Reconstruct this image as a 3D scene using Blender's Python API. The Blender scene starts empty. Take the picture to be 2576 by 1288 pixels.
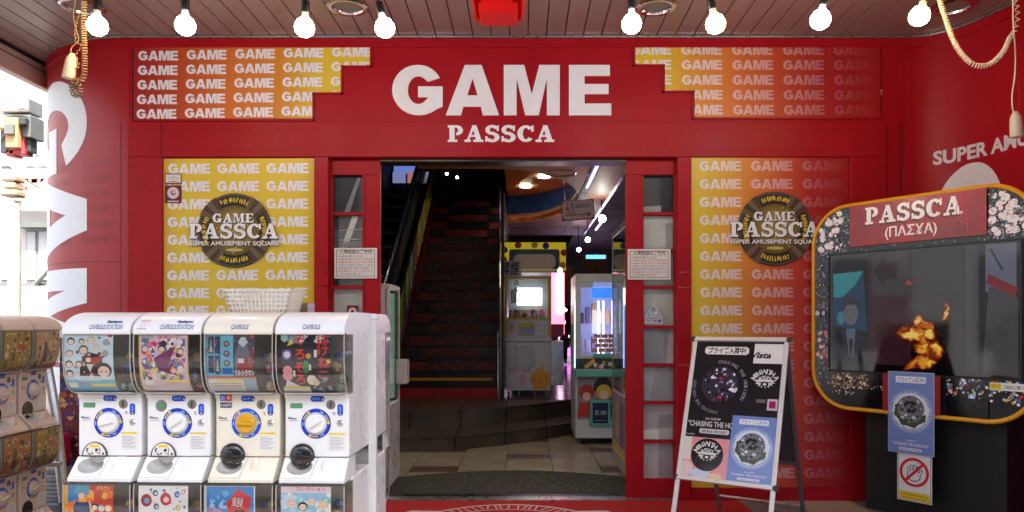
import bpy, bmesh, math, random
from mathutils import Vector, Matrix
from mathutils.geometry import tessellate_polygon
R = math.radians
random.seed(7)
scn = bpy.context.scene
COL = scn.collection

# ------------------------------------------------------------------ camera, sky, sun, exposure
F = 1850.0; U0 = 1313.0; V0 = 820.0; EYE = 1.4; FY = 5.87      # picture units: 2576 x 1288
cam_d = bpy.data.cameras.new('camera'); cam = bpy.data.objects.new('camera', cam_d); COL.objects.link(cam)
cam_d.sensor_width = 36; cam_d.lens = 36 * F / 2576
cam_d.shift_x = -(U0 - 1288) / 2576; cam_d.shift_y = (V0 - 644) / 2576
cam_d.clip_start = 0.05; cam_d.clip_end = 500
cam.location = (0, 0, EYE); cam.rotation_euler = (R(90), 0, 0)
scn.camera = cam
w = bpy.data.worlds.new('World'); scn.world = w; w.use_nodes = True
nt = w.node_tree; bg = nt.nodes['Background']
sky = nt.nodes.new('ShaderNodeTexSky'); sky.sky_type = 'NISHITA'; sky.sun_disc = False
SUN_EL, SUN_AZ = 62, 152            # azimuth clockwise from +Y, where the sun stands
sky.sun_elevation = R(SUN_EL); sky.sun_rotation = R(SUN_AZ)
sky.air_density = 1.2; sky.dust_density = 3.0
nt.links.new(sky.outputs[0], bg.inputs[0]); bg.inputs[1].default_value = 0.15
sd = bpy.data.lights.new('sun', 'SUN'); sd.energy = 4.2; sd.angle = R(0.6); sd.color = (1, .975, .94)
sun = bpy.data.objects.new('sun', sd); COL.objects.link(sun)
dirv = Vector((math.sin(R(SUN_AZ)) * math.cos(R(SUN_EL)), math.cos(R(SUN_AZ)) * math.cos(R(SUN_EL)), math.sin(R(SUN_EL))))
sun.rotation_euler = dirv.to_track_quat('Z', 'Y').to_euler(); sun.location = (-6, -8, 20)
scn.view_settings.view_transform = 'Standard'; scn.view_settings.look = 'None'
scn.view_settings.exposure = 1.88; scn.view_settings.gamma = 1; scn.view_settings.use_curve_mapping = False
scn.render.engine = 'CYCLES'
scn.cycles.use_denoising = True
scn.cycles.max_bounces = 8; scn.cycles.transparent_max_bounces = 24; scn.cycles.sample_clamp_indirect = 6
scn.cycles.caustics_reflective = False; scn.cycles.caustics_refractive = False

# ------------------------------------------------------------------ helpers
def lin(c):
    return tuple(((x / 255) / 12.92 if x / 255 <= .04045 else ((x / 255 + .055) / 1.055) ** 2.4) for x in c)
def P(u, v, Y): return Vector(((u - U0) * Y / F, Y, EYE - (v - V0) * Y / F))
def FX(u): return (u - U0) * FY / F
def FZ(v): return EYE - (v - V0) * FY / F
MATS = {}
def mat(name, col=(200, 200, 200), rough=.5, metal=0, emit=None, es=1, var=.06, vs=6, bump=0, bs=60, coat=0, trans=0, alpha=1, ior=1.45, attr=False, dirt=0, spec=.5):
    if name in MATS: return MATS[name]
    m = bpy.data.materials.new(name); m.use_nodes = True; MATS[name] = m
    n = m.node_tree.nodes; l = m.node_tree.links; b = n['Principled BSDF']
    c = lin(col)
    b.inputs['Roughness'].default_value = rough; b.inputs['Metallic'].default_value = metal
    b.inputs['Coat Weight'].default_value = coat; b.inputs['Coat Roughness'].default_value = .30 if 'vinyl' in name else .08
    b.inputs['Transmission Weight'].default_value = trans; b.inputs['IOR'].default_value = ior
    b.inputs['Alpha'].default_value = alpha; b.inputs['Specular IOR Level'].default_value = spec
    b.inputs['Base Color'].default_value = (*c, 1)
    tc = n.new('ShaderNodeTexCoord')
    src = None
    if attr:
        at = n.new('ShaderNodeAttribute'); at.attribute_name = 'Col'; src = at.outputs['Color']
    if (var or attr) and trans == 0:
        nz = n.new('ShaderNodeTexNoise'); nz.inputs['Scale'].default_value = vs; nz.inputs['Detail'].default_value = 5
        l.new(tc.outputs['Object'], nz.inputs['Vector'])
        mr = n.new('ShaderNodeMapRange'); mr.inputs[1].default_value = .3; mr.inputs[2].default_value = .7
        mr.inputs[3].default_value = 1 - var; mr.inputs[4].default_value = 1 + var
        l.new(nz.outputs[0], mr.inputs[0])
        mx = n.new('ShaderNodeVectorMath'); mx.operation = 'SCALE'
        if src: l.new(src, mx.inputs[0])
        else: mx.inputs[0].default_value = c
        l.new(mr.outputs[0], mx.inputs['Scale']); src = mx.outputs[0]
        if dirt:
            n2 = n.new('ShaderNodeTexNoise'); n2.inputs['Scale'].default_value = vs * 5; n2.inputs['Detail'].default_value = 8; n2.inputs['Roughness'].default_value = .7
            l.new(tc.outputs['Object'], n2.inputs['Vector'])
            m2 = n.new('ShaderNodeMapRange'); m2.inputs[1].default_value = .56; m2.inputs[2].default_value = .72; m2.inputs[3].default_value = 0; m2.inputs[4].default_value = dirt
            l.new(n2.outputs[0], m2.inputs[0])
            md = n.new('ShaderNodeMixRGB'); md.inputs[2].default_value = (*[x * .45 for x in c], 1)
            l.new(m2.outputs[0], md.inputs[0]); l.new(src, md.inputs[1]); src = md.outputs[0]
        l.new(src, b.inputs['Base Color'])
        rr = n.new('ShaderNodeMapRange'); rr.inputs[1].default_value = .3; rr.inputs[2].default_value = .7
        rr.inputs[3].default_value = max(.02, rough - .06); rr.inputs[4].default_value = min(1, rough + .08)
        l.new(nz.outputs[0], rr.inputs[0]); l.new(rr.outputs[0], b.inputs['Roughness'])
    if bump:
        nb = n.new('ShaderNodeTexNoise'); nb.inputs['Scale'].default_value = bs; nb.inputs['Detail'].default_value = 4
        l.new(tc.outputs['Object'], nb.inputs['Vector'])
        bp = n.new('ShaderNodeBump'); bp.inputs['Strength'].default_value = bump; bp.inputs['Distance'].default_value = .01
        l.new(nb.outputs[0], bp.inputs['Height']); l.new(bp.outputs[0], b.inputs['Normal'])
    if emit:
        b.inputs['Emission Color'].default_value = (*lin(emit), 1); b.inputs['Emission Strength'].default_value = es
    if attr == 'emit':
        l.new(at.outputs['Color'], b.inputs['Emission Color']); b.inputs['Emission Strength'].default_value = es
        b.inputs['Base Color'].default_value = (.01, .01, .01, 1)
        for k in list(b.inputs['Base Color'].links): l.remove(k)
    return m
def glass(name, col=(255, 255, 255), tint=.1, rough=.03, mixf=None):
    """thin clear sheet: mostly see-through, with a fresnel reflection"""
    if name in MATS: return MATS[name]
    m = bpy.data.materials.new(name); m.use_nodes = True; MATS[name] = m
    n = m.node_tree.nodes; l = m.node_tree.links; n.remove(n['Principled BSDF'])
    out = n['Material Output']; tr = n.new('ShaderNodeBsdfTransparent'); gl = n.new('ShaderNodeBsdfGlossy')
    tr.inputs[0].default_value = (*[x * (1 - tint) for x in lin(col)], 1); gl.inputs['Roughness'].default_value = rough
    mx = n.new('ShaderNodeMixShader'); fr = n.new('ShaderNodeLayerWeight'); fr.inputs[0].default_value = .5
    pw = n.new('ShaderNodeMath'); pw.operation = 'POWER'; pw.inputs[1].default_value = 3.5; l.new(fr.outputs['Facing'], pw.inputs[0])
    ad = n.new('ShaderNodeMath'); ad.operation = 'MULTIPLY_ADD'; ad.inputs[1].default_value = .7; ad.inputs[2].default_value = .04 + (mixf or 0)
    l.new(pw.outputs[0], ad.inputs[0]); l.new(ad.outputs[0], mx.inputs[0])
    l.new(tr.outputs[0], mx.inputs[1]); l.new(gl.outputs[0], mx.inputs[2]); l.new(mx.outputs[0], out.inputs[0])
    return m

def rootloc(p):
    v = Vector((0, 0, 0))
    while p is not None: v += p.location; p = p.parent
    return v
def tag(o, label=None, cat=None, group=None, kind=None):
    if label: o['label'] = label
    if cat: o['category'] = cat
    if group: o['group'] = group
    if kind: o['kind'] = kind
    return o
def empty(name, loc, label, cat, group=None, rz=0):
    o = bpy.data.objects.new(name, None); COL.objects.link(o); o.location = loc; o.rotation_euler = (0, 0, rz)
    o.empty_display_size = .1
    return tag(o, label, cat, group)
def copy_tree(o, parent=None):
    c = o.copy(); COL.objects.link(c); c.parent = parent
    for ch in list(o.children): copy_tree(ch, c)
    return c
class MB:
    def __init__(s): s.v = []; s.f = []
    def add(s, vs, fs, M=None):
        k = len(s.v); s.v += [tuple(M @ Vector(v)) if M else tuple(v) for v in vs]; s.f += [tuple(i + k for i in f) for f in fs]; return s
    def box(s, a, b, bev=0, M=None, seg=1):
        x0, y0, z0 = a; x1, y1, z1 = b
        x0, x1 = min(x0, x1), max(x0, x1); y0, y1 = min(y0, y1), max(y0, y1); z0, z1 = min(z0, z1), max(z0, z1)
        vs = [(x0, y0, z0), (x1, y0, z0), (x1, y1, z0), (x0, y1, z0), (x0, y0, z1), (x1, y0, z1), (x1, y1, z1), (x0, y1, z1)]
        fs = [(0, 3, 2, 1), (4, 5, 6, 7), (0, 1, 5, 4), (1, 2, 6, 5), (2, 3, 7, 6), (3, 0, 4, 7)]
        if not bev: return s.add(vs, fs, M)
        bm = bmesh.new(); q = [bm.verts.new(v) for v in vs]
        for f in fs: bm.faces.new([q[i] for i in f])
        bmesh.ops.bevel(bm, geom=bm.edges[:], offset=bev, segments=seg, affect='EDGES', profile=.5)
        bm.verts.index_update(); s.add([v.co[:] for v in bm.verts], [[v.index for v in f.verts] for f in bm.faces], M); bm.free(); return s
    def tube(s, pts, r, n=8, cap=True):
        pts = [Vector(p) for p in pts]; k = len(s.v); m = len(pts); up = None
        for i, p in enumerate(pts):
            d = (pts[min(i + 1, m - 1)] - pts[max(i - 1, 0)]).normalized()
            if up is None: up = d.orthogonal().normalized()
            a = (up - d * up.dot(d)).normalized(); up = a; b = d.cross(a)
            rr = r[i] if isinstance(r, (list, tuple)) else r
            for j in range(n):
                t = 2 * math.pi * j / n; s.v.append(tuple(p + a * rr * math.cos(t) + b * rr * math.sin(t)))
        for i in range(m - 1):
            for j in range(n):
                s.f.append((k + i * n + j, k + i * n + (j + 1) % n, k + (i + 1) * n + (j + 1) % n, k + (i + 1) * n + j))
        if cap: s.f.append(tuple(k + j for j in range(n))[::-1]); s.f.append(tuple(k + (m - 1) * n + j for j in range(n)))
        return s
    def lathe(s, prof, c=(0, 0, 0), axis='z', n=24, M=None):
        k = []; vs = []; fs = []
        for r, h in prof:
            for j in range(n):
                t = 2 * math.pi * j / n; x, y = r * math.cos(t), r * math.sin(t)
                v = {'z': (x, y, h), 'y': (x, h, y), 'x': (h, x, y)}[axis]
                vs.append((v[0] + c[0], v[1] + c[1], v[2] + c[2]))
        for i in range(len(prof) - 1):
            for j in range(n): fs.append((i * n + j, i * n + (j + 1) % n, (i + 1) * n + (j + 1) % n, (i + 1) * n + j))
        return s.add(vs, fs, M)
    def prism(s, poly, y0, y1, M=None, axis='y'):
        """2D polygon (x,z) pushed from y0 to y1 (axis y) or (y,z) pushed along x"""
        n = len(poly)
        if axis == 'y': vs = [(p[0], y0, p[1]) for p in poly] + [(p[0], y1, p[1]) for p in poly]
        elif axis == 'x': vs = [(y0, p[0], p[1]) for p in poly] + [(y1, p[0], p[1]) for p in poly]
        else: vs = [(p[0], p[1], y0) for p in poly] + [(p[0], p[1], y1) for p in poly]
        tri = tessellate_polygon([[Vector((p[0], p[1], 0)) for p in poly]])
        fs = [tuple(t) for t in tri] + [tuple(i + n for i in t)[::-1] for t in tri] + [(i, i + n, (i + 1) % n + n, (i + 1) % n) for i in range(n)]
        return s.add(vs, fs, M)
    def build(s, name, m, parent=None, world=False, smooth=28):
        me = bpy.data.meshes.new(name); off = rootloc(parent) if world else Vector((0, 0, 0))
        me.from_pydata([(v[0] - off.x, v[1] - off.y, v[2] - off.z) for v in s.v], [], s.f)
        bm = bmesh.new(); bm.from_mesh(me); bmesh.ops.recalc_face_normals(bm, faces=bm.faces); bm.to_mesh(me); bm.free()
        me.materials.append(m)
        if smooth:
            me.polygons.foreach_set('use_smooth', [True] * len(me.polygons)); me.set_sharp_from_angle(angle=R(smooth))
        else: me.polygons.foreach_set('use_smooth', [False] * len(me.polygons))
        me.update(); o = bpy.data.objects.new(name, me); COL.objects.link(o); o.parent = parent
        return o

# ---- lettering
_T = {}
def text_tris(s, bold=0.0):
    k = (s, bold)
    if k in _T: return _T[k]
    c = bpy.data.curves.new('t', 'FONT'); c.body = s; c.offset = bold; c.resolution_u = 3; c.fill_mode = 'FRONT'
    o = bpy.data.objects.new('t', c); COL.objects.link(o); bpy.context.view_layer.update()
    me = o.evaluated_get(bpy.context.evaluated_depsgraph_get()).to_mesh()
    vs = [(v.co.x, v.co.y) for v in me.vertices]; fs = [tuple(p.vertices) for p in me.polygons]
    o.evaluated_get(bpy.context.evaluated_depsgraph_get()).to_mesh_clear()
    bpy.data.objects.remove(o); bpy.data.curves.remove(c)
    if not vs: vs = [(0, 0), (.1, 0), (0, .1)]; fs = []
    _T[k] = (vs, fs); return _T[k]
def arc(cx, cy, rx, ry, a0, a1, n=14):
    return [(cx + rx * math.cos(R(a0 + (a1 - a0) * i / n)), cy + ry * math.sin(R(a0 + (a1 - a0) * i / n))) for i in range(n + 1)]
HEAVY = {   # outer outline, holes, width
 'G': ([(.71, .666)] + arc(.52, .5, .21, .275, 50, 305, 22) + [(.72, .358), (.513, .358), (.513, .574), (1, .574), (1, .175)] + arc(.53, .5, .53, .5, 310, 207, 8)[:] + arc(.5, .5, .5, .5, 200, 88, 12) + arc(.53, .5, .47, .5, 80, 29, 6), [], 1.0),
 'A': ([(0, 0), (.39, 1), (.734, 1), (1.092, 0), (.758, 0), (.717, .171), (.36, .171), (.31, 0)], [[(.44, .397), (.65, .397), (.549, .734)]], 1.092),
 'M': ([(0, 0), (0, 1), (.42, 1), (.575, .42), (.73, 1), (1.15, 1), (1.15, 0), (.885, 0), (.885, .73), (.72, 0), (.44, 0), (.265, .73), (.265, 0)], [], 1.15),
 'E': ([(0, 0), (0, 1), (.837, 1), (.837, .783), (.32, .783), (.32, .622), (.81, .622), (.81, .422), (.32, .422), (.32, .235), (.864, .235), (.864, 0)], [], .87),
}
def strip(cx, cy, r0x, r0y, r1x, r1y, a0, a1, n=16):
    return arc(cx, cy, r1x, r1y, a0, a1, n) + arc(cx, cy, r0x, r0y, a1, a0, n)
SLAB = {   # list of overlapping pieces, width
 'P': ([[(0, 0), (.55, 0), (.55, .14), (0, .14)], [(.1, .1), (.4, .1), (.4, .9), (.1, .9)], [(0, .86), (.55, .86), (.55, 1), (0, 1)], strip(.5, .7, .1, .14, .38, .3, -92, 92)], .9),
 'A': ([[(0, 0), (.36, 0), (.36, .14), (0, .14)], [(.5, 0), (1.08, 0), (1.08, .14), (.5, .14)], [(.42, 1), (.68, 1), (.98, .1), (.66, .1)], [(.46, 1), (.56, .86), (.26, .1), (.12, .1)], [(.26, .3), (.72, .3), (.72, .42), (.28, .42)]], 1.1),
 'S': ([strip(.42, .72, .14, .13, .4, .3, 20, 250), strip(.42, .28, .14, .13, .42, .3, -160, 90), [(.2, .62), (.3, .44), (.62, .38), (.56, .6)], [(.66, .66), (.8, .66), (.8, 1), (.7, .98)], [(.02, .34), (.16, .34), (.14, .04), (.02, 0)]], .86),
 'C': ([strip(.5, .5, .18, .34, .5, .5, 40, 320, 22), [(.78, .62), (.94, .62), (.94, .98), (.82, .98)]], .98),
 'G': ([strip(.5, .5, .18, .34, .5, .5, 40, 330, 22), [(.78, .62), (.94, .62), (.94, .98), (.82, .98)], [(.5, .34), (1.06, .34), (1.06, .46), (.5, .46)], [(.7, .04), (.96, .04), (.96, .4), (.7, .4)]], 1.08),
 'M': ([[(0, 0), (.34, 0), (.34, .13), (0, .13)], [(.78, 0), (1.3, 0), (1.3, .13), (.78, .13)], [(.12, .1), (.22, .1), (.22, .95), (.12, .95)], [(.9, .1), (1.18, .1), (1.18, .95), (.9, .95)], [(0, .87), (.42, .87), (.42, 1), (0, 1)], [(.88, .87), (1.3, .87), (1.3, 1), (.88, 1)], [(.14, 1), (.44, 1), (.7, .1), (.58, 0)], [(.98, 1), (.88, 1), (.56, .02), (.66, .02)]], 1.32),
 'E': ([[(0, 0), (.9, 0), (.9, .13), (0, .13)], [(.1, .1), (.4, .1), (.4, .9), (.1, .9)], [(0, .87), (.86, .87), (.86, 1), (0, 1)], [(.3, .44), (.66, .44), (.66, .56), (.3, .56)], [(.76, .7), (.88, .7), (.88, .95), (.76, .95)], [(.78, .05), (.92, .05), (.92, .32), (.8, .3)]], .96),
}
def plane(o, xd, yd=(0, 0, 1)):
    o = Vector(o); xd = Vector(xd).normalized(); yd = Vector(yd).normalized(); n = xd.cross(yd).normalized()
    return lambda x, y, h: o + xd * x + yd * y + n * h
class Paint:
    """flat print: coloured polygons laid over one another on a surface"""
    def __init__(s, frame, h0=.0008, dh=.00004): s.fr = frame; s.h = h0; s.dh = dh; s.v = []; s.f = []; s.c = []; s.cut = None
    def tri(s, pts, fs, col):
        if s.cut:
            bm = bmesh.new(); q = [bm.verts.new((p[0], p[1], 0)) for p in pts]
            for f in fs:
                try: bm.faces.new([q[i] for i in f])
                except ValueError: pass
            xs = [p[0] for p in pts]; x = min(xs) + s.cut
            while x < max(xs):
                bmesh.ops.bisect_plane(bm, geom=bm.verts[:] + bm.edges[:] + bm.faces[:], plane_co=(x, 0, 0), plane_no=(1, 0, 0)); x += s.cut
            bm.verts.index_update(); pts = [(v.co.x, v.co.y) for v in bm.verts]; fs = [[v.index for v in f.verts] for f in bm.faces]; bm.free()
        k = len(s.v); s.v += [tuple(s.fr(p[0], p[1], s.h)) for p in pts]
        c = lin(col)
        for f in fs: s.f.append(tuple(i + k for i in f)); s.c.append(c)
    def poly(s, pts, col, holes=(), step=True):
        loops = [[Vector((p[0], p[1], 0)) for p in pts]] + [[Vector((p[0], p[1], 0)) for p in h] for h in holes]
        fs = [tuple(t) for t in tessellate_polygon(loops)]
        s.tri(list(pts) + [p for h in holes for p in h], fs, col)
        if step: s.h += s.dh
        return s
    def rect(s, x0, y0, x1, y1, col, rot=0):
        cx, cy = (x0 + x1) / 2, (y0 + y1) / 2; a = R(rot)
        pts = [(x0, y0), (x1, y0), (x1, y1), (x0, y1)]
        if rot: pts = [(cx + (x - cx) * math.cos(a) - (y - cy) * math.sin(a), cy + (x - cx) * math.sin(a) + (y - cy) * math.cos(a)) for x, y in pts]
        return s.poly(pts, col)
    def rrect(s, x0, y0, x1, y1, r, col):
        return s.poly(arc(x1 - r, y1 - r, r, r, 0, 90, 5) + arc(x0 + r, y1 - r, r, r, 90, 180, 5) + arc(x0 + r, y0 + r, r, r, 180, 270, 5) + arc(x1 - r, y0 + r, r, r, 270, 360, 5), col)
    def circ(s, cx, cy, r, col, ry=None, n=20): return s.poly(arc(cx, cy, r, ry or r, 0, 360, n)[:-1], col)
    def ring(s, cx, cy, r0, r1, col, a0=0, a1=360, n=32):
        for i in range(n):
            b0 = a0 + (a1 - a0) * i / n; b1 = a0 + (a1 - a0) * (i + 1) / n
            s.tri([(cx + q * math.cos(R(b)), cy + q * math.sin(R(b))) for q, b in ((r0, b0), (r1, b0), (r1, b1), (r0, b1))], [(0, 1, 2, 3)], col)
        s.h += s.dh; return s
    def line(s, p, q, wd, col):
        d = Vector((q[0] - p[0], q[1] - p[1])); n = Vector((-d.y, d.x)).normalized() * wd / 2
        return s.poly([(p[0] + n.x, p[1] + n.y), (q[0] + n.x, q[1] + n.y), (q[0] - n.x, q[1] - n.y), (p[0] - n.x, p[1] - n.y)], col)
    def text(s, t, x, y, h, col, w=None, bold=.02, al='l', rot=0, shear=0):
        vs, fs = text_tris(t, bold); x0 = min(v[0] for v in vs); x1 = max(v[0] for v in vs)
        sc = h / .72; sx = sc if w is None else w / max(1e-6, x1 - x0); wd = (x1 - x0) * sx
        ox = {'l': 0, 'c': -wd / 2, 'r': -wd}[al]; ca, sa = math.cos(R(rot)), math.sin(R(rot)); pts = []
        for a, b in vs:
            px = (a - x0) * sx + ox; py = b * sc; px += shear * py
            pts.append((x + px * ca - py * sa, y + px * sa + py * ca))
        s.tri(pts, fs, col); s.h += s.dh; return s
    def textfit(s, t, x0, y0, x1, y1, col, bold=.02): return s.text(t, x0, y0 + .08 * (y1 - y0), (y1 - y0) * .85, col, w=x1 - x0, bold=bold)
    def heavy(s, t, x, y, h, col, sx=1, gap=.04, clip=None, T=None):
        for ch in t:
            if ch == ' ': x += .5 * h * sx; continue
            o, hs, wd = HEAVY[ch]
            f = lambda p: (x + p[0] * h * sx, y + p[1] * h)
            po = [f(p) for p in o]; ho = [[f(p) for p in q] for q in hs]
            if T: po = [T(p) for p in po]; ho = [[T(p) for p in q] for q in ho]
            s.poly(po, col, ho, step=False); x += (wd + gap) * h * sx
        s.h += s.dh; return x
    def slab(s, t, x0, y, x1, h, col, gap=.06):
        tot = sum(SLAB[c][1] + gap for c in t) - gap; sx = (x1 - x0) / tot; x = x0
        for ch in t:
            ps, wd = SLAB[ch]; hh = s.h
            for p in ps: s.poly([(x + a * sx, y + b * h) for a, b in p], col); s.h = s.h - s.dh + s.dh / 6
            x += (wd + gap) * sx; s.h = hh
        s.h += s.dh * 2; return s
    def build(s, name, parent=None, m=None, world=False):
        me = bpy.data.meshes.new(name); off = rootloc(parent) if world else Vector((0, 0, 0))
        me.from_pydata([(v[0] - off.x, v[1] - off.y, v[2] - off.z) for v in s.v], [], s.f)
        ca = me.color_attributes.new('Col', 'FLOAT_COLOR', 'CORNER')
        if len(me.polygons) == len(s.c):
            dat = []
            for p, c in zip(me.polygons, s.c): dat += [*c, 1] * p.loop_total
            ca.data.foreach_set('color', dat)
        me.materials.append(m or INK); me.polygons.foreach_set('use_smooth', [False] * len(me.polygons)); me.update()
        o = bpy.data.objects.new(name, me); COL.objects.link(o); o.parent = parent
        return o
INK = mat('print_ink', attr=True, rough=.45, var=.04, vs=30)
INKG = mat('glossy_print', attr=True, rough=.12, var=.03, vs=30)
SCR = mat('screen_light', attr='emit', es=.2, rough=.05)

# ------------------------------------------------------------------ materials
RED = mat('red_panel', (164, 14, 30), spec=.3, rough=.42, var=.06, vs=2.2, bump=.012, bs=25, dirt=.06)
RED2 = mat('red_door_paint', (164, 15, 30), spec=.3, rough=.42, var=.08, vs=5, bump=.05, bs=40, dirt=.25)
DARKGAP = mat('dark_gap', (14, 11, 11), rough=.8)
BLACK = mat('black_paint', (14, 13, 14), rough=.45, var=.2, vs=8)
BLACKW = mat('interior_black', (10, 9, 9), rough=.7, var=.3, vs=3)
ALU = mat('aluminium', (196, 196, 198), rough=.3, metal=.9, var=.06, vs=20)
CHROME = mat('chrome', (205, 205, 205), rough=.12, metal=1, var=.05)
WHITEP = mat('white_plastic', (238, 238, 238), rough=.3, var=.02, vs=9, coat=.2, dirt=.03)
CREAMP = mat('cream_plastic', (236, 230, 212), rough=.33, var=.05, vs=9, coat=.2, dirt=.05)
SHADEP = mat('shaded_plastic', (216, 200, 188), rough=.38, var=.06, vs=9, dirt=.15)  # beige tone puts the left rack's shade into the shell colour
GREYP = mat('grey_plastic', (150, 148, 146), rough=.4, var=.06)
PAPER = mat('paper', (232, 232, 230), rough=.55, var=.02)
ACRYL = glass('clear_drum', (246, 244, 240), .03, .08, .05)
GLASS = glass('window_glass', (250, 252, 252), .02, .02, .02)

# ------------------------------------------------------------------ wall line: rounded corner, flat front, hollow curve
XL, RC = -3.135, 1.2
RP = [(3.05, 5.87), (3.17, 5.86), (3.28, 5.80), (3.365, 5.70), (3.425, 5.58), (3.475, 5.43), (3.515, 5.27), (3.54, 5.1), (3.55, 4.9), (3.555, 4.4), (3.56, 2.2)]
def wall(s):
    """s = X on the flat front; beyond its ends the distance runs on round the curves. returns (x, y, nx, ny)"""
    if s < XL:
        a = (XL - s) / RC
        return XL - RC * math.sin(a), FY + RC - RC * math.cos(a), -math.sin(a), -math.cos(a)
    if s <= RP[0][0]: return s, FY, 0, -1
    d = s - RP[0][0]
    for i in range(len(RP) - 1):
        a, b = RP[i], RP[i + 1]; L = math.hypot(b[0] - a[0], b[1] - a[1])
        if d <= L or i == len(RP) - 2:
            t = d / L; dx, dy = (b[0] - a[0]) / L, (b[1] - a[1]) / L
            return a[0] + dx * d, a[1] + dy * d, dy, -dx
        d -= L
def wallframe(x, y, h):
    a = wall(x); return Vector((a[0] + a[2] * h, a[1] + a[3] * h, y))
def wallsheet(s0, s1, z0, z1, h0, h1, step=.06):
    """a slab that follows the wall line, from depth h0 to h1 in front of it"""
    m = MB(); n = max(1, int((s1 - s0) / step)); k = []
    for i in range(n + 1):
        s_ = s0 + (s1 - s0) * i / n
        for h in (h0, h1):
            for z in (z0, z1): m.v.append(tuple(wallframe(s_, z, h)))
    for i in range(n):
        a = i * 4; b = a + 4
        m.f += [(a, a + 1, b + 1, b), (a + 2, b + 2, b + 3, a + 3), (a, b, b + 2, a + 2), (a + 1, a + 3, b + 3, b + 1)]
    m.f += [(0, 2, 3, 1), (n * 4, n * 4 + 1, n * 4 + 3, n * 4 + 2)]
    return m
CZ = 3.715       # ceiling height
def gbox(m, u0, v0, u1, v1, h0, h1, bev=0):
    """box on the facade from picture-like front coordinates; h = metres in front of the wall plane"""
    return m.box((FX(u0), FY - h1, FZ(v1)), (FX(u1), FY - h0, FZ(v0)), bev)

# ------------------------------------------------------------------ SETTING: ground, street, ceiling
g = MB(); g.add([(-120, -80, -.004), (120, -80, -.004), (120, 120, -.004), (-120, 120, -.004)], [(0, 1, 2, 3)])
tag(g.build('ground', mat('asphalt', (96, 92, 88), rough=.85, var=.15, vs=3, bump=.3, bs=90)), kind='structure')
g = MB(); pav = mat('paving', (112, 104, 98), rough=.7, var=.12, vs=4, bump=.15, bs=60)
PV = MB().box((-5.5, -.5, -.003), (3.6, FY + .02, 0.0)).build('pavement', DARKGAP); tag(PV, kind='structure')
me = None
for i in range(21):
    for j in range(11):
        x = -5.4 + i * .43; y = .9 + j * .45
        if me is None:
            o = MB().box((0, 0, .001), (.42, .44, .008), .002, seg=1).build('paving_stone', pav, PV); me = o.data
        else:
            o = bpy.data.objects.new('paving_stone', me); COL.objects.link(o); o.parent = PV
        o.location = (x, y, 0)

# ceiling of planks
CE = MB().box((-4.26, 1.2, CZ + .03), (9, 7.4, CZ + .05)).build('ceiling', DARKGAP); tag(CE, kind='structure')
PLK = mat('ceiling_plank', (144, 118, 114), rough=.34, var=.06, vs=4, bump=.03, bs=30)
x = -4.2; pitch = .1465
while x < 9.0:
    y1 = 7.2 if x < -3.0 else FY + .01
    MB().box((x + .004, 1.25, CZ), (x + pitch - .004, y1, CZ + .018), .0025, seg=1).build('plank', PLK, CE)
    x += pitch
# drop beam on the open left edge
PB = mat('pale_beam', (196, 166, 156), rough=.4, var=.05)
BM_ = MB().box((-4.30, 1.2, CZ - .21), (-4.225, 8.6, CZ + .16), .006).build('fascia_beam', PB)
tag(BM_, 'pale pink metal beam along the open left edge of the ceiling', 'beam')
MB().box((-4.224, 1.2, CZ - .075), (-4.2215, 8.6, CZ - .068)).build('joint', DARKGAP, BM_)
MB().box((-4.2245, 1.2, CZ - .02), (-4.2, 8.6, CZ - .002)).build('shadow_gap', DARKGAP, BM_)

# ------------------------------------------------------------------ STOREFRONT
SF = empty('storefront', (0, FY, 0), 'red game centre shopfront with rounded left corner and wide open entrance', 'storefront')
DL, DR, TOP = FX(828), FX(1702), FZ(397)      # recess with door and side windows
def sheet(name, s0, s1, z0, z1, h0=-.12, h1=0., m=RED): return wallsheet(s0, s1, z0, z1, h0, h1).build(name, m, SF, world=True)
sheet('rounded_corner', XL - 3.0, XL - .002, 0, CZ - .02, m=mat('red_vinyl', (166, 14, 32), rough=.34, var=.05, vs=2, coat=.15, spec=.5))
sheet('wall_panel', XL, FX(828), 0, FZ(397.5))
sheet('wall_panel', FX(1702), 3.05, 0, FZ(397.5))
sheet('wall_panel', XL, 3.05, FZ(397), CZ - .02)
sheet('curved_wall', 3.052, 6.2, 0, CZ - .02)
# top trims
wallsheet(XL - 3, 6.2, CZ - .02, CZ - .006, -.1, .022).build('ceiling_trim', ALU, SF, world=True)
wallsheet(XL - 3, 6.2, CZ - .095, CZ - .022, -.1, .012).build('top_band', RED, SF, world=True)
# proud portal frame
GAPM = DARKGAP
for (u0, v0, u1, v1) in ((325, 309, 2226, 396), (325, 396.5, 411, 1262), (2136, 396.5, 2226, 1262)):
    m = MB(); gbox(m, u0, v0, u1, v1, 0, .022, .003); m.build('portal_panel', RED, SF, world=True)
for (u0, v0, u1, v1) in ((793, 396.6, 827, 720), (793, 721, 827, 1262), (1703, 396.6, 1737, 723), (1703, 724, 1737, 918), (1703, 919, 1737, 1262)):
    m = MB(); gbox(m, u0, v0, u1, v1, 0, .024, .003); m.build('pier_panel', RED2, SF, world=True)
m = MB(); gbox(m, 1738, 1228, 2135, 1262, 0, .02, .003); m.build('plinth', RED2, SF, world=True)
# joints (thin dark gaps, set on top of the panels)
for (u, v0, v1, h) in ((333.5, 122, 306, .003), (409.5, 310, 397, .0235), (2217, 106, 298, .003)):
    m = MB(); gbox(m, u - .8, v0, u + .8, v1, h - .002, h); m.build('joint', GAPM, SF, world=True)
m = MB(); gbox(m, 2214.5, 225, 2219, 240, .003, .006); m.build('clip', ALU, SF, world=True)
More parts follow.
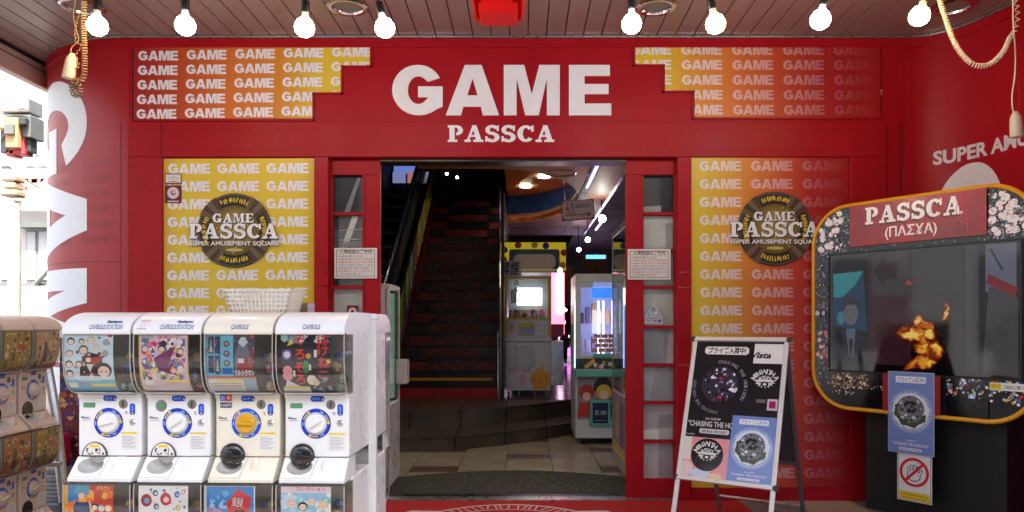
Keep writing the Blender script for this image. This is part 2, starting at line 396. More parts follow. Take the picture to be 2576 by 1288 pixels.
# stepped border round the upper graphics
def stepped(pts, name):
    m = MB()
    for (a, b) in zip(pts[:-1], pts[1:]):
        u0, u1 = sorted((a[0], b[0])); v0, v1 = sorted((a[1], b[1]))
        gbox(m, u0 - 2.2, v0 - 2.2, u1 + 2.2, v1 + 2.2, .0005, .014)
    return m.build(name, RED2, SF, world=True)
STL = [(337, 303), (789, 300), (789, 236), (861, 235), (861, 168), (934, 168), (934, 106)]
STR = [(2222, 299), (1742, 299), (1742, 232), (1668, 232), (1668, 165), (1594, 165), (1594, 102)]
def fix(L):
    out = [L[0]]
    for p in L[1:]:
        q = out[-1]
        out.append((p[0], q[1]) if abs(p[0] - q[0]) > abs(p[1] - q[1]) else (q[0], p[1]))
    return out
STL, STR = fix(STL), fix(STR)
# push the trim out of the picture of the panel: panels stop 4 units inside
stepped(STL, 'stepped_border'); stepped(STR, 'stepped_border')
# rivets (screw heads) on portal
rv = MB()
def rivet(u, v, h=.022):
    c = (FX(u), FY - h, FZ(v)); rv.lathe([(.0001, -.0025), (.005, -.002), (.0065, 0)], c, 'y', 6)
for i in range(50): rivet(338 + i * 18.2, 326 if i < 26 else 9999); 
for i in range(104): rivet(338 + i * 18.2, 380)
for i in range(26): rivet(1735 + i * 18.2, 326)
for u in (333, 385, 2150, 2212):
    for j in range(26): rivet(u, 420 + j * 31)
RVT = rv.build('rivet', mat('rivet_red', (88, 12, 18), rough=.5), SF, world=True); tag(RVT, kind='stuff')
wallsheet(4.05, 4.075, 0, CZ - .1, -.01, .004).build('joint', GAPM, SF, world=True)
for s_ in (3.02,): wallsheet(s_, s_ + .006, 0, FZ(306), -.01, .002).build('joint', mat('dark_red_joint', (70, 8, 14)), SF, world=True)
wallsheet(XL - .07, XL - .066, 0, FZ(306), -.01, .0015).build('joint', MATS['dark_red_joint'], SF, world=True)
wallsheet(XL - 1.6, XL - .07, FZ(658), FZ(656.8), -.01, .0012).build('joint', MATS['dark_red_joint'], SF, world=True)
sc = Paint(lambda x, y, h: Vector((FX(x), FY - h, FZ(y))), .0246, .00004); rnd = random.Random(21)
for (ua, ub, v, k) in ((1703, 1737, 685, 9), (1703, 1737, 723, 12), (1703, 1737, 918, 8), (1580, 1618, 686, 7), (793, 827, 720, 4), (1736, 1740, 600, 3)):
    for _ in range(k): x = rnd.uniform(ua, ub - 6); sc.poly([(x, v), (x + rnd.uniform(2, 6), v - .5), (x + rnd.uniform(1, 5), v + rnd.uniform(.6, 1.6))], (206, 170, 168))
for _ in range(30):
    x, v = rnd.choice([rnd.uniform(1703, 1737), rnd.uniform(793, 827), rnd.uniform(330, 408), rnd.uniform(1735, 1738)]), rnd.uniform(480, 1200); q = rnd.uniform(.8, 2.2)
    sc.poly([(x, v), (x + q, v + q * rnd.uniform(-1, 1)), (x + q * .4, v + q * 1.6)], rnd.choice([(206, 170, 168), (96, 12, 18), (110, 16, 22)]))
for _ in range(26):
    x, v = rnd.choice([rnd.uniform(1580, 1615), rnd.uniform(1703, 1737), rnd.uniform(913, 950)]), rnd.uniform(850, 1240); sc.line((x, v), (x + rnd.uniform(-7, 7), v + rnd.uniform(3, 14)), .7, (112, 14, 22))
tag(sc.build('scuffs', SF, world=True), kind='stuff')
# big rotated lettering on the rounded corner
WH = (226, 224, 226)
def colT(v0, wpx, s_top=XL - .377, H=.985):
    """letter drawn in unit box, up = towards +s, advance = down"""
    z0 = EYE + (V0 - v0) / 306.; wz = wpx / 306.
    return lambda p: (s_top - (1 - p[1]) * H, z0 - p[0] * wz)
pt = Paint(wallframe, .002, .00004); pt.cut = .05
for ch, v0, wpx in (('G', 196, 236), ('A', 419, 225), ('M', 677, 205), ('E', 925, 205)):
    o, hs, wd = HEAVY[ch]; T = colT(v0, wpx); pt.poly([T(p) for p in o], (240, 246, 255), [[T(p) for p in q] for q in hs])
pt.build('corner_lettering', SF, world=True)
# faint GAME pattern on the corner and lettering on the curved wall
pt = Paint(wallframe, .0005, .00004); pt.cut = .05
for k in range(12):
    for j in range(3): pt.heavy('GAME', XL - 1.25 + j * .41, FZ(640 + k * 45 if k > 5 else 420 + k * 38) , .07, (174, 25, 38))
tag(pt.build('faint_pattern', SF, world=True, m=mat('vinyl_print', (152, 16, 32), rough=.34, var=.05, vs=2, coat=.15, spec=.5)), kind='stuff')
pt = Paint(wallframe, .002, .00004); pt.cut = .05
pt.text('SUPER AMUSEMENT SQUARE', 3.262, 2.675, .105, (222, 216, 224), w=1.9, bold=.035)
pt.heavy('GA', 3.262, 1.72, .92, (230, 228, 232), sx=.62, gap=.10)
pt.build('curved_wall_lettering', SF, world=True)

# graphic panels ---------------------------------------------------------
def gradmat(name, stops, x0, x1, ink=None, fade=None):
    m = bpy.data.materials.new(name); m.use_nodes = True; MATS[name] = m
    n = m.node_tree.nodes; l = m.node_tree.links; b = n['Principled BSDF']; b.inputs['Roughness'].default_value = .38
    tc = n.new('ShaderNodeTexCoord'); sp = n.new('ShaderNodeSeparateXYZ'); l.new(tc.outputs['Object'], sp.inputs[0])
    mr = n.new('ShaderNodeMapRange'); mr.inputs[1].default_value = x0; mr.inputs[2].default_value = x1; l.new(sp.outputs[0], mr.inputs[0])
    cr = n.new('ShaderNodeValToRGB'); l.new(mr.outputs[0], cr.inputs[0]); e = cr.color_ramp.elements
    for p_, c in stops[1:-1]: e.new(p_).color = (*lin(c), 1)
    e[0].color = (*lin(stops[0][1]), 1); e[len(e) - 1].color = (*lin(stops[-1][1]), 1)
    src = cr.outputs[0]
    if ink:
        c2 = n.new('ShaderNodeValToRGB'); l.new(mr.outputs[0], c2.inputs[0]); e = c2.color_ramp.elements
        for p_, c in fade[1:-1]: e.new(p_).color = (c, c, c, 1)
        e[0].color = (fade[0][1],) * 3 + (1,); e[len(e) - 1].color = (fade[-1][1],) * 3 + (1,)
        mx = n.new('ShaderNodeMixRGB'); l.new(c2.outputs[0], mx.inputs[0]); l.new(src, mx.inputs[1]); mx.inputs[2].default_value = (*lin(ink), 1); src = mx.outputs[0]
    nz = n.new('ShaderNodeTexNoise'); nz.inputs['Scale'].default_value = 3; l.new(tc.outputs['Object'], nz.inputs['Vector'])
    m2 = n.new('ShaderNodeMapRange'); m2.inputs[3].default_value = .94; m2.inputs[4].default_value = 1.04; l.new(nz.outputs[0], m2.inputs[0])
    vm = n.new('ShaderNodeVectorMath'); vm.operation = 'SCALE'; l.new(src, vm.inputs[0]); l.new(m2.outputs[0], vm.inputs['Scale'])
    l.new(vm.outputs[0], b.inputs['Base Color'])
    return m
YEL = (224, 196, 56); ORA = (214, 118, 50); REDG = (160, 20, 28)
LTR = (234, 236, 250)
def clip_poly(poly, region):
    """keep the part of a tile word that lies inside a stepped region: done by bisecting with each rectangle"""
    return poly
def game_panel(name, label, rects, outline, words, stops, fade, h, hz):
    """rects: list of (u0,v0,u1,v1) cells making the panel; words: (u, v_base, height_px) list"""
    u0 = min(r[0] for r in rects); u1 = max(r[2] for r in rects); v1 = max(r[3] for r in rects)
    t = empty(name, (FX(u0), FY, FZ(v1)), label, 'sign', 'printed graphic panels on the red front')
    W = FX(u1) - FX(u0)
    m = MB().prism([(FX(a), FZ(b)) for a, b in outline], FY - hz - .0035, FY - hz)
    m.build('panel', gradmat(name + '_print', stops, 0, W), t, world=True, smooth=0)
    ink = gradmat(name + '_ink', stops, 0, W, LTR, fade)
    for (u, v, hp) in words:
        x = u; bm = bmesh.new()
        for ch in 'GAME':
            o, hs, wd = HEAVY[ch]; loops = [o] + hs
            pts = [(x + p[0] * hp * .98, v - p[1] * hp) for q in loops for p in q]
            fs = tessellate_polygon([[Vector((p[0], p[1], 0)) for p in q] for q in loops])
            for (a0, b0, a1, b1) in rects:
                if max(p[0] for p in pts) < a0 or min(p[0] for p in pts) > a1 or min(p[1] for p in pts) > b1 or max(p[1] for p in pts) < b0: continue
                b2 = bmesh.new(); q = [b2.verts.new((p[0], p[1], 0)) for p in pts]
                for f in fs:
                    try: b2.faces.new([q[i] for i in f])
                    except ValueError: pass
                for co, no in (((a0, 0, 0), (-1, 0, 0)), ((a1, 0, 0), (1, 0, 0)), ((0, b0, 0), (0, -1, 0)), ((0, b1, 0), (0, 1, 0))):
                    bmesh.ops.bisect_plane(b2, geom=b2.verts[:] + b2.edges[:] + b2.faces[:], plane_co=co, plane_no=no, clear_outer=True)
                vm = {vv: bm.verts.new((FX(vv.co.x), FY - hz - .0045, FZ(vv.co.y))) for vv in b2.verts}
                for f in b2.faces: bm.faces.new([vm[z] for z in f.verts])
                b2.free()
            x += (wd + .045) * hp * .98
        if len(bm.faces):
            me = bpy.data.meshes.new('word')
            for vv in bm.verts: vv.co -= t.location
            bm.to_mesh(me); me.materials.append(ink); o = bpy.data.objects.new('word', me); COL.objects.link(o); o.parent = t
        bm.free()
    return t
# upper left
ul = [(337, 126, 786, 301), (786, 113, 858, 232), (858, 108, 931, 165)]
ol = [(337, 300.5), (337, 121), (600, 112), (931, 108), (931, 165), (858, 165), (858, 232.5), (786, 232.5), (786, 298)]
wd = []
for r_ in range(5):
    for c_ in range(5):
        wd.append((349 - r_ * 1.1 + c_ * 121.7 - c_ * r_ * .1, 153 + r_ * 36.6 - c_ * 2.3, 24.2))
game_panel('stepped_sign', 'upper left stepped panel fading from red to yellow with rows of GAME', [(337, 100, 786, 301), (786, 100, 858, 232.5), (858, 100, 931, 165)], ol, wd,
           [(0, REDG), (.15, (184, 66, 34)), (.42, ORA), (.62, (212, 140, 44)), (.78, YEL), (1, (226, 200, 56))], [(0, 1), (1, 1)], 0, .003)
ur = [(1598, 104, 1672, 162), (1672, 104, 1746, 228), (1746, 104, 2214, 295)]
ol = [(1598, 162), (1598, 103.5), (2214, 107), (2214, 296.5), (1747, 295), (1747, 228), (1672.5, 228), (1672.5, 162)]
wd = [(1586 + c_ * 127.6 + r_ * .6, 138.5 + r_ * 37.6 + c_ * .2, 24.6) for r_ in range(5) for c_ in range(5)]
game_panel('stepped_sign', 'upper right stepped panel fading from yellow to red with fading GAME rows', [(1598, 100, 1672.5, 162), (1672.5, 100, 1747, 228), (1747, 100, 2214, 295)], ol, wd,
           [(0, (226, 200, 56)), (.1, YEL), (.25, (220, 152, 50)), (.4, ORA), (.58, (188, 72, 40)), (.76, (168, 34, 36)), (1, REDG)], [(0, .95), (.2, .75), (.4, .5), (.58, .3), (.75, .14), (.9, .03), (1, 0)], 0, .003)
wd = [(424 + c_ * 123.5 - r_ * .4, 437.5 + r_ * 44.7 - c_ * .6, 25.5) for r_ in range(19) for c_ in range(3)]
game_panel('wall_sign', 'tall yellow panel with rows of GAME left of the entrance', [(412, 400, 791, 1260)], [(412, 1258), (412, 400), (791, 398.5), (791, 1258)], wd,
           [(0, (210, 166, 44)), (.1, (224, 198, 56)), (.9, (226, 200, 56)), (1, (208, 170, 34))], [(0, 1), (1, 1)], 0, .002)
wd = [(1759 + c_ * 129.5 + r_ * .3, 430.5 + r_ * 45.4 - c_ * .2, 25.2) for r_ in range(18) for c_ in range(3)]
game_panel('wall_sign', 'tall panel fading yellow to red with GAME rows right of the entrance', [(1739, 396, 2134, 1227)], [(1739, 1226), (1739, 397), (2134, 397), (2134, 1226)], wd,
           [(0, (226, 200, 56)), (.08, YEL), (.25, (222, 162, 52)), (.42, ORA), (.6, (196, 76, 40)), (.75, (172, 36, 38)), (1, REDG)], [(0, .95), (.3, .62), (.5, .38), (.62, .3), (.72, .16), (.85, .05), (1, 0)], 0, .002)

# big white letters ---------------------------------------------------------
def sign_letters(name, label, spec, v0, v1, dep):
    t = empty(name, (FX(1262), FY, FZ(v1)), label, 'sign')
    H = FZ(v0) - FZ(v1)
    for ch, u0, u1 in spec:
        o, hs, wd = HEAVY[ch]; sx = (FX(u1) - FX(u0)) / wd
        loops = [[(FX(u0) + p[0] * sx, FZ(v1) + p[1] * H) for p in q] for q in [o] + hs]
        flat = [p for q in loops for p in q]; fs = tessellate_polygon([[Vector((p[0], p[1], 0)) for p in q] for q in loops])
        m = MB(); n = len(flat)
        vs = [(p[0], FY - .001, p[1]) for p in flat] + [(p[0], FY - dep, p[1]) for p in flat]
        ff = [tuple(f) for f in fs] + [tuple(i + n for i in f) for f in fs]; k = 0
        for q in loops:
            L = len(q); ff += [(k + i, k + (i + 1) % L, k + (i + 1) % L + n, k + i + n) for i in range(L)]; k += L
        m.add(vs, ff); m.build('letter', mat('letter_white', (240, 244, 252), rough=.4, var=.03), t, world=True, smooth=0)
    return t
sign_letters('sign_lettering', 'large heavy white GAME letters over the entrance', [('G', 987, 1114), ('A', 1121.7, 1255.7), ('M', 1267.3, 1408), ('E', 1431, 1538)], 164.5, 291, .012)
t = empty('sign_lettering', (FX(1262), FY - .02, FZ(360)), 'white slab serif PASSCA letters beneath the large GAME', 'sign')
xs = FX(1127); xe = FX(1395); tot = sum(SLAB[c][1] + .07 for c in 'PASSCA') - .07; sx = (xe - xs) / tot
for ch in 'PASSCA':
    pt = Paint(plane((0, FY - .0235, 0), (1, 0, 0)), .0, .00004)
    for p in SLAB[ch][0]: pt.poly([(xs + a * sx, FZ(359) + b * (FZ(317) - FZ(359))) for a, b in p], (240, 244, 252))
    pt.build('letter', t, world=True); xs += (SLAB[ch][1] + .07) * sx

# round emblems ---------------------------------------------------------
def emblem(u, v, label):
    t = empty('emblem', (FX(u), FY - .012, FZ(v)), label, 'emblem', 'round GAME PASSCA emblems')
    MB().lathe([(.0001, -.006), (.292, -.006), (.296, -.003), (.296, .006), (.0001, .006)], axis='y', n=48).build('disc', mat('emblem_dark', (26, 22, 22), rough=.4), t)
    rim = Paint(plane((0, -.006, 0), (1, 0, 0)), .0008, .00004)
    rim.ring(0, 0, .276, .292, (84, 76, 74)); rim.ring(0, 0, .2, .212, (30, 24, 20)); rim.ring(0, 0, .262, .268, (60, 52, 48))
    for a in (45, 135, 225, 315):
        for k, c in ((-14, (78, 60, 46)), (-5, (112, 92, 74)), (4, (70, 54, 40)), (12, (104, 84, 66))):
            b0, b1 = R(a + k - 1), R(a + k + 8)
            rim.poly([(.19 * math.cos(b0), .19 * math.sin(b0)), (.302 * math.cos(b0), .302 * math.sin(b0)), (.302 * math.cos(b1), .302 * math.sin(b1)), (.19 * math.cos(b1), .19 * math.sin(b1))], c)
    for a in (90, 0, 180, 270):
        for k in range(11):
            b = R(a - 25 + k * 5); n_ = Vector((math.cos(b), math.sin(b))); tt = Vector((-n_.y, n_.x)); rr = .241
            for q in range(3):
                d = random.uniform(-.02, .02); e = random.uniform(-.006, .006)
                rim.line(tuple(n_ * (rr - .017 + d * .4) + tt * e), tuple(n_ * (rr + .017 + d * .3) + tt * (e + random.uniform(-.008, .008))), .0042, (232, 204, 70))
            rim.line(tuple(n_ * (rr + random.uniform(-.01, .01)) - tt * .007), tuple(n_ * (rr + random.uniform(-.01, .01)) + tt * .007), .0042, (226, 198, 70))
    rim.build('rim_print', t)
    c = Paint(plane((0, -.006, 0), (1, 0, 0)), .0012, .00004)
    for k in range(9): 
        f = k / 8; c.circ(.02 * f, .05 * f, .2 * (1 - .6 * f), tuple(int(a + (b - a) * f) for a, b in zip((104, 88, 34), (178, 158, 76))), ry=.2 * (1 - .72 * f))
    for k in range(16):
        a = random.uniform(0, 6.28); q = random.uniform(.06, .18); c.circ(q * math.cos(a), q * math.sin(a), .005, (226, 210, 120), n=6)
    for k in range(7): c.rect(-.05 + k * .015, -.115, -.044 + k * .015, -.085, (228, 216, 180))
    c.circ(0, -.155, .07, (200, 186, 110), ry=.012)
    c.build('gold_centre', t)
    l = Paint(plane((0, -.006, 0), (1, 0, 0)), .005, .00004)
    for dx, dy, cc in ((.007, -.007, (16, 12, 12)), (-.003, .003, (30, 24, 22)), (0, 0, (242, 246, 254))):
        l.slab('GAME', -.172 + dx, .062 + dy, .157 + dx, .073, cc); l.slab('PASSCA', -.36 + dx, -.065 + dy, .352 + dx, .12, cc)
    l.text('SUPER AMUSEMENT SQUARE', 0.003, -.124, .034, (30, 24, 22), w=.71, bold=.03, al='c')
    l.text('SUPER AMUSEMENT SQUARE', 0, -.12, .034, (242, 246, 254), w=.71, bold=.02, al='c')
    l.build('lettering', t)
emblem(592, 580.5, 'round bronze and gold PASSCA emblem on the left yellow panel')
emblem(1948, 576, 'round bronze and gold PASSCA emblem on the right orange panel')
# stickers at the yellow panel
t = empty('sticker', (FX(437), FY - .008, FZ(451)), 'small white and maroon sticker at the top left of the yellow panel', 'sticker')
pt = Paint(plane((0, 0, 0), (1, 0, 0))); pt.rect(-.067, -.042, .067, .045, (120, 26, 50)); pt.rect(-.06, -.03, .06, .037, (226, 220, 224)); pt.line((-.04, .0), (0, .02), .004, (90, 90, 100)); pt.line((0, .02), (.04, 0), .004, (90, 90, 100)); pt.circ(0, -.005, .006, (200, 60, 80)); pt.rect(-.04, -.024, .04, -.018, (130, 120, 130)); pt.build('print', t)
t = empty('sticker', (FX(437), FY - .008, FZ(489)), 'square maroon sticker with white ring below the small white one', 'sticker')
pt = Paint(plane((0, 0, 0), (1, 0, 0))); pt.rect(-.067, -.072, .067, .07, (110, 14, 60)); pt.ring(0, .01, .02, .047, (214, 206, 212)); pt.circ(.0, .012, .02, (150, 90, 110)); pt.circ(0.004, .016, .01, (226, 220, 224)); pt.rect(-.045, -.062, .045, -.052, (214, 206, 212)); pt.build('print', t)

# ------------------------------------------------------------------ side windows and entrance frame
BACKB = mat('white_backing', (232, 232, 228), rough=.6, var=.06, vs=3)
def side_window(name, label, uo0, uo1, g0, g1, bars, backing, extra=()):
    t = empty(name, (FX((uo0 + uo1) / 2), FY, 0), label, 'window', 'side windows of the entrance')
    hz = -.05
    def b(u0, v0, u1, v1, h0, h1, nm='frame', mt=RED2, bev=.003):
        m = MB(); gbox(m, u0, v0, u1, v1, h0, h1, bev); return m.build(nm, mt, t, world=True)
    b(uo0, 398, uo1, 436, hz - .05, hz); b(uo0, bars[-1], uo1, 1262, hz - .05, hz)
    b(uo0, 436.2, g0, bars[-1] - .2, hz - .05, hz); b(g1, 436.2, uo1, bars[-1] - .2, hz - .05, hz)
    # inner bead
    for (a0, b0, a1, b1) in ((g0 - 6, 433, g1 + 6, 437), (g0 - 6, 437.2, g0 - 1, bars[-1]), (g1 + 1, 437.2, g1 + 6, bars[-1])): b(a0, b0, a1, b1, hz, hz + .008, 'bead', RED, .002)
    tops = [440] + bars
    for k, v in enumerate(bars[:-1]): b(g0 + .2, v - 4, g1 - .2, v + 4, hz - .02, hz + .004, 'glazing_bar', RED, .002)
    for k in range(len(tops) - 1):
        m = MB(); gbox(m, g0, tops[k] + 3, g1, tops[k + 1] - 3, hz - .034, hz - .028); m.build('pane', GLASS, t, world=True)
    for (a0, b0, a1, b1, c) in backing:
        m = MB(); gbox(m, a0, b0, a1, b1, hz - .05, hz - .042); m.build('backing_board', c, t, world=True)
    reflm = [mat('pane_reflection_a', (206, 210, 214), rough=.5), mat('pane_reflection_b', (186, 188, 190), rough=.5), mat('pane_reflection_c', (240, 240, 240), rough=.5)]
    for k_, (pts_, c_) in enumerate(extra): MB().prism([(FX(a), FZ(b)) for a, b in pts_], FY - hz + .034, FY - hz + .038).build('pane_reflection', reflm[c_] if c_ < 3 else DGREY, t, world=True)  # reflections on the panes, built as plain toned shapes behind the glass
    return t
GREYB = mat('grey_backing', (120, 120, 122), rough=.5, var=.2, vs=3); DGREY = mat('dark_backing', (52, 50, 54), rough=.35, var=.2, vs=3)
side_window('side_window', 'narrow red framed window with stacked panes left of the entrance', 829, 953, 833, 908, [535, 629, 722, 818, 914, 1011, 1110, 1208],
            [(833, 438, 911, 535, DGREY), (833, 535, 845, 722, DGREY), (845, 535, 911, 722, GREYB), (833, 722, 911, 1208, BACKB)],
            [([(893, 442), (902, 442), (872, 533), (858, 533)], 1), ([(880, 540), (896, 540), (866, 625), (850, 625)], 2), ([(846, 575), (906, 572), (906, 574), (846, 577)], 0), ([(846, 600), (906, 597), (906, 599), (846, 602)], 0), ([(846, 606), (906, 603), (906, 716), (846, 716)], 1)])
side_window('side_window', 'narrow red framed window with stacked panes right of the entrance', 1577, 1701, 1622, 1699, [535, 629, 722, 823, 919, 1015, 1113, 1208],
            [(1619, 438, 1702, 540, DGREY), (1619, 540, 1702, 1208, BACKB)],
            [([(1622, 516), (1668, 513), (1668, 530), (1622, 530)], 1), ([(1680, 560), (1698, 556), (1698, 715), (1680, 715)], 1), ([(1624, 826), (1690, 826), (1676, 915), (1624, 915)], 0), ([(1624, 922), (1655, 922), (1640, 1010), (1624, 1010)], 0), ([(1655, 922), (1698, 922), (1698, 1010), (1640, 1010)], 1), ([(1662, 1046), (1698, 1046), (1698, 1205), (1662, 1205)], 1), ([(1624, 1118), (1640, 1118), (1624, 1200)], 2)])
# small marks on panes
t = empty('sticker', (FX(1646), FY - .0, FZ(785)), 'blue triangular sticker low on the right side window', 'sticker')
pt = Paint(plane((0, .04, 0), (1, 0, 0))); pt.poly([(-.075, -.045), (.075, -.045), (0, .075)], (196, 206, 210)); pt.poly([(-.055, -.035), (.055, -.035), (0, .055)], (120, 158, 180)); pt.text('注意', 0, -.028, .03, (226, 232, 236), al='c', w=.07); pt.build('print', t)
t = empty('sticker', (FX(1646), FY - .0, FZ(808)), 'small white and blue strip sticker under the triangular one', 'sticker')
pt = Paint(plane((0, .04, 0), (1, 0, 0))); pt.rrect(-.07, -.02, .07, .02, .008, (206, 210, 216)); pt.text('SECOM', -.06, -.008, .02, (40, 60, 130), w=.085); pt.circ(.048, 0, .013, (50, 80, 160)); pt.build('print', t)
t = empty('sticker', (FX(884), FY - .0, FZ(790)), 'maroon sticker low on the left side window', 'sticker')
pt = Paint(plane((0, .04, 0), (1, 0, 0))); pt.rect(-.045, -.07, .045, .07, (110, 14, 50)); pt.ring(0, .02, .015, .032, (220, 212, 216)); pt.build('print', t)
for uc, vc, lb, k in ((892, 661, 'white notice sheet with black border taped over the left side window', 1), (1635, 664, 'white notice sheet with black border taped over the right side window', 2)):
    t = empty('notice', (FX(uc), FY + .04, FZ(vc)), lb, 'notice', 'entry notices on the side windows')
    MB().box((-.172, -.003, -.122), (.172, 0, .122)).build('sheet', PAPER, t)
    pt = Paint(plane((0, -.003, 0), (1, 0, 0)), .0008)
    pt.rect(-.155, -.107, .155, .107, (60, 60, 64)); pt.rect(-.151, -.103, .151, .103, (226, 226, 226))
    pt.text('入場制限のご案内', 0, .075, .03, (60, 60, 66), al='c', w=.26, bold=.015)
    for j, (cc, ts) in enumerate((((110, 110, 110), '18歳未満の方は'), ((190, 70, 70), '16歳未満の方は午後6時'), ((190, 70, 70), '18歳未満の方は午後10時'), ((120, 120, 120), '以降の入場をお断りします'), ((90, 130, 180), '保護者同伴の場合も同様です'), ((190, 100, 100), '年齢確認をさせて頂きます'), ((150, 90, 90), 'ご協力お願い致します'))):
        pt.text(ts, -.14, .048 - j * .0235, .014, cc, w=.28 if j not in (0, 6) else .2, bold=0)
    pt.build('print', t)
# lintel metal edge over the opening, threshold
m = MB(); gbox(m, 953.5, 397.6, 1576.5, 404, -.2, -.03); m.build('door_track', mat('door_track', (70, 60, 54), rough=.35, metal=.6), SF, world=True)
m = MB().box((FX(829), FY - .02, .0085), (FX(1701), FY + .1, .016)).build('threshold', ALU, SF, world=True)
m = MB().box((FX(829), FY + .1, .0085), (FX(1701), FY + .2, .014)).build('door_rail', mat('door_rail', (70, 68, 70), rough=.3, metal=.7), SF, world=True)

# ------------------------------------------------------------------ INTERIOR shell
RM = empty('arcade_interior', (0, 8, 0), 'dark arcade hall seen through the entrance with black walls', 'room')
for a, b in (((-5, 5.99, CZ + .6), (6, 30, CZ + .7)), ((-5, 30, 0), (6, 30.1, 8)), ((-4.6, 8.0, 0), (-4.5, 30, 8)), ((4.5, 6.1, 0), (4.6, 30, 5)), ((-5, 9, 6.5), (0, 30, 6.6))):
    pass
MB().box((-2.8, 5.995, -.05), (-2.7, 30, 8)).build('side_wall', BLACKW, RM, world=True)
MB().box((4.5, 5.995, -.05), (4.6, 30, 8)).build('side_wall', BLACKW, RM, world=True)
MB().box((-2.7, 24, -.05), (4.5, 24.1, 8)).build('back_wall', BLACKW, RM, world=True)
MB().box((-2.8, 5.995, 7.2), (4.6, 24, 7.3)).build('upper_slab', BLACKW, RM, world=True)
MB().box((-2.8, 5.995, FZ(396)), (4.6, 6.03, 7.2)).build('inner_lintel_wall', BLACKW, RM, world=True)
MB().box((-.29, 10.3, .382), (-.25, 17, 3.28)).build('stair_side_wall', mat('dark_brown_wall', (40, 26, 20), rough=.3), RM, world=True)
MB().box((1.26, 6.04, 3.62), (4.5, 23.9, 3.66)).build('black_ceiling', BLACKW, RM, world=True)
MB().box((-2.69, 6.04, 3.4), (-1.25, 9.0, 3.44)).build('black_ceiling', BLACKW, RM, world=True)
BLK0 = mat('slot_black', (18, 16, 18), rough=.5)
# tan ceiling with a hole
TAN = mat('tan_ceiling', (196, 108, 58), rough=.5, var=.06, vs=2)
IZ = 3.3
hole = [(-.28 + 1.13 * math.cos(R(a)), 11.2 + 2.3 * math.sin(R(a))) for a in range(-90, 91, 6)]
hole2 = [(-.24, 13.5)] + []
outer = [(-1.25, 6.04), (1.25, 6.04), (1.25, 15.3), (-.24, 15.3)]
# ceiling polygon: outer minus half-ellipse open to the stair side
poly = [(-1.25, 6.04), (1.25, 6.04), (1.25, 15.3), (-.28, 15.3)] + [(x_, y_) for x_, y_ in reversed(hole)] + [(-1.25, 8.9)]
MB().prism(poly, IZ, IZ + .12, axis='z').build('tan_ceiling', TAN, RM, world=True)
m = MB(); n = len(hole)
def ringwall(h0, h1, off):
    m = MB(); H = [(-.28 + (1.13 + off) * math.cos(R(a)), 11.2 + (2.3 + off * 2.6) * math.sin(R(a))) for a in range(-90, 91, 6)]
    for x_, y_ in H: m.v += [(x_, y_, h0), (x_, y_, h1)]
    for i in range(len(H) - 1): m.f.append((2 * i, 2 * i + 1, 2 * i + 3, 2 * i + 2))
    return m
ringwall(IZ + .005, IZ + .09, .0).build('recess_band', BLK0, RM, world=True)
ringwall(IZ + .09, IZ + .14, -.02).build('recess_ledge', mat('recess_ledge', (84, 54, 34), rough=.4), RM, world=True)
ringwall(IZ + .15, IZ + .62, .30).build('recess_wall', mat('recess_blue', (24, 44, 92), rough=.3), RM, world=True)
MB().box((-.28, 8.2, IZ + .62), (1.6, 15, IZ + .66)).build('recess_top', mat('recess_tan', (150, 110, 80), rough=.5), RM, world=True)
MB().prism([(-.28, 8.9), (.35, 8.9), (.12, 12.2), (-.28, 13.7)], IZ + .60, IZ + .615, axis='z').build('orange_panel', mat('recess_orange', (196, 120, 30), rough=.5), RM, world=True)
for x_, y_ in ((.37, 12.35), (.07, 13.2)):
    dl = MB().lathe([(.0001, 0), (.07, 0), (.08, -.004), (.1, -.002), (.1, .02)], (x_, y_, IZ + .60), n=20).build('recess_lamp', mat('lamp_on', (255, 250, 240), emit=(255, 236, 200), es=20), RM, world=True)
for a in ():
    x_, y_ = -.28 + 1.34 * math.cos(R(a)), 11.2 + 2.9 * math.sin(R(a))
    MB().lathe([(.0001, 0), (.035, .0), (.035, .05), (.0001, .05)], (x_ - .08, y_ - .12, IZ + .52), n=12).build('blue_uplight', mat('blue_lamp', (120, 170, 255), emit=(90, 150, 255), es=25), RM, world=True)
# ceiling slot lights and trim
BLK = mat('slot_black', (18, 16, 18), rough=.5)
MB().box((.83, 6.3, IZ - .012), (.93, 11.9, IZ - .002)).build('light_slot', BLK, RM, world=True)
MB().box((.86, 6.6, IZ - .05), (.895, 9.9, IZ - .02), .01).build('light_tube', mat('violet_tube', (190, 180, 255), emit=(205, 190, 255), es=.9), RM, world=True)
MB().box((.84, 12.3, IZ - .012), (.92, 15.2, IZ - .002)).build('light_slot', BLK, RM, world=True)
MB().box((1.251, 6.04, IZ - .03), (1.29, 15.3, IZ + .1)).build('ceiling_edge', CHROME, RM, world=True)
MB().box((-.24, 15.31, IZ - .01), (1.29, 15.36, IZ + .5)).build('ceiling_end', TAN, RM, world=True)
for x_, y_, z_ in ((-1.95, 7.4, 3.39), (-1.5, 8.4, 3.39), (-.9, 7.2, IZ - .002), (.3, 7.4, IZ - .002)): MB().lathe([(.0001, -.006), (.07, -.006), (.085, 0)], (x_, y_, z_), n=20).build('added_ceiling_lamp', MATS['lamp_on'], RM, world=True)  # unseen lamps, added to brighten the stairs and escalator posters
MB().lathe([(.17, 0), (.19, -.01), (.21, 0)], (.47, 9.15, IZ - .001), n=30).build('ceiling_ring', mat('ring', (190, 150, 120), rough=.3), RM, world=True)
MB().box((-.2, 14.2, IZ - .004), (1.2, 14.24, IZ - .001)).build('ceiling_joint', BLK, RM, world=True)
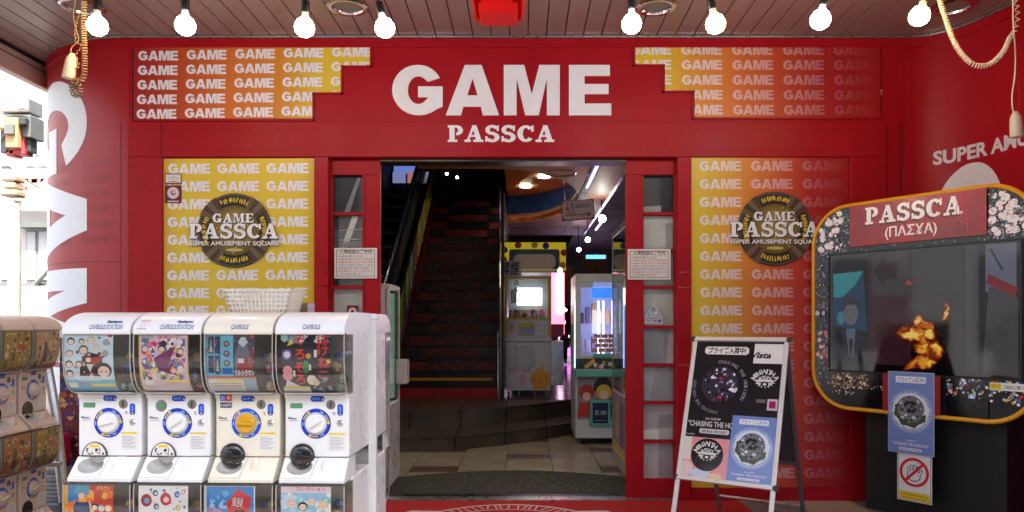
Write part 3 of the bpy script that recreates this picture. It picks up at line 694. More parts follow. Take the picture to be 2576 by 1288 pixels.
for x_, y_, z_ in ((1.62, 8.3, 3.5), (1.42, 8.3, 3.2), (1.75, 10.9, 3.4), (1.3, 12.2, 3.1)):
    MB().box((x_, y_, z_), (x_ + .035, y_ + .9, z_ + .03), .008).build('light_tube', mat('pink_tube', (250, 200, 230), emit=(225, 205, 240), es=1.0), RM, world=True)
# spotlights
SPOT = mat('spot_on', (255, 255, 250), emit=(255, 252, 240), es=25)
for (u, v, Y, r_) in ((1515, 550, 11, .055), (1479, 603, 13, .045), (1456, 628, 14, .04), (1277, 632, 14.5, .035), (1124, 437, 12, .02), (1150, 446, 13, .02)):
    p = P(u, v, Y); t = empty('spotlight', p, {1515: 'brightest small round spotlight under the black ceiling', 1479: 'dim spotlight behind the restroom sign', 1456: 'tilted spotlight at the end of the tan ceiling', 1277: 'small spotlight above the yellow topped claw machine', 1124: 'tiny lamp above the escalator stairs', 1150: 'tiny faint lamp above the stairs further back'}[u], 'spotlight', 'small spotlights inside the arcade')
    MB().lathe([(.0001, -.01), (r_ * .9, -.008), (r_, 0)], axis='y', n=14).build('lens', SPOT, t)
    MB().lathe([(r_, 0), (r_ * 1.15, .01), (r_ * .8, .14), (.0001, .14)], axis='y', n=14).build('housing', BLACK, t)
    MB().tube([(0, .08, 0), (0, .08, (3.55 if u > 1300 else 5) - p.z)], .008, 6).build('stem', BLACK, t)

# raised floor with two curved steps
STONE = mat('dark_stone', (84, 72, 62), rough=.35, var=.35, vs=3, bump=.1, bs=30)
MB().box((-2.7, 10.2, .372), (4.5, 24, .38)).build('raised_floor', mat('shiny_floor', (92, 78, 84), rough=.16, var=.15, vs=2), RM, world=True)
ST = empty('curved_steps', (0, 9, 0), 'two dark stone curved steps up from the tiled entrance floor', 'steps')
def stepcurve(off):
    # front edge of the step: from measured points, shifted back by off
    pts = [(-2.7, 7.95), (-1.35, 8.1), (-.75, 8.25), (-.2, 8.6), (.3, 9.05), (.72, 9.5), (1.3, 9.9), (2.2, 10.1), (4.5, 10.15)]
    return [(x_, y_ + off) for x_, y_ in pts]
def smooth(pts, n=6):
    p = [Vector((*q, 0)) for q in pts]; p = [p[0] * 2 - p[1]] + p + [p[-1] * 2 - p[-2]]; out = []
    for i in range(1, len(p) - 2):
        for k in range(n):
            t = k / n; a, b, c, d = p[i - 1], p[i], p[i + 1], p[i + 2]; out.append(.5 * ((2 * b) + (-a + c) * t + (2 * a - 5 * b + 4 * c - d) * t * t + (-a + 3 * b - 3 * c + d) * t ** 3))
    return out + [p[-2]]
for k, (off, z0, z1) in enumerate(((0, 0, .165), (.72, .165, .378))):
    c = smooth(stepcurve(off)); i = 0
    while i < len(c) - 1:
        j = i; L = 0
        while j < len(c) - 1 and L < .58: L += (c[j + 1] - c[j]).length; j += 1
        f_ = [(q.x, q.y) for q in c[i:j + 1]]; f_[0] = (f_[0][0] + .005, f_[0][1]); f_[-1] = (f_[-1][0] - .005, f_[-1][1])
        back = max(q[1] for q in f_) + 1.6
        MB().prism(f_ + [(f_[-1][0], back), (f_[0][0], back)], z0 + .0005, z1, axis='z').build('step_stone', STONE, ST, world=True, smooth=0)
        q0, q1v = f_[0], f_[-1]
        MB().prism([(q[0], q[1] - .012) for q in f_] + [(q[0], q[1] - .001) for q in reversed(f_)], z1 - .03, z1 - .001, axis='z').build('nosing_stone', mat('stone_nosing', (70, 62, 56), rough=.3, var=.2, vs=5), ST, world=True, smooth=0)
        i = j
# entrance floor tiles
TF = MB().box((-2.7, FY + .2, .0002), (4.5, 10.3, .004)).build('floor', mat('grout', (60, 54, 50), rough=.8)); tag(TF, kind='structure')
CRM = mat('cream_tile', (170, 160, 136), rough=.2, var=.10, vs=3, dirt=.15); BRN = mat('brown_tile', (104, 76, 68), rough=.35, var=.12, vs=20)
tm = {}
for ci in range(-6, 9):
    x0 = -1.545 + ci * .463 + .46
    st_ = (ci % 2 == 0)
    ph = {0: 0, 1: .7}[(ci // 2) % 2]
    y = 5.9 - 1.1 + ph
    while y < 10.2:
        segs = [(y, .3, BRN), (y + .3, .8, CRM)] if st_ else [(y, 1.1, CRM)]
        for (ys, L, mt) in segs:
            if ys + L < FY + .25 or ys > 10.1: continue
            key = (L, mt.name)
            if key not in tm: tm[key] = MB().box((.003, .003, .004), (.46, L - .003, .009), .0015, seg=1).build('tile', mt, TF).data; o = bpy.data.objects[-1] if False else None
            o = bpy.data.objects.new('tile', tm[key]); COL.objects.link(o); o.parent = TF; o.location = (x0, ys, 0)
        y += 1.1
for o in [o for o in TF.children if o.location.length == 0]: bpy.data.objects.remove(o)
# dark doormat with curved back edge
mt = [(-1.42, 6.08), (1.42, 6.08), (1.42, 6.3), (1.2, 6.55)] + [(1.2 - 2.5 * i / 12, 6.55 + .47 * math.sin(math.pi * i / 12) ** .8 + .05 * i / 12) for i in range(1, 12)] + [(-1.3, 6.6), (-1.42, 6.4)]
mp = [(x_, y_) for x_, y_ in mt]
DM = MB().prism(mp, .0095, .017, axis='z').build('doormat', mat('doormat', (70, 68, 56), rough=.95, var=.5, vs=90, bump=.6, bs=220)); tag(DM, 'dark speckled mat with a curved back edge just inside the entrance', 'doormat')
pt = Paint(plane((0, 0, .0172), (1, 0, 0), (0, 1, 0)), .0003, .00001); rnd = random.Random(5)
for _ in range(520):
    x, y = rnd.gauss(0, .55), rnd.uniform(6.14, 6.85)
    if abs(x) < 1.3 and y < 6.5 + .4 * math.cos(x * 1.2): pt.rect(x, y, x + rnd.uniform(.003, .007), y + rnd.uniform(.012, .03), rnd.choice([(120, 112, 90), (96, 92, 76), (160, 152, 124)]))
tag(pt.build('specks', DM), kind='stuff')
# red mat outside with white emblem
RMAT = MB().box((-1.75, 4.3, .0085), (1.72, FY - .035, .016), .003).build('red_mat', mat('red_mat', (176, 26, 28), rough=.85, var=.08, vs=40, bump=.3, bs=300)); tag(RMAT, 'red floor mat with white round emblem in front of the entrance', 'mat')
pt = Paint(plane((-.1, 4.98, .0162), (1, 0, 0), (0, 1, 0)), .0006, .00004)
pt.ring(0, 0, .70, .725, (214, 200, 190), n=64); pt.ring(0, 0, .56, .575, (214, 200, 190), n=64)
for k in range(72):
    a = R(k * 5); n_ = Vector((math.cos(a), math.sin(a))); tt = Vector((-n_.y, n_.x))
    pt.line(tuple(n_ * .59 + tt * random.uniform(-.02, .02)), tuple(n_ * .69 + tt * random.uniform(-.02, .02)), .012, (214, 200, 190))
for a in (32, 148): pt.poly([(.7 * math.cos(R(b)), .7 * math.sin(R(b))) for b in (a - 14, a + 14)] + [(.98 * math.cos(R(b)), .78 * math.sin(R(b))) for b in (a + 10, a - 10)], (206, 190, 184))
pt.slab('PASSCA', -.6, -.15, .6, .3, (214, 200, 190)); pt.build('print', RMAT)

# ------------------------------------------------------------------ STAIRS
SR = empty('staircase', (-1, 10.3, .38), 'dark steep staircase with red carpet squares on its risers', 'staircase')
STB = mat('stair_black', (14, 11, 11), rough=.3, var=.3, vs=6); STR_ = mat('stair_red', (96, 16, 20), rough=.45, var=.3, vs=12)
TRD, RSR = .235, .178
for i in range(27):
    y = 10.3 + i * TRD; z = .38 + i * RSR
    s_ = MB().box((-1.72, y, z), (-.335, y + TRD * 1.15, z + RSR - .001)).build('step', STB, SR, world=True)
    MB().box((-1.72, y - .012, z + RSR - .02), (-.335, y - .001, z + RSR), .003, seg=1).build('nosing', mat('nosing', (46, 42, 42), rough=.22, metal=.5), s_, world=True)
    if i == 1: MB().box((-1.62, y - .016, z + .06), (-.42, y - .002, z + .10)).build('yellow_strip', mat('yellow_strip', (196, 132, 24), rough=.5), s_, world=True)
    if i == 0: MB().box((-1.72, y - .006, z + .002), (-.335, y - .001, z + RSR - .024)).build('red_riser', mat('riser_red', (140, 20, 22), rough=.5), s_, world=True)
    elif i > 1:
        rr = [(-1.72, -1.45), (-.62, -.335)] if i % 2 == 0 else [(-1.42, -.66)]
        for a, b in rr: MB().box((a, y - .004, z + .015), (b, y - .0005, z + RSR - .03)).build('red_square', STR_, s_, world=True)
        if i < 14:
            pt = Paint(plane((0, y - .0055, 0), (1, 0, 0)), .0004); pt.slab('PASSCA', -1.5, z + .03, -.58, .1, (60, 12, 14) if i % 2 else (120, 20, 24)); pt.build('lettering', s_, world=True)
MB().tube([(-.33, 10.2, .38), (-.33, 10.2, 1.3), (-.36, 16.3, 5.9)], .02, 10).build('handrail', CHROME, SR, world=True)
MB().tube([(-.3, 10.0, .38), (-.3, 10.0, 3.25)], .012, 8).build('rail_post', CHROME, SR, world=True)
MB().prism([(10.2, .38), (10.2, .75), (16.9, 5.8), (16.9, 5.3)], -1.75, -1.722, axis='x').build('red_stringer', mat('stringer_red', (90, 12, 18), rough=.25), SR, world=True)
# escalator
ES = empty('escalator', (-2.2, 9.3, .38), 'dark escalator with glossy balustrade and colourful posters left of the stairs', 'escalator')
sl = .72
def esz(y): return 1.32 + max(0, y - 9.3) * sl
BAL = [(8.6, .38), (8.6, 1.1), (9.0, 1.3), (9.3, 1.32), (17, 1.32 + 7.7 * sl), (17, .5 + 7.7 * sl - .4), (9.6, .38)]
MB().prism(BAL, -1.93, -1.87, axis='x').build('balustrade', mat('balustrade', (52, 52, 56), rough=.15, metal=.3), ES, world=True)
MB().tube([(-1.9, 8.55, .9), (-1.9, 8.62, 1.2), (-1.9, 9.0, 1.38), (-1.9, 9.35, 1.42), (-1.9, 17, 1.42 + 7.65 * sl)], .035, 10).build('handrail', mat('handrail_gloss', (150, 160, 190), rough=.15, metal=.8), ES, world=True)
MB().prism([(9.4, .38), (9.4, .9), (17, .9 + 7.6 * sl), (17, .2 + 7.6 * sl)], -1.8, -1.755, axis='x').build('outer_skirt', mat('skirt_metal', (90, 92, 96), rough=.2, metal=.8), ES, world=True)
pt = Paint(lambda x_, y_, h: Vector((-1.75 + h, x_, y_)), .001, .00004)
pc = [(190, 176, 40), (180, 190, 60), (60, 110, 60), (200, 206, 200), (70, 90, 130), (190, 70, 60), (150, 150, 40), (210, 200, 150)]
for k in range(46):
    y_ = 10.0 + k * .14; z_ = .96 + (y_ - 9.4) * sl; c = pc[(k // 3) % len(pc)] if random.random() < .6 else random.choice(pc)
    pt.poly([(y_, z_ - .55), (y_ + .13, z_ - .55 + .13 * sl), (y_ + .13, z_ - .02 + .13 * sl), (y_, z_ - .02)], c)
    for q in range(5): pt.circ(y_ + random.uniform(.02, .11), z_ - random.uniform(.08, .5), random.uniform(.015, .04), random.choice(pc), n=7)
pt.build('poster_strip', ES, world=True)
pt = Paint(lambda x_, y_, h: Vector((-1.869 + h, x_, y_)), .001, .00004)
for k in range(24):
    y_ = 10.2 + k * .26; z_ = 1.2 + (y_ - 9.3) * sl
    pt.poly([(y_, z_ - .4), (y_ + .22, z_ - .4 + .22 * sl), (y_ + .22, z_ + .22 * sl), (y_, z_)], random.choice([(84, 84, 30), (70, 76, 60), (52, 60, 50), (96, 90, 70), (40, 50, 70)]))
pt.build('inner_posters', ES, world=True)
for i in range(16):
    y = 9.6 + i * .42; z = .38 + max(0, (y - 9.9)) * sl
    MB().box((-2.68, y, z), (-1.94, y + .41, z + .19), .004).build('escalator_step', BLACK, ES, world=True)
MB().box((-2.65, 15.2, 4.55), (-2.2, 15.22, 4.85)).build('glow_panel', mat('blue_glow', (120, 150, 210), emit=(110, 140, 220), es=.2), ES, world=True)
for k in range(3): MB().box((-2.62 + k * .3, 14.9, 4.3), (-2.36 + k * .3, 14.93, 4.52)).build('glow_panel', mat('dim_glow%s' % 'abc'[k], (160, 170, 200), emit=((150, 160, 220), (220, 140, 140), (230, 235, 255))[k], es=.15), ES, world=True)

# ------------------------------------------------------------------ claw machines
GLOWW = mat('glow_white', (255, 255, 255), emit=(250, 252, 255), es=1.5)
GLOWP = mat('glow_pink', (255, 200, 210), emit=(255, 120, 150), es=.7)
CLAWB = mat('claw_white', (206, 208, 212), rough=.35, var=.04, dirt=.05)
# machine one: yellow top
p0 = Vector((-.315, 10.6, .378)); C1 = empty('claw_machine', (.2, 10.9, .378), 'claw machine with yellow fruit topped header and chick on its base, at the stair foot', 'claw machine')
def q1(x0, z0, x1, z1, y0, y1, nm, mt, bev=.006, par=None):
    """front coordinates in metres from the lower left corner of the machine's picture"""
    return MB().box((p0.x + x0, p0.y + y0, p0.z + z0), (p0.x + x1, p0.y + y1, p0.z + z1), bev).build(nm, mt, par or C1, world=True)
q1(.08, .09, .73, .80, 0, .8, 'lower_cabinet', CLAWB)
q1(.0, .16, .079, .80, .05, .8, 'side_cheek', CLAWB); q1(.731, .16, .92, .80, .05, .8, 'side_cheek', mat('brushed', (170, 174, 180), rough=.25, metal=.7))
q1(.05, .80, .74, .86, -.03, .8, 'shelf', CLAWB)
q1(.10, .86, .70, 1.12, .0, .8, 'control_panel', CLAWB)
dr = q1(.22, .42, .50, .74, -.012, -.0005, 'door', mat('claw_door', (186, 190, 198), rough=.3)); q1(.245, .63, .262, .65, -.02, -.0125, 'lock', CHROME, .002, dr)
YT = mat('yellow_trim', (204, 186, 30), rough=.4)
for a in ((.06, .87, .10, 1.74), (.70, .87, .74, 1.74)): q1(*a, -.012, .02, 'window_post', YT)
q1(.101, 1.70, .699, 1.74, -.012, .02, 'window_rail', YT); q1(.101, 1.121, .699, 1.145, -.012, .02, 'window_rail', YT)
q1(.101, 1.146, .699, 1.699, .0, .006, 'glass_pane', GLASS, 0)
q1(.0, .86, .059, 1.8, .02, .8, 'side_post', CLAWB)
q1(.11, 1.12, .72, 1.8, .78, .8, 'light_box_back', mat('soft_back', (120, 126, 124), rough=.5), 0)
q1(.24, 1.34, .62, 1.60, .6, .62, 'lit_panel', GLOWW, 0)
q1(.741, .90, .93, 1.95, .04, .06, 'pink_light_panel', GLOWP, 0); q1(.83, 1.2, .90, 1.9, .02, .035, 'light_tube', GLOWW, .006)
q1(.741, .86, .92, 1.05, .0, .03, 'pink_base', mat('magenta', (150, 20, 80), rough=.4))
q1(-.0, 1.79, .93, 1.83, .02, .8, 'deck', CLAWB)
q1(.2, 1.62, .27, 1.70, .3, .4, 'claw_carriage', CLAWB); 
m = MB()
for d in (-.05, 0, .05): m.tube([(p0.x + .22, p0.y + .35, p0.z + 1.6), (p0.x + .22 + d * 1.2, p0.y + .33, p0.z + 1.48), (p0.x + .22 + d * .8, p0.y + .33, p0.z + 1.38)], .01, 6)
m.build('claw', CHROME, C1, world=True)
q1(.15, 1.36, .24, 1.56, .28, .42, 'claw_motor', CLAWB, .01)
for k in range(16):
    c = random.choice([(90, 90, 96), (200, 190, 90), (196, 190, 180), (180, 90, 80), (130, 130, 140), (210, 210, 205)])
    xx = p0.x + .16 + (k % 8) * .065; zz = p0.z + 1.17 + (k // 8) * .06
    MB().lathe([(.0001, -.045), (.032, -.03), (.043, 0), (.03, .032), (.0001, .045)], (xx, p0.y + .25 + .1 * (k // 8), zz), n=10).build('prize', mat('prize_%d_%d_%d' % c, c, rough=.8, bump=.4), C1, world=True)
# header
q1(.0, 1.83, .95, 2.23, .02, .7, 'header_box', mat('header_yellow', (206, 184, 40), rough=.4, emit=(206, 184, 40), es=.12))
pt = Paint(plane((p0.x, p0.y + .018, p0.z), (1, 0, 0)), .001, .00004)
pt.rrect(.13, 1.84, .86, 2.13, .04, (70, 96, 100)); pt.rrect(.19, 1.845, .8, 2.06, .09, (220, 208, 188))
for cx, cy, cc in ((.06, 2.12, (40, 70, 150)), (.26, 2.19, (190, 50, 40)), (.5, 2.19, (230, 214, 80)), (.66, 2.18, (40, 60, 150)), (.05, 1.98, (150, 40, 120)), (.92, 2.08, (190, 60, 40)), (.9, 1.9, (220, 160, 60))): pt.circ(cx, cy, .05, cc, n=10)
pt.text('わくわく', .3, 1.70 + .005, .035, (200, 90, 120), w=.25); pt.build('header_print', C1, world=True)
pt = Paint(plane((p0.x, p0.y - .001, p0.z), (1, 0, 0)), .001, .00004)
pt.poly(arc(.58, .255, .15, .14, 190, -50, 16) + [(.70, .105), (.5, .105)], (226, 170, 60)); pt.circ(.6, .41, .035, (226, 170, 60))
pt.circ(.5, .26, .012, (50, 34, 24)); pt.circ(.66, .26, .012, (50, 34, 24)); pt.poly([(.56, .24), (.61, .24), (.585, .19)], (220, 90, 50)); pt.circ(.47, .21, .02, (236, 130, 110)); pt.circ(.69, .21, .02, (236, 130, 110))
pt.circ(.18, .27, .04, (226, 220, 214)); pt.circ(.18, .19, .03, (226, 220, 214)); pt.circ(.32, .27, .05, (214, 160, 200)); pt.circ(.32, .19, .035, (214, 160, 200))
pt.text('ぴよころーせんか', .12, .36, .05, (170, 90, 110), w=.32, bold=.03)
pt.rect(.12, .9, .2, 1.08, (200, 204, 210)); pt.circ(.16, 1.0, .03, (206, 160, 40)); pt.rect(.27, .88, .5, 1.05, (160, 166, 176)); pt.rect(.28, 1.02, .49, 1.07, (206, 186, 40)); pt.rect(.56, .9, .62, 1.09, (226, 226, 230)); pt.rect(.58, .95, .6, .97, (60, 60, 60)); pt.rect(.58, 1.02, .6, 1.04, (60, 60, 60))
pt.build('cabinet_print', C1, world=True)
m = MB()
for x_ in (.12, .27, .5, .68): 
    c = MB().lathe([(.0001, -.015), (.035, -.015), (.035, .015), (.0001, .015)], (p0.x + x_, p0.y + .1, p0.z + .035), 'x', 12).build('caster', GREYP, C1, world=True)
t = empty('no_smoking_notice', (p0.x + .13, p0.y - .03, p0.z + 1.83), 'white paper notice with large characters hung on the claw machine corner', 'notice')
MB().box((-.15, -.004, -.1), (.18, 0, .13)).build('sheet', mat('grey_paper', (196, 194, 204), rough=.6), t)
pt = Paint(plane((0, -.005, 0), (1, 0, 0))); pt.text('禁煙', -.12, -.06, .15, (60, 58, 66), w=.27, bold=.02); pt.build('print', t)
# machine two: teal trim, brick front
p0 = Vector((.625, 8.58, .009)); C1 = empty('claw_machine', (.95, 9, .009), 'white claw machine with teal ledge and small blue notice in front of the raised floor', 'claw machine')
q1(.0, .08, .95, 1.05, 0, .8, 'lower_cabinet', CLAWB)
q1(.0, 1.05, .06, 1.9, .0, .8, 'corner_post', mat('white_post', (196, 200, 204), rough=.3)); q1(.89, 1.05, .95, 1.9, 0, .8, 'corner_post', MATS['white_post'])
q1(.0, 1.9, .95, 2.0, 0, .8, 'top_frame', MATS['white_post']); q1(.0, 1.84, .2, 1.9, .001, .05, 'top_rail', MATS['white_post'])
q1(.061, 1.0, .889, 1.9, .74, .76, 'lit_back', mat('lit_back', (200, 210, 255), emit=(170, 180, 235), es=.10), 0)
q1(.061, 1.02, .889, 1.83, .01, .016, 'glass_pane', GLASS, 0)
for x_ in (.3, .36, .47, .56): q1(x_, 1.05, x_ + .018, 1.7, .4, .42, 'light_tube', mat('cool_tube', (220, 220, 255), emit=(220, 215, 255), es=2), .004)
q1(.2, 1.72, .88, 1.84, .05, .1, 'blue_header', mat('blue_header', (40, 100, 190), emit=(40, 110, 220), es=.5))
q1(-.012, .9, -.002, 1.7, .02, .05, 'blue_side_light', mat('blue_side', (150, 200, 255), emit=(130, 180, 255), es=1.2), 0)
TEAL = mat('teal_plastic', (96, 176, 164), rough=.4)
q1(-.01, .80, .95, .88, -.12, -.002, 'teal_ledge', TEAL, .012); q1(.2, 1.02, .95, 1.07, -.06, -.002, 'teal_box', TEAL, .01)
pt = Paint(plane((p0.x, p0.y - .0005, p0.z), (1, 0, 0)), .001, .00004)
pt.rect(.02, .3, .93, .79, (150, 140, 156)); 
for k in range(60): pt.circ(random.uniform(.04, .5), random.uniform(.32, .77), random.uniform(.006, .02), random.choice([(120, 112, 130), (176, 160, 170), (130, 120, 150)]), n=6)
pt.rect(.0, .89, .95, 1.01, (60, 52, 60))
for k in range(14): pt.circ(.03 + k * .034, random.uniform(.91, .98), .028, random.choice([(40, 90, 70), (214, 176, 80), (170, 70, 50), (220, 214, 200), (60, 70, 80)]), n=8)
pt.circ(.13, .62, .09, (176, 60, 44)); pt.circ(.13, .57, .05, (226, 190, 166)); pt.circ(.32, .68, .11, (40, 36, 44)); pt.circ(.33, .62, .09, (220, 178, 70)); pt.circ(.33, .59, .05, (230, 200, 176)); pt.poly([(.25, .5), (.42, .5), (.46, .33), (.2, .33)], (60, 54, 70)); pt.poly([(.05, .5), (.2, .5), (.22, .33), (.02, .33)], (190, 60, 50)); pt.line((.3, .4), (.47, .62), .02, (120, 80, 50))
pt.build('cabinet_print', C1, world=True)
for k in range(20):
    xx = .08 + (k % 10) * .08; zz = 1.08 + (k // 10) * .34; c = random.choice([(150, 120, 160), (200, 190, 210), (90, 84, 110), (190, 150, 110), (120, 140, 190)])
    q1(xx, zz, xx + .06, zz + random.uniform(.08, .26), .5, .6, 'prize_box', mat('pbox_%d_%d_%d' % c, c, rough=.5), .004)
BRK = mat('toy_brick', (222, 160, 128), rough=.6)
for r_ in range(4):
    for c_ in range(3):
        bb = MB(); xx = p0.x + .2 + c_ * .085 + (r_ % 2) * .04; zz = p0.z + 1.08 + r_ * .055
        bb.box((xx, p0.y + .16 + r_ * .02, zz), (xx + .078, p0.y + .18 + r_ * .02, zz + .048), .003, seg=1).build('brick', BRK, C1, world=True)
q1(.45, 1.08, .62, 1.3, .2, .22, 'tilted_board', mat('tan_board', (206, 190, 150), rough=.6), 0)
for x_ in (.1, .35, .8): MB().lathe([(.0001, -.015), (.035, -.015), (.035, .015), (.0001, .015)], (p0.x + x_, p0.y + .1, p0.z + .037), 'x', 12).build('caster', BLACK, C1, world=True)
t = empty('price_board', (p0.x + .285, p0.y - .03, p0.z + .38), 'small teal framed blue notice hung on the claw machine front', 'notice')
MB().box((-.12, -.012, -.155), (.12, 0, .155), .012).build('frame', TEAL, t)
pt = Paint(plane((0, -.012, 0), (1, 0, 0))); pt.rect(-.09, -.12, .09, .12, (24, 40, 72)); pt.text('EX. ON!', -.06, -.02, .05, (190, 200, 210), w=.13); pt.rect(-.06, -.09, .06, -.084, (150, 160, 170)); pt.build('print', t)
# machine three: glass cabinet at the right of the entrance
t = empty('glass_cabinet', (1.2, 6.8, .009), 'tall silver framed glass prize cabinet behind the right edge of the entrance', 'cabinet')
X0, X1, Y0, Y1 = .90, 1.7, 6.35, 7.35
MB().box((X0, Y0, .07), (X1, Y1, .78), .006).build('base', mat('cabinet_base', (150, 146, 150), rough=.35), t, world=True)
for x_ in (X0, X1 - .035):
    for y_ in (Y0, Y1 - .035): MB().box((x_, y_, .781), (x_ + .035, y_ + .035, 2.27), .003).build('post', ALU, t, world=True)
MB().box((X0, Y0, 2.271), (X1, Y1, 2.33), .004).build('top_frame', ALU, t, world=True)
MB().box((X0 + .004, Y0 + .036, .79), (X0 + .01, Y1 - .036, 2.265)).build('glass_side', glass('cabinet_glass', (220, 225, 215), .15, .03, .18), t, world=True)
MB().box((X0 + .5, Y0 + .1, .9), (X0 + .52, Y1 - .1, 2.2)).build('lit_back', mat('dim_lit', (190, 190, 180), emit=(200, 200, 190), es=.35), t, world=True)
MB().box((X0 + .1, Y0 + .2, 1.9), (X0 + .3, Y1 - .2, 2.2)).build('yellow_box', mat('dull_yellow', (150, 130, 30), rough=.5), t, world=True)
MB().box((X0 + .08, Y0 + .3, 1.3), (X0 + .2, Y1 - .4, 1.62)).build('white_box', GLOWW, t, world=True)
MB().box((X0 + .02, Y0 + .02, .785), (X1 - .02, Y1 - .02, .9)).build('tray', mat('tray_yellow', (190, 160, 60), rough=.5), t, world=True)
pt = Paint(lambda x_, y_, h: Vector((X0 - h, Y1 - x_, y_)), .001, .00004)
pt.rect(.02, .2, .98, .76, (140, 128, 146)); pt.rect(.3, .34, .5, .68, (190, 150, 90)); pt.rect(.6, .3, .85, .7, (110, 84, 120)); pt.rect(.02, .2, .98, .25, (206, 176, 50)); pt.rect(.02, .27, .98, .29, (206, 176, 50)); pt.build('print', t, world=True)
# left cabinet
t = empty('glass_cabinet', (-1.35, 6.5, .009), 'low white cabinet with glass side behind the left edge of the entrance', 'cabinet')
X0, X1, Y0, Y1 = -1.62, -1.128, 6.25, 6.8
WCB = mat('cabinet_white', (214, 210, 206), rough=.3)
MB().box((X0, Y0, .02), (X1, Y1, .72), .006).build('base', WCB, t, world=True)
MB().box((X0, Y0, .721), (X1 - .02, Y0 + .03, 1.72), .004).build('front_panel', WCB, t, world=True)
for y_ in (Y0 + .0, Y1 - .04): MB().box((X1 - .035, y_, .722), (X1, y_ + .04, 1.72), .003).build('post', WCB, t, world=True)
MB().box((X0, Y0, 1.721), (X1, Y1, 1.76), .004).build('top', WCB, t, world=True)
MB().box((X1 - .012, Y0 + .042, .74), (X1 - .006, Y1 - .042, 1.71)).build('glass_side', glass('green_glass', (226, 240, 232), .06, .03, .10), t, world=True)
MB().box((X0 + .05, Y0 + .1, .74), (X1 - .1, Y1 - .1, 1.3)).build('contents', mat('green_goods', (120, 150, 130), rough=.5, var=.8, vs=12), t, world=True)
MB().box((X0 + .05, Y1 - .06, .74), (X1 - .04, Y1 - .05, 1.7)).build('lit_back', mat('lit_soft', (220, 235, 225), emit=(220, 240, 225), es=.25), t, world=True)
MB().box((X1 + .001, Y1 - .25, .88), (X1 + .1, Y1 - .08, 1.1), .01).build('coin_box', WCB, t, world=True)
# background machines
for k, (u0, u1, Y, c) in enumerate(((1408, 1452, 21, (255, 210, 240)), (1452, 1500, 20.5, (220, 220, 255)), (1500, 1560, 21, (255, 225, 235)))):
    a = P(u0, 800, Y); b = P(u1, 800, Y)
    t = empty('prize_machine', ((a.x + b.x) / 2, Y + .3, .38), ('lit prize machine behind the walking person', 'middle lit prize machine at the back of the hall', 'lit prize machine at the back behind the glass cabinet')[k], 'prize machine', 'lit prize machines at the back of the hall')
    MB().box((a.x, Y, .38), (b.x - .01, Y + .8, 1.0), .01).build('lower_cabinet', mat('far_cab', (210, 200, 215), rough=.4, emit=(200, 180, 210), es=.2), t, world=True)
    MB().box((a.x, Y + .5, 1.001), (b.x - .01, Y + .8, 1.95), .01).build('lit_back', mat('far_lit_%d' % k, c, emit=c, es=1.6), t, world=True)
    MB().box((a.x, Y, 1.951), (b.x - .01, Y + .8, 2.15), .01).build('header', mat('far_head_%d' % k, (220, 100, 180), emit=((150, 60, 150), (235, 225, 255), (200, 120, 190))[k], es=.8), t, world=True)
    MB().box((a.x, Y - .01, .55), (b.x - .05, Y - .002, .8)).build('magenta_panel', mat('far_mag', (230, 120, 220), emit=(220, 110, 220), es=.8), t, world=True)
    for q in range(6):
        xx = a.x + .06 + q * (b.x - a.x) / 6.5; MB().box((xx, Y + .2, 1.05), (xx + .05, Y + .3, 1.2 + .12 * (q % 3)), .01).build('prize', mat('far_prize_%d' % (q % 3), ((90, 70, 60), (200, 190, 90), (120, 140, 150))[q % 3]), t, world=True)
t = empty('cardboard_boxes', P(1502, 660, 12), 'brown cardboard boxes stacked high behind the claw machines', 'boxes'); 
for (u0, v0, u1, v1) in ((1470, 640, 1500, 700), (1500, 635, 1530, 690), (1441, 690, 1469, 760), (1405, 670, 1440, 760)):
    a = P(u0, v1, 13); b = P(u1, v0, 13); MB().box((a.x, 13, a.z), (b.x - .01, 13.4, b.z), .005).build('cardboard_box', mat('cardboard', (96, 66, 42), rough=.8), t, world=True)
sh = P(1500, 760, 13); zz = P(0, 760, 13).z
MB().box((sh.x - .72, 12.95, zz - .03), (sh.x + .25, 13.45, zz - .002)).build('shelf', BLACK, t, world=True)
for x_ in (sh.x - .28, sh.x + .2): MB().box((x_, 12.97, .378), (x_ + .03, 13.43, zz - .031)).build('shelf_post', BLACK, t, world=True)
MB().box((P(1470, 0, 13).x, 13.0, zz), (P(1530, 0, 13).x, 13.4, P(0, 702, 13).z)).build('cardboard_box', mat('cardboard_dark', (70, 48, 32), rough=.8), t, world=True)
t = empty('blue_screen', P(1499, 646, 12), 'thin glowing blue strip high in the dark hall', 'light'); MB().box((-.16, 0, -.03), (.16, .02, .03)).build('panel', mat('bluestrip', (90, 170, 230), emit=(80, 160, 230), es=.9), t)

# hanging restroom sign
p = P(1454, 528, 9.0); t = empty('hanging_sign', p, 'red edged white restroom direction sign hanging from the tan ceiling', 'sign'); t.rotation_euler = (0, R(-4), 0)
MB().box((-.2, 0, -.125), (.2, .02, .125), .004).build('plate', mat('sign_red', (130, 36, 34), rough=.4), t)
pt = Paint(plane((0, 0, 0), (1, 0, 0)), .001); pt.rrect(-.19, -.11, .19, .115, .04, (176, 168, 166))
pt.poly([(-.15, .0), (-.1, .0), (-.125, .07)], (190, 30, 34)); pt.circ(-.125, .078, .013, (190, 30, 34)); pt.rect(-.08, 0, -.065, .06, (40, 90, 180)); pt.circ(-.072, .075, .013, (40, 90, 180)); pt.line((-.05, -.01), (-.05, .09), .004, (90, 90, 90))
pt.text('TEDECORT', -.035, .025, .04, (50, 46, 50), w=.19); pt.line((-.16, -.06), (.13, -.06), .012, (150, 30, 34)); pt.poly([(.11, -.09), (.11, -.03), (.165, -.06)], (150, 30, 34)); pt.text('お手洗い', -.15, -.045, .024, (90, 80, 84)); pt.build('print', t)
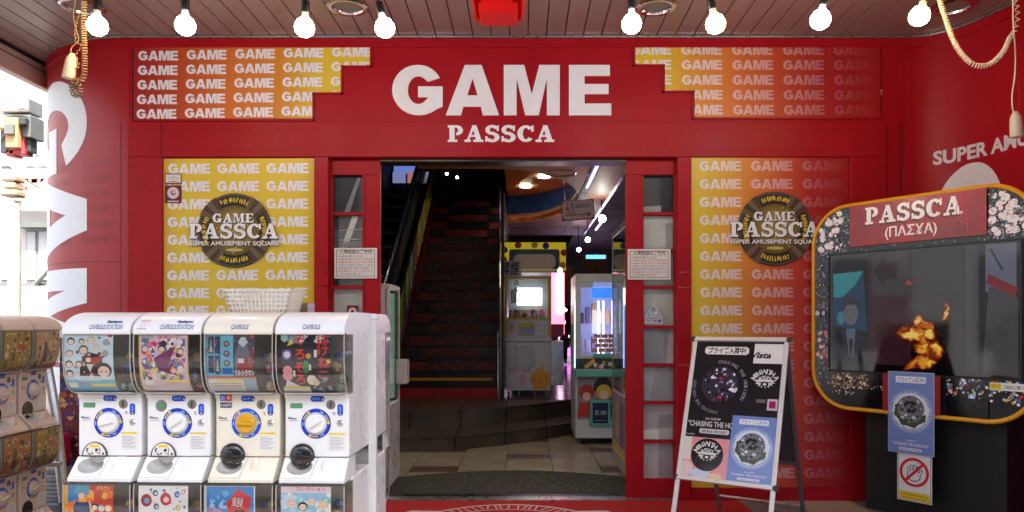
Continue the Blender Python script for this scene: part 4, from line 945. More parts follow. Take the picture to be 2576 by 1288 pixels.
for x_ in (-.15, .15): MB().tube([(x_, .01, .12), (x_, .01, IZ - p.z)], .003, 5).build('wire', CHROME, t)

# person in the back ---------------------------------------------------------
def skin(name, verts, edges, rad, m, parent, sub=2, root=0):
    me = bpy.data.meshes.new(name); me.from_pydata(verts, edges, []); o = bpy.data.objects.new(name, me); COL.objects.link(o); o.parent = parent
    md = o.modifiers.new('skin', 'SKIN'); md.use_smooth_shade = True
    for i, r_ in enumerate(rad): me.skin_vertices[0].data[i].radius = r_ if isinstance(r_, tuple) else (r_, r_)
    me.skin_vertices[0].data[root].use_root = True
    s_ = o.modifiers.new('sub', 'SUBSURF'); s_.levels = sub; s_.render_levels = sub; me.materials.append(m); return o
pp = P(1432, 918, 19.2); PE = empty('person', (pp.x, 19.2, .38), 'person in white shirt and black dungarees carrying a white bag at the back', 'person', rz=R(170))
BODYM = mat('person_cloth_black', (18, 16, 18), rough=.8); SKN = mat('skin', (200, 150, 125), rough=.6)
V = [(0, 0, .92), (0, 0, 1.1), (0, 0, 1.28), (0, 0, 1.36), (0, -.01, 1.45), (0, -.01, 1.53), (0, -.01, 1.6),
     (.09, 0, .86), (.1, -.03, .5), (.1, .02, .1), (.1, -.1, .04), (-.09, 0, .86), (-.09, .04, .5), (-.1, .12, .12), (-.1, .02, .05),
     (.125, 0, 1.32), (.15, .02, 1.08), (.14, -.05, .86), (.14, -.07, .78), (-.125, 0, 1.32), (-.16, .02, 1.08), (-.15, -.06, .88), (-.15, -.08, .8)]
Ed = [(0, 1), (1, 2), (2, 3), (3, 4), (4, 5), (5, 6), (0, 7), (7, 8), (8, 9), (9, 10), (0, 11), (11, 12), (12, 13), (13, 14), (3, 15), (15, 16), (16, 17), (17, 18), (3, 19), (19, 20), (20, 21), (21, 22)]
Rd = [(.11, .09), (.1, .08), (.11, .085), (.08, .065), .045, .085, .06, .09, .062, .042, .035, .09, .062, .042, .035, .055, .04, .032, .03, .055, .04, .032, .03]
skin('body', V, Ed, Rd, SKN, PE)
skin('dungarees', [(0, 0, .92), (0, 0, 1.08), (0, 0, 1.25), (.09, 0, .86), (.1, -.03, .5), (.1, .02, .12), (-.09, 0, .86), (-.09, .04, .5), (-.1, .12, .14)], [(0, 1), (1, 2), (0, 3), (3, 4), (4, 5), (0, 6), (6, 7), (7, 8)], [(.125, .11), (.11, .1), (.09, .1), .085, .065, .055, .085, .065, .055], BODYM, PE)
skin('shirt', [(0, 0, 1.12), (0, 0, 1.28), (0, 0, 1.38), (.125, 0, 1.33), (.15, .02, 1.12), (-.125, 0, 1.33), (-.16, .02, 1.12)], [(0, 1), (1, 2), (2, 3), (3, 4), (2, 5), (5, 6)], [(.105, .09), (.12, .095), (.08, .07), .055, .045, .055, .045], mat('shirt_white', (214, 212, 210), rough=.8), PE)
MB().lathe([(.0001, .13), (.07, .115), (.115, .05), (.12, -.02), (.1, -.08), (.05, -.11), (.0001, -.115)], (0, .02, 1.56), n=16).build('hair', mat('hair', (28, 18, 16), rough=.6), PE)
MB().box((-.11, -.115, 1.02), (.11, .115, 1.06), .03).build('red_belt', mat('belt_red', (180, 40, 30), rough=.6), PE)
for s_ in (-.06, .06): MB().tube([(s_, -.12, 1.2), (s_, -.09, 1.36), (s_, .0, 1.40), (s_, .1, 1.36), (s_ * .6, .12, 1.15)], .018, 6).build('strap', BODYM, PE)
t = empty('shopping_bag', (pp.x - .13, 19.05, .38 + .45), 'pale bag hanging from the hand of the person at the back', 'bag')
MB().box((-.14, -.05, 0), (.14, .05, .28), .03).build('bag_body', mat('bag_white', (206, 206, 200), rough=.6), t); MB().tube([(-.08, 0, .27), (-.03, 0, .36), (.03, 0, .36), (.08, 0, .27)], .006, 6).build('handle', mat('bag_pink', (200, 110, 130)), t)

# ------------------------------------------------------------------ bulbs and ceiling things
BW = {'w': mat('bulb_warm', (255, 230, 190), emit=(255, 206, 140), es=26), 'c': mat('bulb_cool', (250, 252, 255), emit=(236, 242, 255), es=26)}
NK = mat('bulb_neck', (200, 200, 200), rough=.4)
BL = [(245, 65, 'w', 0, 'warm round bulb beside the tangled cord, leftmost of the row'), (466, 64, 'c', 0, 'cool white bulb above the second GAME column, second from the left'), (766, 69, 'w', 3, 'warm bulb over the yellow end of the left stepped panel'), (968, 70, 'c', -14, 'cool white bulb left of the red hanging ornament'),
      (1589, 60, 'c', 0, 'cool white bulb right of the red hanging ornament'), (1800, 60, 'w', -12, 'warm tilted bulb over the right stepped panel'), (2064, 49, 'c', 10, 'cool white bulb over the fading right panel'), (2313, 40, 'w', 15, 'warm bulb beside the coiled cord, rightmost of the row')]
for (u, v, kd, tilt, lb) in BL:
    p = P(u, v, 4.35); t = empty('light_bulb', p, lb, 'light bulb', 'bare bulbs hanging under the ceiling'); t.rotation_euler = (0, R(tilt), 0)
    MB().lathe([(.0001, -.052), (.030, -.049), (.050, -.032), (.058, -.006), (.056, .012), (.044, .038), (.024, .055)], n=24).build('glass', BW[kd], t)
    MB().lathe([(.024, .055), (.02, .075), (.018, .095)], n=16).build('neck', NK, t)
    MB().lathe([(.0001, .16), (.018, .158), (.024, .15), (.025, .1), (.022, .088), (.0001, .088)], n=14).build('socket', BLACK, t)
    MB().tube([(0, 0, .155), (.006, 0, .25), (0, 0, (CZ - p.z) / math.cos(R(tilt)))], .005, 6).build('cord', BLACK, t)
    MB().box((-.02, -.02, .25), (.02, .02, .30), .004).build('clip', BLACK, t)
for k, (u, lb) in enumerate(((215, 'recessed chrome ceiling downlight behind the tangled cord'), (877, 'recessed chrome ceiling downlight above the left stepped panel'), (1648, 'recessed chrome ceiling downlight above the right stepped panel'), (2390, 'recessed chrome ceiling downlight near the right curved wall'))):
    x_ = (u - U0) * 5.36 / F; t = empty('downlight', (x_, 5.32, CZ), lb, 'ceiling light', 'recessed ceiling downlights')
    MB().lathe([(.145, -.001), (.15, -.012), (.135, -.02), (.112, -.018), (.105, .0), (.10, .02)], n=32).build('chrome_ring', CHROME, t)
    MB().lathe([(.104, -.002), (.0001, -.0025)], n=32).build('lens', mat('lamp_off', (120, 116, 110), rough=.4), t)
# red ornament at top
t = empty('red_ornament', P(1252, 0, 4.7), 'red faceted hanging ornament at the top centre of the ceiling', 'ornament')
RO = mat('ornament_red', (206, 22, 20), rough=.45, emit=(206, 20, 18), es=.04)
def frust(u0, u1, v0, u2, u3, v1, d, nm):
    a = [P(u0, v0, 4.7), P(u1, v0, 4.7), P(u3, v1, 4.7), P(u2, v1, 4.7)]; m = MB()
    m.prism([(q.x, q.z) for q in a], 4.7 - d, 4.7 + d); m.build(nm, RO, t, world=True, smooth=0)
frust(1172, 1333, -60, 1196, 1311, 22, .16, 'wide_tier'); frust(1196, 1311, -30, 1209, 1298, 50, .09, 'lower_tier'); frust(1180, 1222, -40, 1189, 1213, 22, .20, 'side_fold'); frust(1282, 1325, -40, 1290, 1316, 22, .20, 'side_fold')
MB().tube([P(1252, -50, 4.7), (P(1252, -50, 4.7).x, 4.7, CZ)], .006, 6).build('cord', BLACK, t, world=True)

# coiled cords
CORD = mat('cord_brown', (140, 120, 92), rough=.5); CORDW = mat('cord_white', (226, 220, 202), rough=.5)
def coil(path, rc, pitch_, rt=.004, n=10):
    P_ = [Vector(p) for p in path]; out = []; acc = 0; up = None
    # resample
    S = []; 
    for a, b in zip(P_[:-1], P_[1:]):
        L = (b - a).length; k = max(1, int(L / (pitch_ / n)))
        for i in range(k): S.append((a + (b - a) * i / k, (b - a).normalized()))
    ph = 0
    for c, d in S:
        if up is None: up = d.orthogonal().normalized()
        a = (up - d * up.dot(d)).normalized(); up = a; b = d.cross(a); ph += 2 * math.pi / n
        out.append(c + a * rc * math.cos(ph) + b * rc * math.sin(ph))
    return MB().tube(out, rt, 5)
def bez(pts, n=24):
    """catmull-rom through points"""
    p = [Vector(q) for q in pts]; p = [p[0] * 2 - p[1]] + p + [p[-1] * 2 - p[-2]]; out = []
    for i in range(1, len(p) - 2):
        for k in range(n):
            t = k / n; a, b, c, d = p[i - 1], p[i], p[i + 1], p[i + 2]
            out.append(.5 * ((2 * b) + (-a + c) * t + (2 * a - 5 * b + 4 * c - d) * t * t + (-a + 3 * b - 3 * c + d) * t ** 3))
    out.append(p[-2]); return out
Yc = 4.5
t = empty('coiled_cord', P(190, 245, Yc), 'tangled cream coiled cord hanging with a lamp socket at the upper left', 'cord')
coil(bez([P(212, -5, Yc), P(211, 60, Yc), P(213, 130, Yc), P(212, 185, Yc), P(205, 205, Yc)]), .014, .014).build('coil', CORD, t, world=True)
random.seed(3)
coil(bez([P(205, 205, Yc), P(190, 200, Yc), P(180, 215, Yc), P(184, 236, Yc), P(196, 240, Yc), P(203, 225, Yc), P(196, 210, Yc), P(185, 220, Yc + .02), P(190, 232, Yc)]), .012, .014).build('tangle', CORD, t, world=True)
MB().tube(bez([P(190, -5, Yc), P(185, 40, Yc), P(193, 80, Yc), P(198, 100, Yc), P(180, 120, Yc), P(178, 140, Yc)]), .003, 6).build('wire', CORD, t, world=True)
coil(bez([P(206, 20, Yc), P(192, 60, Yc), P(190, 100, Yc), P(205, 115, Yc), P(192, 135, Yc), P(198, 165, Yc), P(188, 175, Yc)]), .004, .02, .0025).build('wire', CORD, t, world=True)
def socket(c, tilt, par):
    M = Matrix.Translation(c) @ Matrix.Rotation(R(tilt), 4, 'Y')
    MB().lathe([(.0001, .085), (.012, .083), (.02, .07), (.031, .045), (.034, .0), (.036, -.07), (.03, -.075), (.0001, -.07)], n=20, M=M).build('lamp_socket', mat('socket_cream', (206, 196, 178), rough=.4), par, world=True)
socket(P(177, 168, Yc), 10, t)
t = empty('coiled_cord', P(2555, 300, Yc), 'cream coiled cord swagged across the upper right with a hanging lamp socket', 'cord')
coil(bez([P(2362, -8, Yc), P(2378, 45, Yc), P(2400, 105, Yc), P(2430, 148, Yc), P(2462, 166, Yc), P(2496, 158, Yc), P(2525, 128, Yc), P(2542, 92, Yc)]), .013, .013).build('coil', CORDW, t, world=True)
coil(bez([P(2542, 92, Yc), P(2556, 70, Yc), P(2560, 30, Yc), P(2553, -5, Yc)]), .012, .04, .003).build('coil', CORDW, t, world=True)
MB().tube(bez([P(2548, -8, Yc), P(2549, 60, Yc), P(2554, 130, Yc), P(2553, 190, Yc), P(2546, 240, Yc), P(2548, 275, Yc), P(2556, 290, Yc)]), .004, 6).build('wire', CORDW, t, world=True)
MB().tube(bez([P(2552, 110, Yc), P(2560, 200, Yc), P(2564, 250, Yc), P(2560, 285, Yc)]), .002, 5).build('wire', mat('wire_red', (140, 60, 60)), t, world=True)
socket(P(2556, 315, Yc), -3, t)
# ------------------------------------------------------------------ CAPSULE MACHINES
def drum_y(z):
    T_ = [(.348, .0), (.355, -.028), (.37, -.05), (.39, -.066), (.43, -.081), (.48, -.087), (.54, -.088), (.596, -.086)]
    for a, b in zip(T_[:-1], T_[1:]):
        if z <= b[0]: return a[1] + (b[1] - a[1]) * (z - a[0]) / (b[0] - a[0])
    return T_[-1][1]
BLU = (22, 66, 196); YLW = (236, 206, 40)
DISPM = mat('display_grey', (120, 134, 126), rough=.3); DARKP = mat('dark_plastic', (30, 28, 28), rough=.12, coat=.5)
KNOBY = mat('knob_yellow', (222, 166, 30), rough=.3, coat=.3)
DRUMIN = mat('drum_inside', (156, 148, 138), rough=.6, var=.2, vs=6)
CAPC = [mat('capsule_%s' % k, c, rough=.2, coat=.5) for k, c in (('clear', (170, 168, 164)), ('red', (140, 80, 76)), ('blue', (70, 86, 120)), ('green', (96, 116, 96)), ('amber', (150, 124, 90)))]
class Curved(Paint):
    """print on the bent sheet inside the drum"""
    def __init__(s, off=.004):
        Paint.__init__(s, lambda x, z, h: Vector((x, drum_y(z) + off - h, z)), .0002, .000012)
    def tri(s, pts, fs, col):
        bm = bmesh.new(); q = [bm.verts.new((p[0], p[1], 0)) for p in pts]
        for f in fs:
            try: bm.faces.new([q[i] for i in f])
            except ValueError: pass
        lo, hi = min(p[1] for p in pts), max(p[1] for p in pts)
        for y in (.355, .37, .39, .43, .48, .54):
            if lo < y < hi: bmesh.ops.bisect_plane(bm, geom=bm.verts[:] + bm.edges[:] + bm.faces[:], plane_co=(0, y, 0), plane_no=(0, 1, 0))
        bm.verts.index_update(); pts = [(v.co.x, v.co.y) for v in bm.verts]; fs = [[v.index for v in f.verts] for f in bm.faces]; bm.free()
        k = len(s.v); s.v += [tuple(s.fr(p[0], p[1], s.h)) for p in pts]; c = lin(col)
        for f in fs: s.f.append(tuple(i + k for i in f)); s.c.append(c)
def face(p, cx, cy, r, hair, skin=(244, 214, 196)):
    """small generic toy head: hair cap over a plain round face"""
    p.circ(cx, cy, r, hair, ry=r * .95, n=14); p.circ(cx, cy - r * .18, r * .78, skin, ry=r * .68, n=12)
    p.circ(cx - r * .3, cy - r * .2, r * .1, (60, 40, 40), n=6); p.circ(cx + r * .3, cy - r * .2, r * .1, (60, 40, 40), n=6)
def splash(p, x0, z0, x1, z1, n, pal, r=(.006, .02), rnd=None):
    for _ in range(n):
        cx, cz = rnd.uniform(x0, x1), rnd.uniform(z0, z1); q = rnd.uniform(*r); a = rnd.uniform(0, 360)
        m = rnd.randint(3, 7); pts = [(cx + q * rnd.uniform(.6, 1.2) * math.cos(R(a + 360 * i / m)), cz + q * rnd.uniform(.6, 1.2) * math.sin(R(a + 360 * i / m))) for i in range(m)]
        pts = [(min(max(a_, x0), x1), min(max(b_, z0), z1)) for a_, b_ in pts]
        try: p.poly(pts, rnd.choice(pal))
        except Exception: pass
def poster(kind, x0=-.135, w=.2, z0=.352, z1=.592):
    p = Curved(); x1 = x0 + w; rnd = random.Random(kind * 11 + 5); X = lambda a: x0 + a * w; Z = lambda b: z0 + b * (z1 - z0)
    def bgd(c): p.rect(x0, z0, x1, z1, c)
    if kind == 1:      # pale blue sheet, dark suited group, small round heads down the left
        bgd((206, 230, 244)); p.rect(x0, z0, x1, Z(.24), (120, 190, 226)); p.circ(X(.5), Z(.3), w * .42, (206, 230, 244), ry=.02)
        splash(p, X(.05), Z(.3), X(.95), Z(.95), 40, [(226, 238, 246), (190, 216, 236), (236, 240, 246), (170, 150, 150), (110, 90, 96)], (.004, .010), rnd)
        for a, b, c in ((.14, .88, (40, 36, 40)), (.11, .68, (150, 140, 130)), (.1, .5, (34, 30, 34)), (.1, .34, (50, 50, 90))): face(p, X(a), Z(b), .016, c)
        for a, b in ((.86, .86), (.84, .68)): p.circ(X(a), Z(b), .014, (170, 174, 180), n=12)
        p.poly([(X(.3), Z(.3)), (X(.74), Z(.3)), (X(.8), Z(.5)), (X(.7), Z(.66)), (X(.5), Z(.7)), (X(.38), Z(.62)), (X(.32), Z(.46))], (36, 30, 40)); splash(p, X(.32), Z(.3), X(.78), Z(.72), 30, [(60, 50, 60), (140, 36, 50), (190, 150, 130), (90, 70, 70), (210, 200, 200)], (.004, .010), rnd); p.poly([(X(.48), Z(.6)), (X(.84), Z(.64)), (X(.62), Z(.46))], (160, 30, 46)); p.poly([(X(.45), Z(.5)), (X(.6), Z(.5)), (X(.52), Z(.36))], (220, 214, 210))
        for a, b, r_, c in ((.4, .74, .02, (120, 104, 90)), (.55, .9, .017, (200, 186, 150)), (.66, .78, .015, (210, 204, 200)), (.3, .5, .014, (80, 60, 50)), (.36, .88, .012, (60, 60, 66)), (.5, .58, .014, (150, 40, 50))): face(p, X(a), Z(b), r_, c)
        face(p, X(.8), Z(.4), .032, (30, 28, 50)); splash(p, X(.2), Z(.24), X(.95), Z(.3), 14, [(240, 246, 250)], (.005, .01), rnd)
        p.rect(X(.04), Z(.1), X(.22), Z(.18), (236, 240, 236)); p.text('カプセル', X(.25), Z(.15), .008, (220, 90, 110), w=.04); p.rect(X(.5), Z(.12), X(.98), Z(.17), (236, 226, 120)); p.rect(X(.9), Z(.95), X(.98), Z(.99), (206, 30, 40))
    elif kind == 2:
        bgd((214, 176, 60)); p.rect(x0 + .005, z0 + .004, x1 - .005, z1 - .004, (222, 196, 206))
        splash(p, X(.06), Z(.24), X(.94), Z(.93), 130, [(196, 60, 120), (120, 60, 150), (230, 200, 70), (90, 110, 170), (236, 226, 236), (226, 110, 150), (60, 44, 80), (120, 160, 110), (244, 236, 230)], (.006, .02), rnd)
        p.poly([(X(.3), Z(.6)), (X(.75), Z(.8)), (X(.6), Z(.5)), (X(.8), Z(.3)), (X(.4), Z(.4))], (120, 40, 100)); face(p, X(.47), Z(.76), .015, (40, 30, 60)); face(p, X(.3), Z(.38), .016, (230, 190, 60)); face(p, X(.14), Z(.76), .014, (120, 150, 200)); face(p, X(.85), Z(.72), .015, (100, 70, 160)); face(p, X(.7), Z(.4), .014, (220, 120, 60))
        p.text('アイカツ', X(.05), Z(.92), .012, (70, 140, 80), w=.05); p.text('スターズ', X(.38), Z(.92), .012, (220, 60, 120), w=.09)
        p.rect(X(.1), Z(.15), X(.28), Z(.23), (230, 236, 230)); p.rect(X(.5), Z(.2), X(.96), Z(.235), (240, 220, 80)); p.rect(X(.3), Z(.04), X(.95), Z(.16), (216, 206, 216))
    elif kind == 3:
        bgd((60, 66, 84)); p.rect(x0, Z(.3), X(.56), z1, (96, 170, 206)); p.rect(X(.32), Z(.3), X(.56), z1, (110, 180, 214))
        for a, b in ((.06, .68), (.19, .68), (.06, .36), (.19, .36)): p.rect(X(a), Z(b), X(a + .11), Z(b + .28), (44, 54, 74)); p.poly([(X(a + .02), Z(b + .02)), (X(a + .09), Z(b + .02)), (X(a + .055), Z(b + .25))], rnd.choice([(150, 50, 60), (60, 60, 74), (190, 180, 170)]))
        splash(p, X(.58), Z(.32), X(.98), Z(.95), 50, [(90, 96, 112), (140, 144, 156), (60, 50, 64), (130, 40, 46), (50, 70, 110)], (.004, .012), rnd); splash(p, X(.03), Z(.33), X(.3), Z(.95), 26, [(60, 80, 110), (150, 60, 60), (140, 150, 160)], (.003, .008), rnd)
        for b in (.84, .68, .52): p.circ(X(.43), Z(b), .013, (70, 80, 100), n=10); p.circ(X(.43), Z(b), .007, (196, 140, 80), n=8)
        p.rect(X(.34), Z(.34), X(.54), Z(.44), (30, 110, 190)); p.poly([(X(.6), Z(.3)), (X(.96), Z(.32)), (X(.9), Z(.7)), (X(.82), Z(.86)), (X(.68), Z(.86)), (X(.6), Z(.66))], (112, 114, 128)); p.poly([(X(.64), Z(.38)), (X(.9), Z(.4)), (X(.86), Z(.62)), (X(.66), Z(.62))], (150, 34, 40)); p.rect(X(.66), Z(.52), X(.78), Z(.6), (200, 210, 230)); p.line((X(.9), Z(.35)), (X(.97), Z(.75)), .01, (160, 40, 44))
        p.poly([(X(.66), Z(.86)), (X(.72), Z(.95)), (X(.8), Z(.95)), (X(.86), Z(.86)), (X(.76), Z(.78))], (196, 204, 214)); p.text('ウルトラマン', X(.58), Z(.32), .018, (236, 236, 240), w=.08, bold=.03)
        p.rect(x0, Z(.27), x1, Z(.295), (226, 90, 40)); p.rect(x0, z0, x1, Z(.27), (150, 176, 200)); p.rect(X(.03), Z(.04), X(.74), Z(.25), (222, 222, 218)); p.rect(X(.2), Z(.21), X(.74), Z(.25), (236, 220, 80)); p.rect(X(.9), Z(.94), X(.98), Z(.99), (200, 30, 40))
        for k in range(5): p.rect(X(.06), Z(.06 + k * .028), X(.7), Z(.07 + k * .028), (150, 130, 140))
    elif kind == 4:
        bgd((34, 32, 38)); splash(p, X(0), Z(.85), X(1), Z(1), 20, [(120, 150, 160), (90, 120, 130), (200, 204, 206)], (.01, .02), rnd)
        p.text('ば', X(.73), Z(.84), .036, (206, 44, 40), bold=.03, w=.045); p.text('け', X(.73), Z(.66), .036, (206, 44, 40), bold=.03, w=.045); p.text('ね', X(.74), Z(.46), .034, (206, 44, 40), bold=.03, w=.044); p.text('こ', X(.74), Z(.26), .032, (206, 44, 40), bold=.03, w=.042)
        for k, b in enumerate((.84, .6, .38, .18)): p.text('ぞろぞろ'[k], X(.27), Z(b), .034, (214, 50, 44), bold=.03, w=.042)
        p.circ(X(.56), Z(.88), .018, (20, 20, 24)); p.rect(X(.45), Z(.84), X(.68), Z(.86), (40, 40, 50)); p.circ(X(.12), Z(.66), .02, (120, 110, 180)); p.circ(X(.12), Z(.66), .013, (226, 220, 236)); p.rect(x0, Z(.9), X(.14), z1, (150, 190, 180)); p.poly([(X(.12), Z(.8)), (X(.25), Z(.84)), (X(.22), Z(.94))], (226, 190, 60))
        p.circ(X(.13), Z(.4), .019, (230, 150, 160)); p.circ(X(.13), Z(.31), .02, (230, 150, 160)); p.circ(X(.5), Z(.46), .014, (70, 130, 80), ry=.026); p.circ(X(.6), Z(.24), .02, (226, 220, 214)); p.circ(X(.68), Z(.2), .014, (220, 200, 180)); p.poly([(X(.05), Z(.12)), (X(.4), Z(.12)), (X(.1), Z(.24))], (210, 216, 222)); p.circ(X(.95), Z(.55), .01, (220, 190, 60), n=5); p.circ(X(.55), Z(.64), .011, (206, 160, 60)); p.rect(X(.66), Z(.62), X(.72), Z(.74), (220, 220, 224)); p.rect(X(.56), Z(.4), X(.6), Z(.5), (220, 220, 224)); p.rect(X(.24), Z(.3), X(.28), Z(.4), (220, 220, 224))
        splash(p, X(.6), Z(.02), X(1), Z(.3), 14, [(120, 150, 164), (150, 176, 186), (60, 60, 70)], (.006, .014), rnd); p.rect(x0, z0, X(.54), Z(.1), (226, 226, 222)); p.rect(X(.02), Z(.1), X(.54), Z(.13), (230, 214, 80))
    elif kind == 5:
        bgd((196, 60, 40)); splash(p, X(.0), Z(.1), X(1), Z(1), 40, [(226, 110, 40), (206, 60, 50), (236, 170, 60), (180, 50, 60)], (.012, .03), rnd); p.rect(x0, Z(.5), X(.08), z1, (220, 170, 50)); p.rect(X(.08), Z(.62), X(.3), z1, (60, 120, 190))
        p.poly([(X(.2), Z(.86)), (X(.26), Z(1)), (X(.5), Z(1)), (X(.52), Z(.84)), (X(.36), Z(.78))], (70, 150, 180)); p.circ(X(.36), Z(.8), .013, (236, 196, 160)); p.poly([(X(.18), Z(.7)), (X(.56), Z(.7)), (X(.5), Z(.1)), (X(.22), Z(.1))], (40, 60, 110)); p.poly([(X(.02), Z(.66)), (X(.26), Z(.74)), (X(.12), Z(.5))], (224, 120, 40)); p.poly([(X(.5), Z(.74)), (X(.62), Z(.6)), (X(.58), Z(.3))], (236, 196, 160))
        for a, b, c in ((.62, .62, (30, 28, 40)), (.76, .6, (90, 170, 210)), (.9, .6, (226, 190, 90)), (.66, .34, (226, 200, 60)), (.84, .34, (40, 50, 60))): face(p, X(a), Z(b), .015, c)
        p.text('ドラゴン', X(.68), Z(.9), .014, (226, 190, 40), w=.05, bold=.03)
    elif kind == 6:
        bgd((232, 236, 240)); p.rect(x0, z0, X(.5), Z(.42), (70, 150, 214)); p.rect(X(.5), z0, x1, Z(.42), (236, 206, 60))
        splash(p, X(.05), Z(.05), X(.95), Z(.95), 40, [(200, 210, 220), (90, 110, 160), (190, 70, 80), (220, 200, 90)], (.003, .008), rnd)
        for a, b, r_, c, c2 in ((.16, .74, .022, (170, 40, 60), (110, 170, 220)), (.55, .76, .022, (200, 50, 70), (230, 210, 210)), (.34, .86, .011, (70, 100, 120), (214, 220, 224)), (.36, .64, .011, (100, 80, 160), (200, 210, 230)), (.78, .84, .011, (50, 110, 190), (170, 200, 230)), (.8, .62, .011, (200, 190, 120), (214, 206, 150)), (.18, .26, .02, (40, 40, 50), (180, 150, 60)), (.4, .26, .016, (60, 50, 60), (100, 110, 150)), (.64, .26, .018, (200, 50, 40), (220, 150, 60)), (.85, .26, .016, (210, 70, 50), (240, 200, 80))):
            p.circ(X(a), Z(b), r_, c, ry=r_ * 1.15); p.circ(X(a) + .002, Z(b) - .002, r_ * .55, c2, n=10)
        p.ring(X(.9), Z(.88), .006, .009, (220, 90, 110), n=12)
    elif kind == 7:
        bgd((226, 232, 238)); p.rect(x0 + .005, z0, x1 - .005, z1 - .006, (50, 130, 206)); splash(p, X(.05), Z(.1), X(.5), Z(.9), 30, [(90, 170, 226), (40, 110, 190), (150, 200, 236)], (.008, .02), rnd)
        p.poly([(X(.42), Z(.7)), (X(.66), Z(.94)), (X(.92), Z(.8)), (X(.84), Z(.3)), (X(.5), Z(.42))], (206, 40, 50)); p.text('銀', X(.52), Z(.66), .03, (40, 40, 50), w=.05, bold=.05, rot=-8); p.text('魂', X(.56), Z(.46), .03, (40, 40, 50), w=.05, bold=.05, rot=-8); p.text('銀', X(.525), Z(.665), .03, (222, 220, 224), w=.046, bold=.0, rot=-8)
        p.text('ガシャ', X(.05), Z(.56), .016, (220, 90, 70), w=.06, bold=.04); p.rect(X(.04), Z(.1), X(.2), Z(.44), (196, 214, 230)); p.rect(X(.23), Z(.1), X(.42), Z(.44), (206, 220, 232))
        for k in range(8): p.rect(X(.06), Z(.12 + k * .038), X(.18), Z(.13 + k * .038), (90, 120, 170)); p.rect(X(.25), Z(.12 + k * .038), X(.4), Z(.13 + k * .038), (90, 120, 170))
    elif kind == 8:
        bgd((226, 210, 224)); p.rect(x0, z0, X(1), Z(.88), (140, 200, 230)); splash(p, X(.0), Z(.0), X(1), Z(.55), 50, [(236, 150, 190), (240, 190, 214), (246, 220, 230), (220, 110, 170)], (.01, .025), rnd); splash(p, X(.0), Z(.55), X(1), Z(.88), 26, [(200, 226, 240), (170, 214, 240), (240, 240, 246)], (.008, .02), rnd)
        for a, b, c in ((.22, .7, (236, 190, 200)), (.44, .66, (40, 36, 50)), (.62, .74, (190, 200, 226)), (.86, .68, (240, 214, 120)), (.2, .34, (226, 120, 170)), (.5, .3, (240, 240, 246))): face(p, X(a), Z(b), .019, c)
        p.circ(X(.9), Z(.4), .02, (50, 90, 190)); p.poly([(X(.86), Z(.3)), (X(.98), Z(.34)), (X(.92), Z(.5))], (236, 210, 90)); p.text('コレクション', X(.3), Z(.92), .012, (214, 60, 120), w=.12)
    else:
        pal = [[(170, 140, 70), (110, 76, 56), (60, 54, 62), (200, 180, 120)], [(190, 120, 76), (130, 50, 50), (206, 174, 110), (220, 200, 160)], [(206, 190, 170), (180, 80, 60), (220, 190, 140), (120, 140, 170)], [(196, 160, 140), (190, 100, 80), (226, 200, 160), (90, 70, 70)]][kind % 4]
        bgd(pal[0]); splash(p, X(.04), Z(.08), X(.96), Z(.95), 46, pal + [(230, 214, 190), (60, 60, 80)], (.008, .024), rnd)
        p.poly([(X(.3), Z(.2)), (X(.5), Z(.2)), (X(.46), Z(.7)), (X(.34), Z(.7))], (60, 60, 70)) if kind % 2 else p.circ(X(.65), Z(.6), .035, (200, 70, 50))
        for a in (.62, .8):
            for b in (.3, .5, .7): face(p, X(a), Z(b), .011, rnd.choice([(60, 50, 50), (140, 90, 60), (200, 180, 120)]))
        p.text('ガシャポン', X(.08), Z(.88), .012, (250, 240, 200), w=.1)
    return p
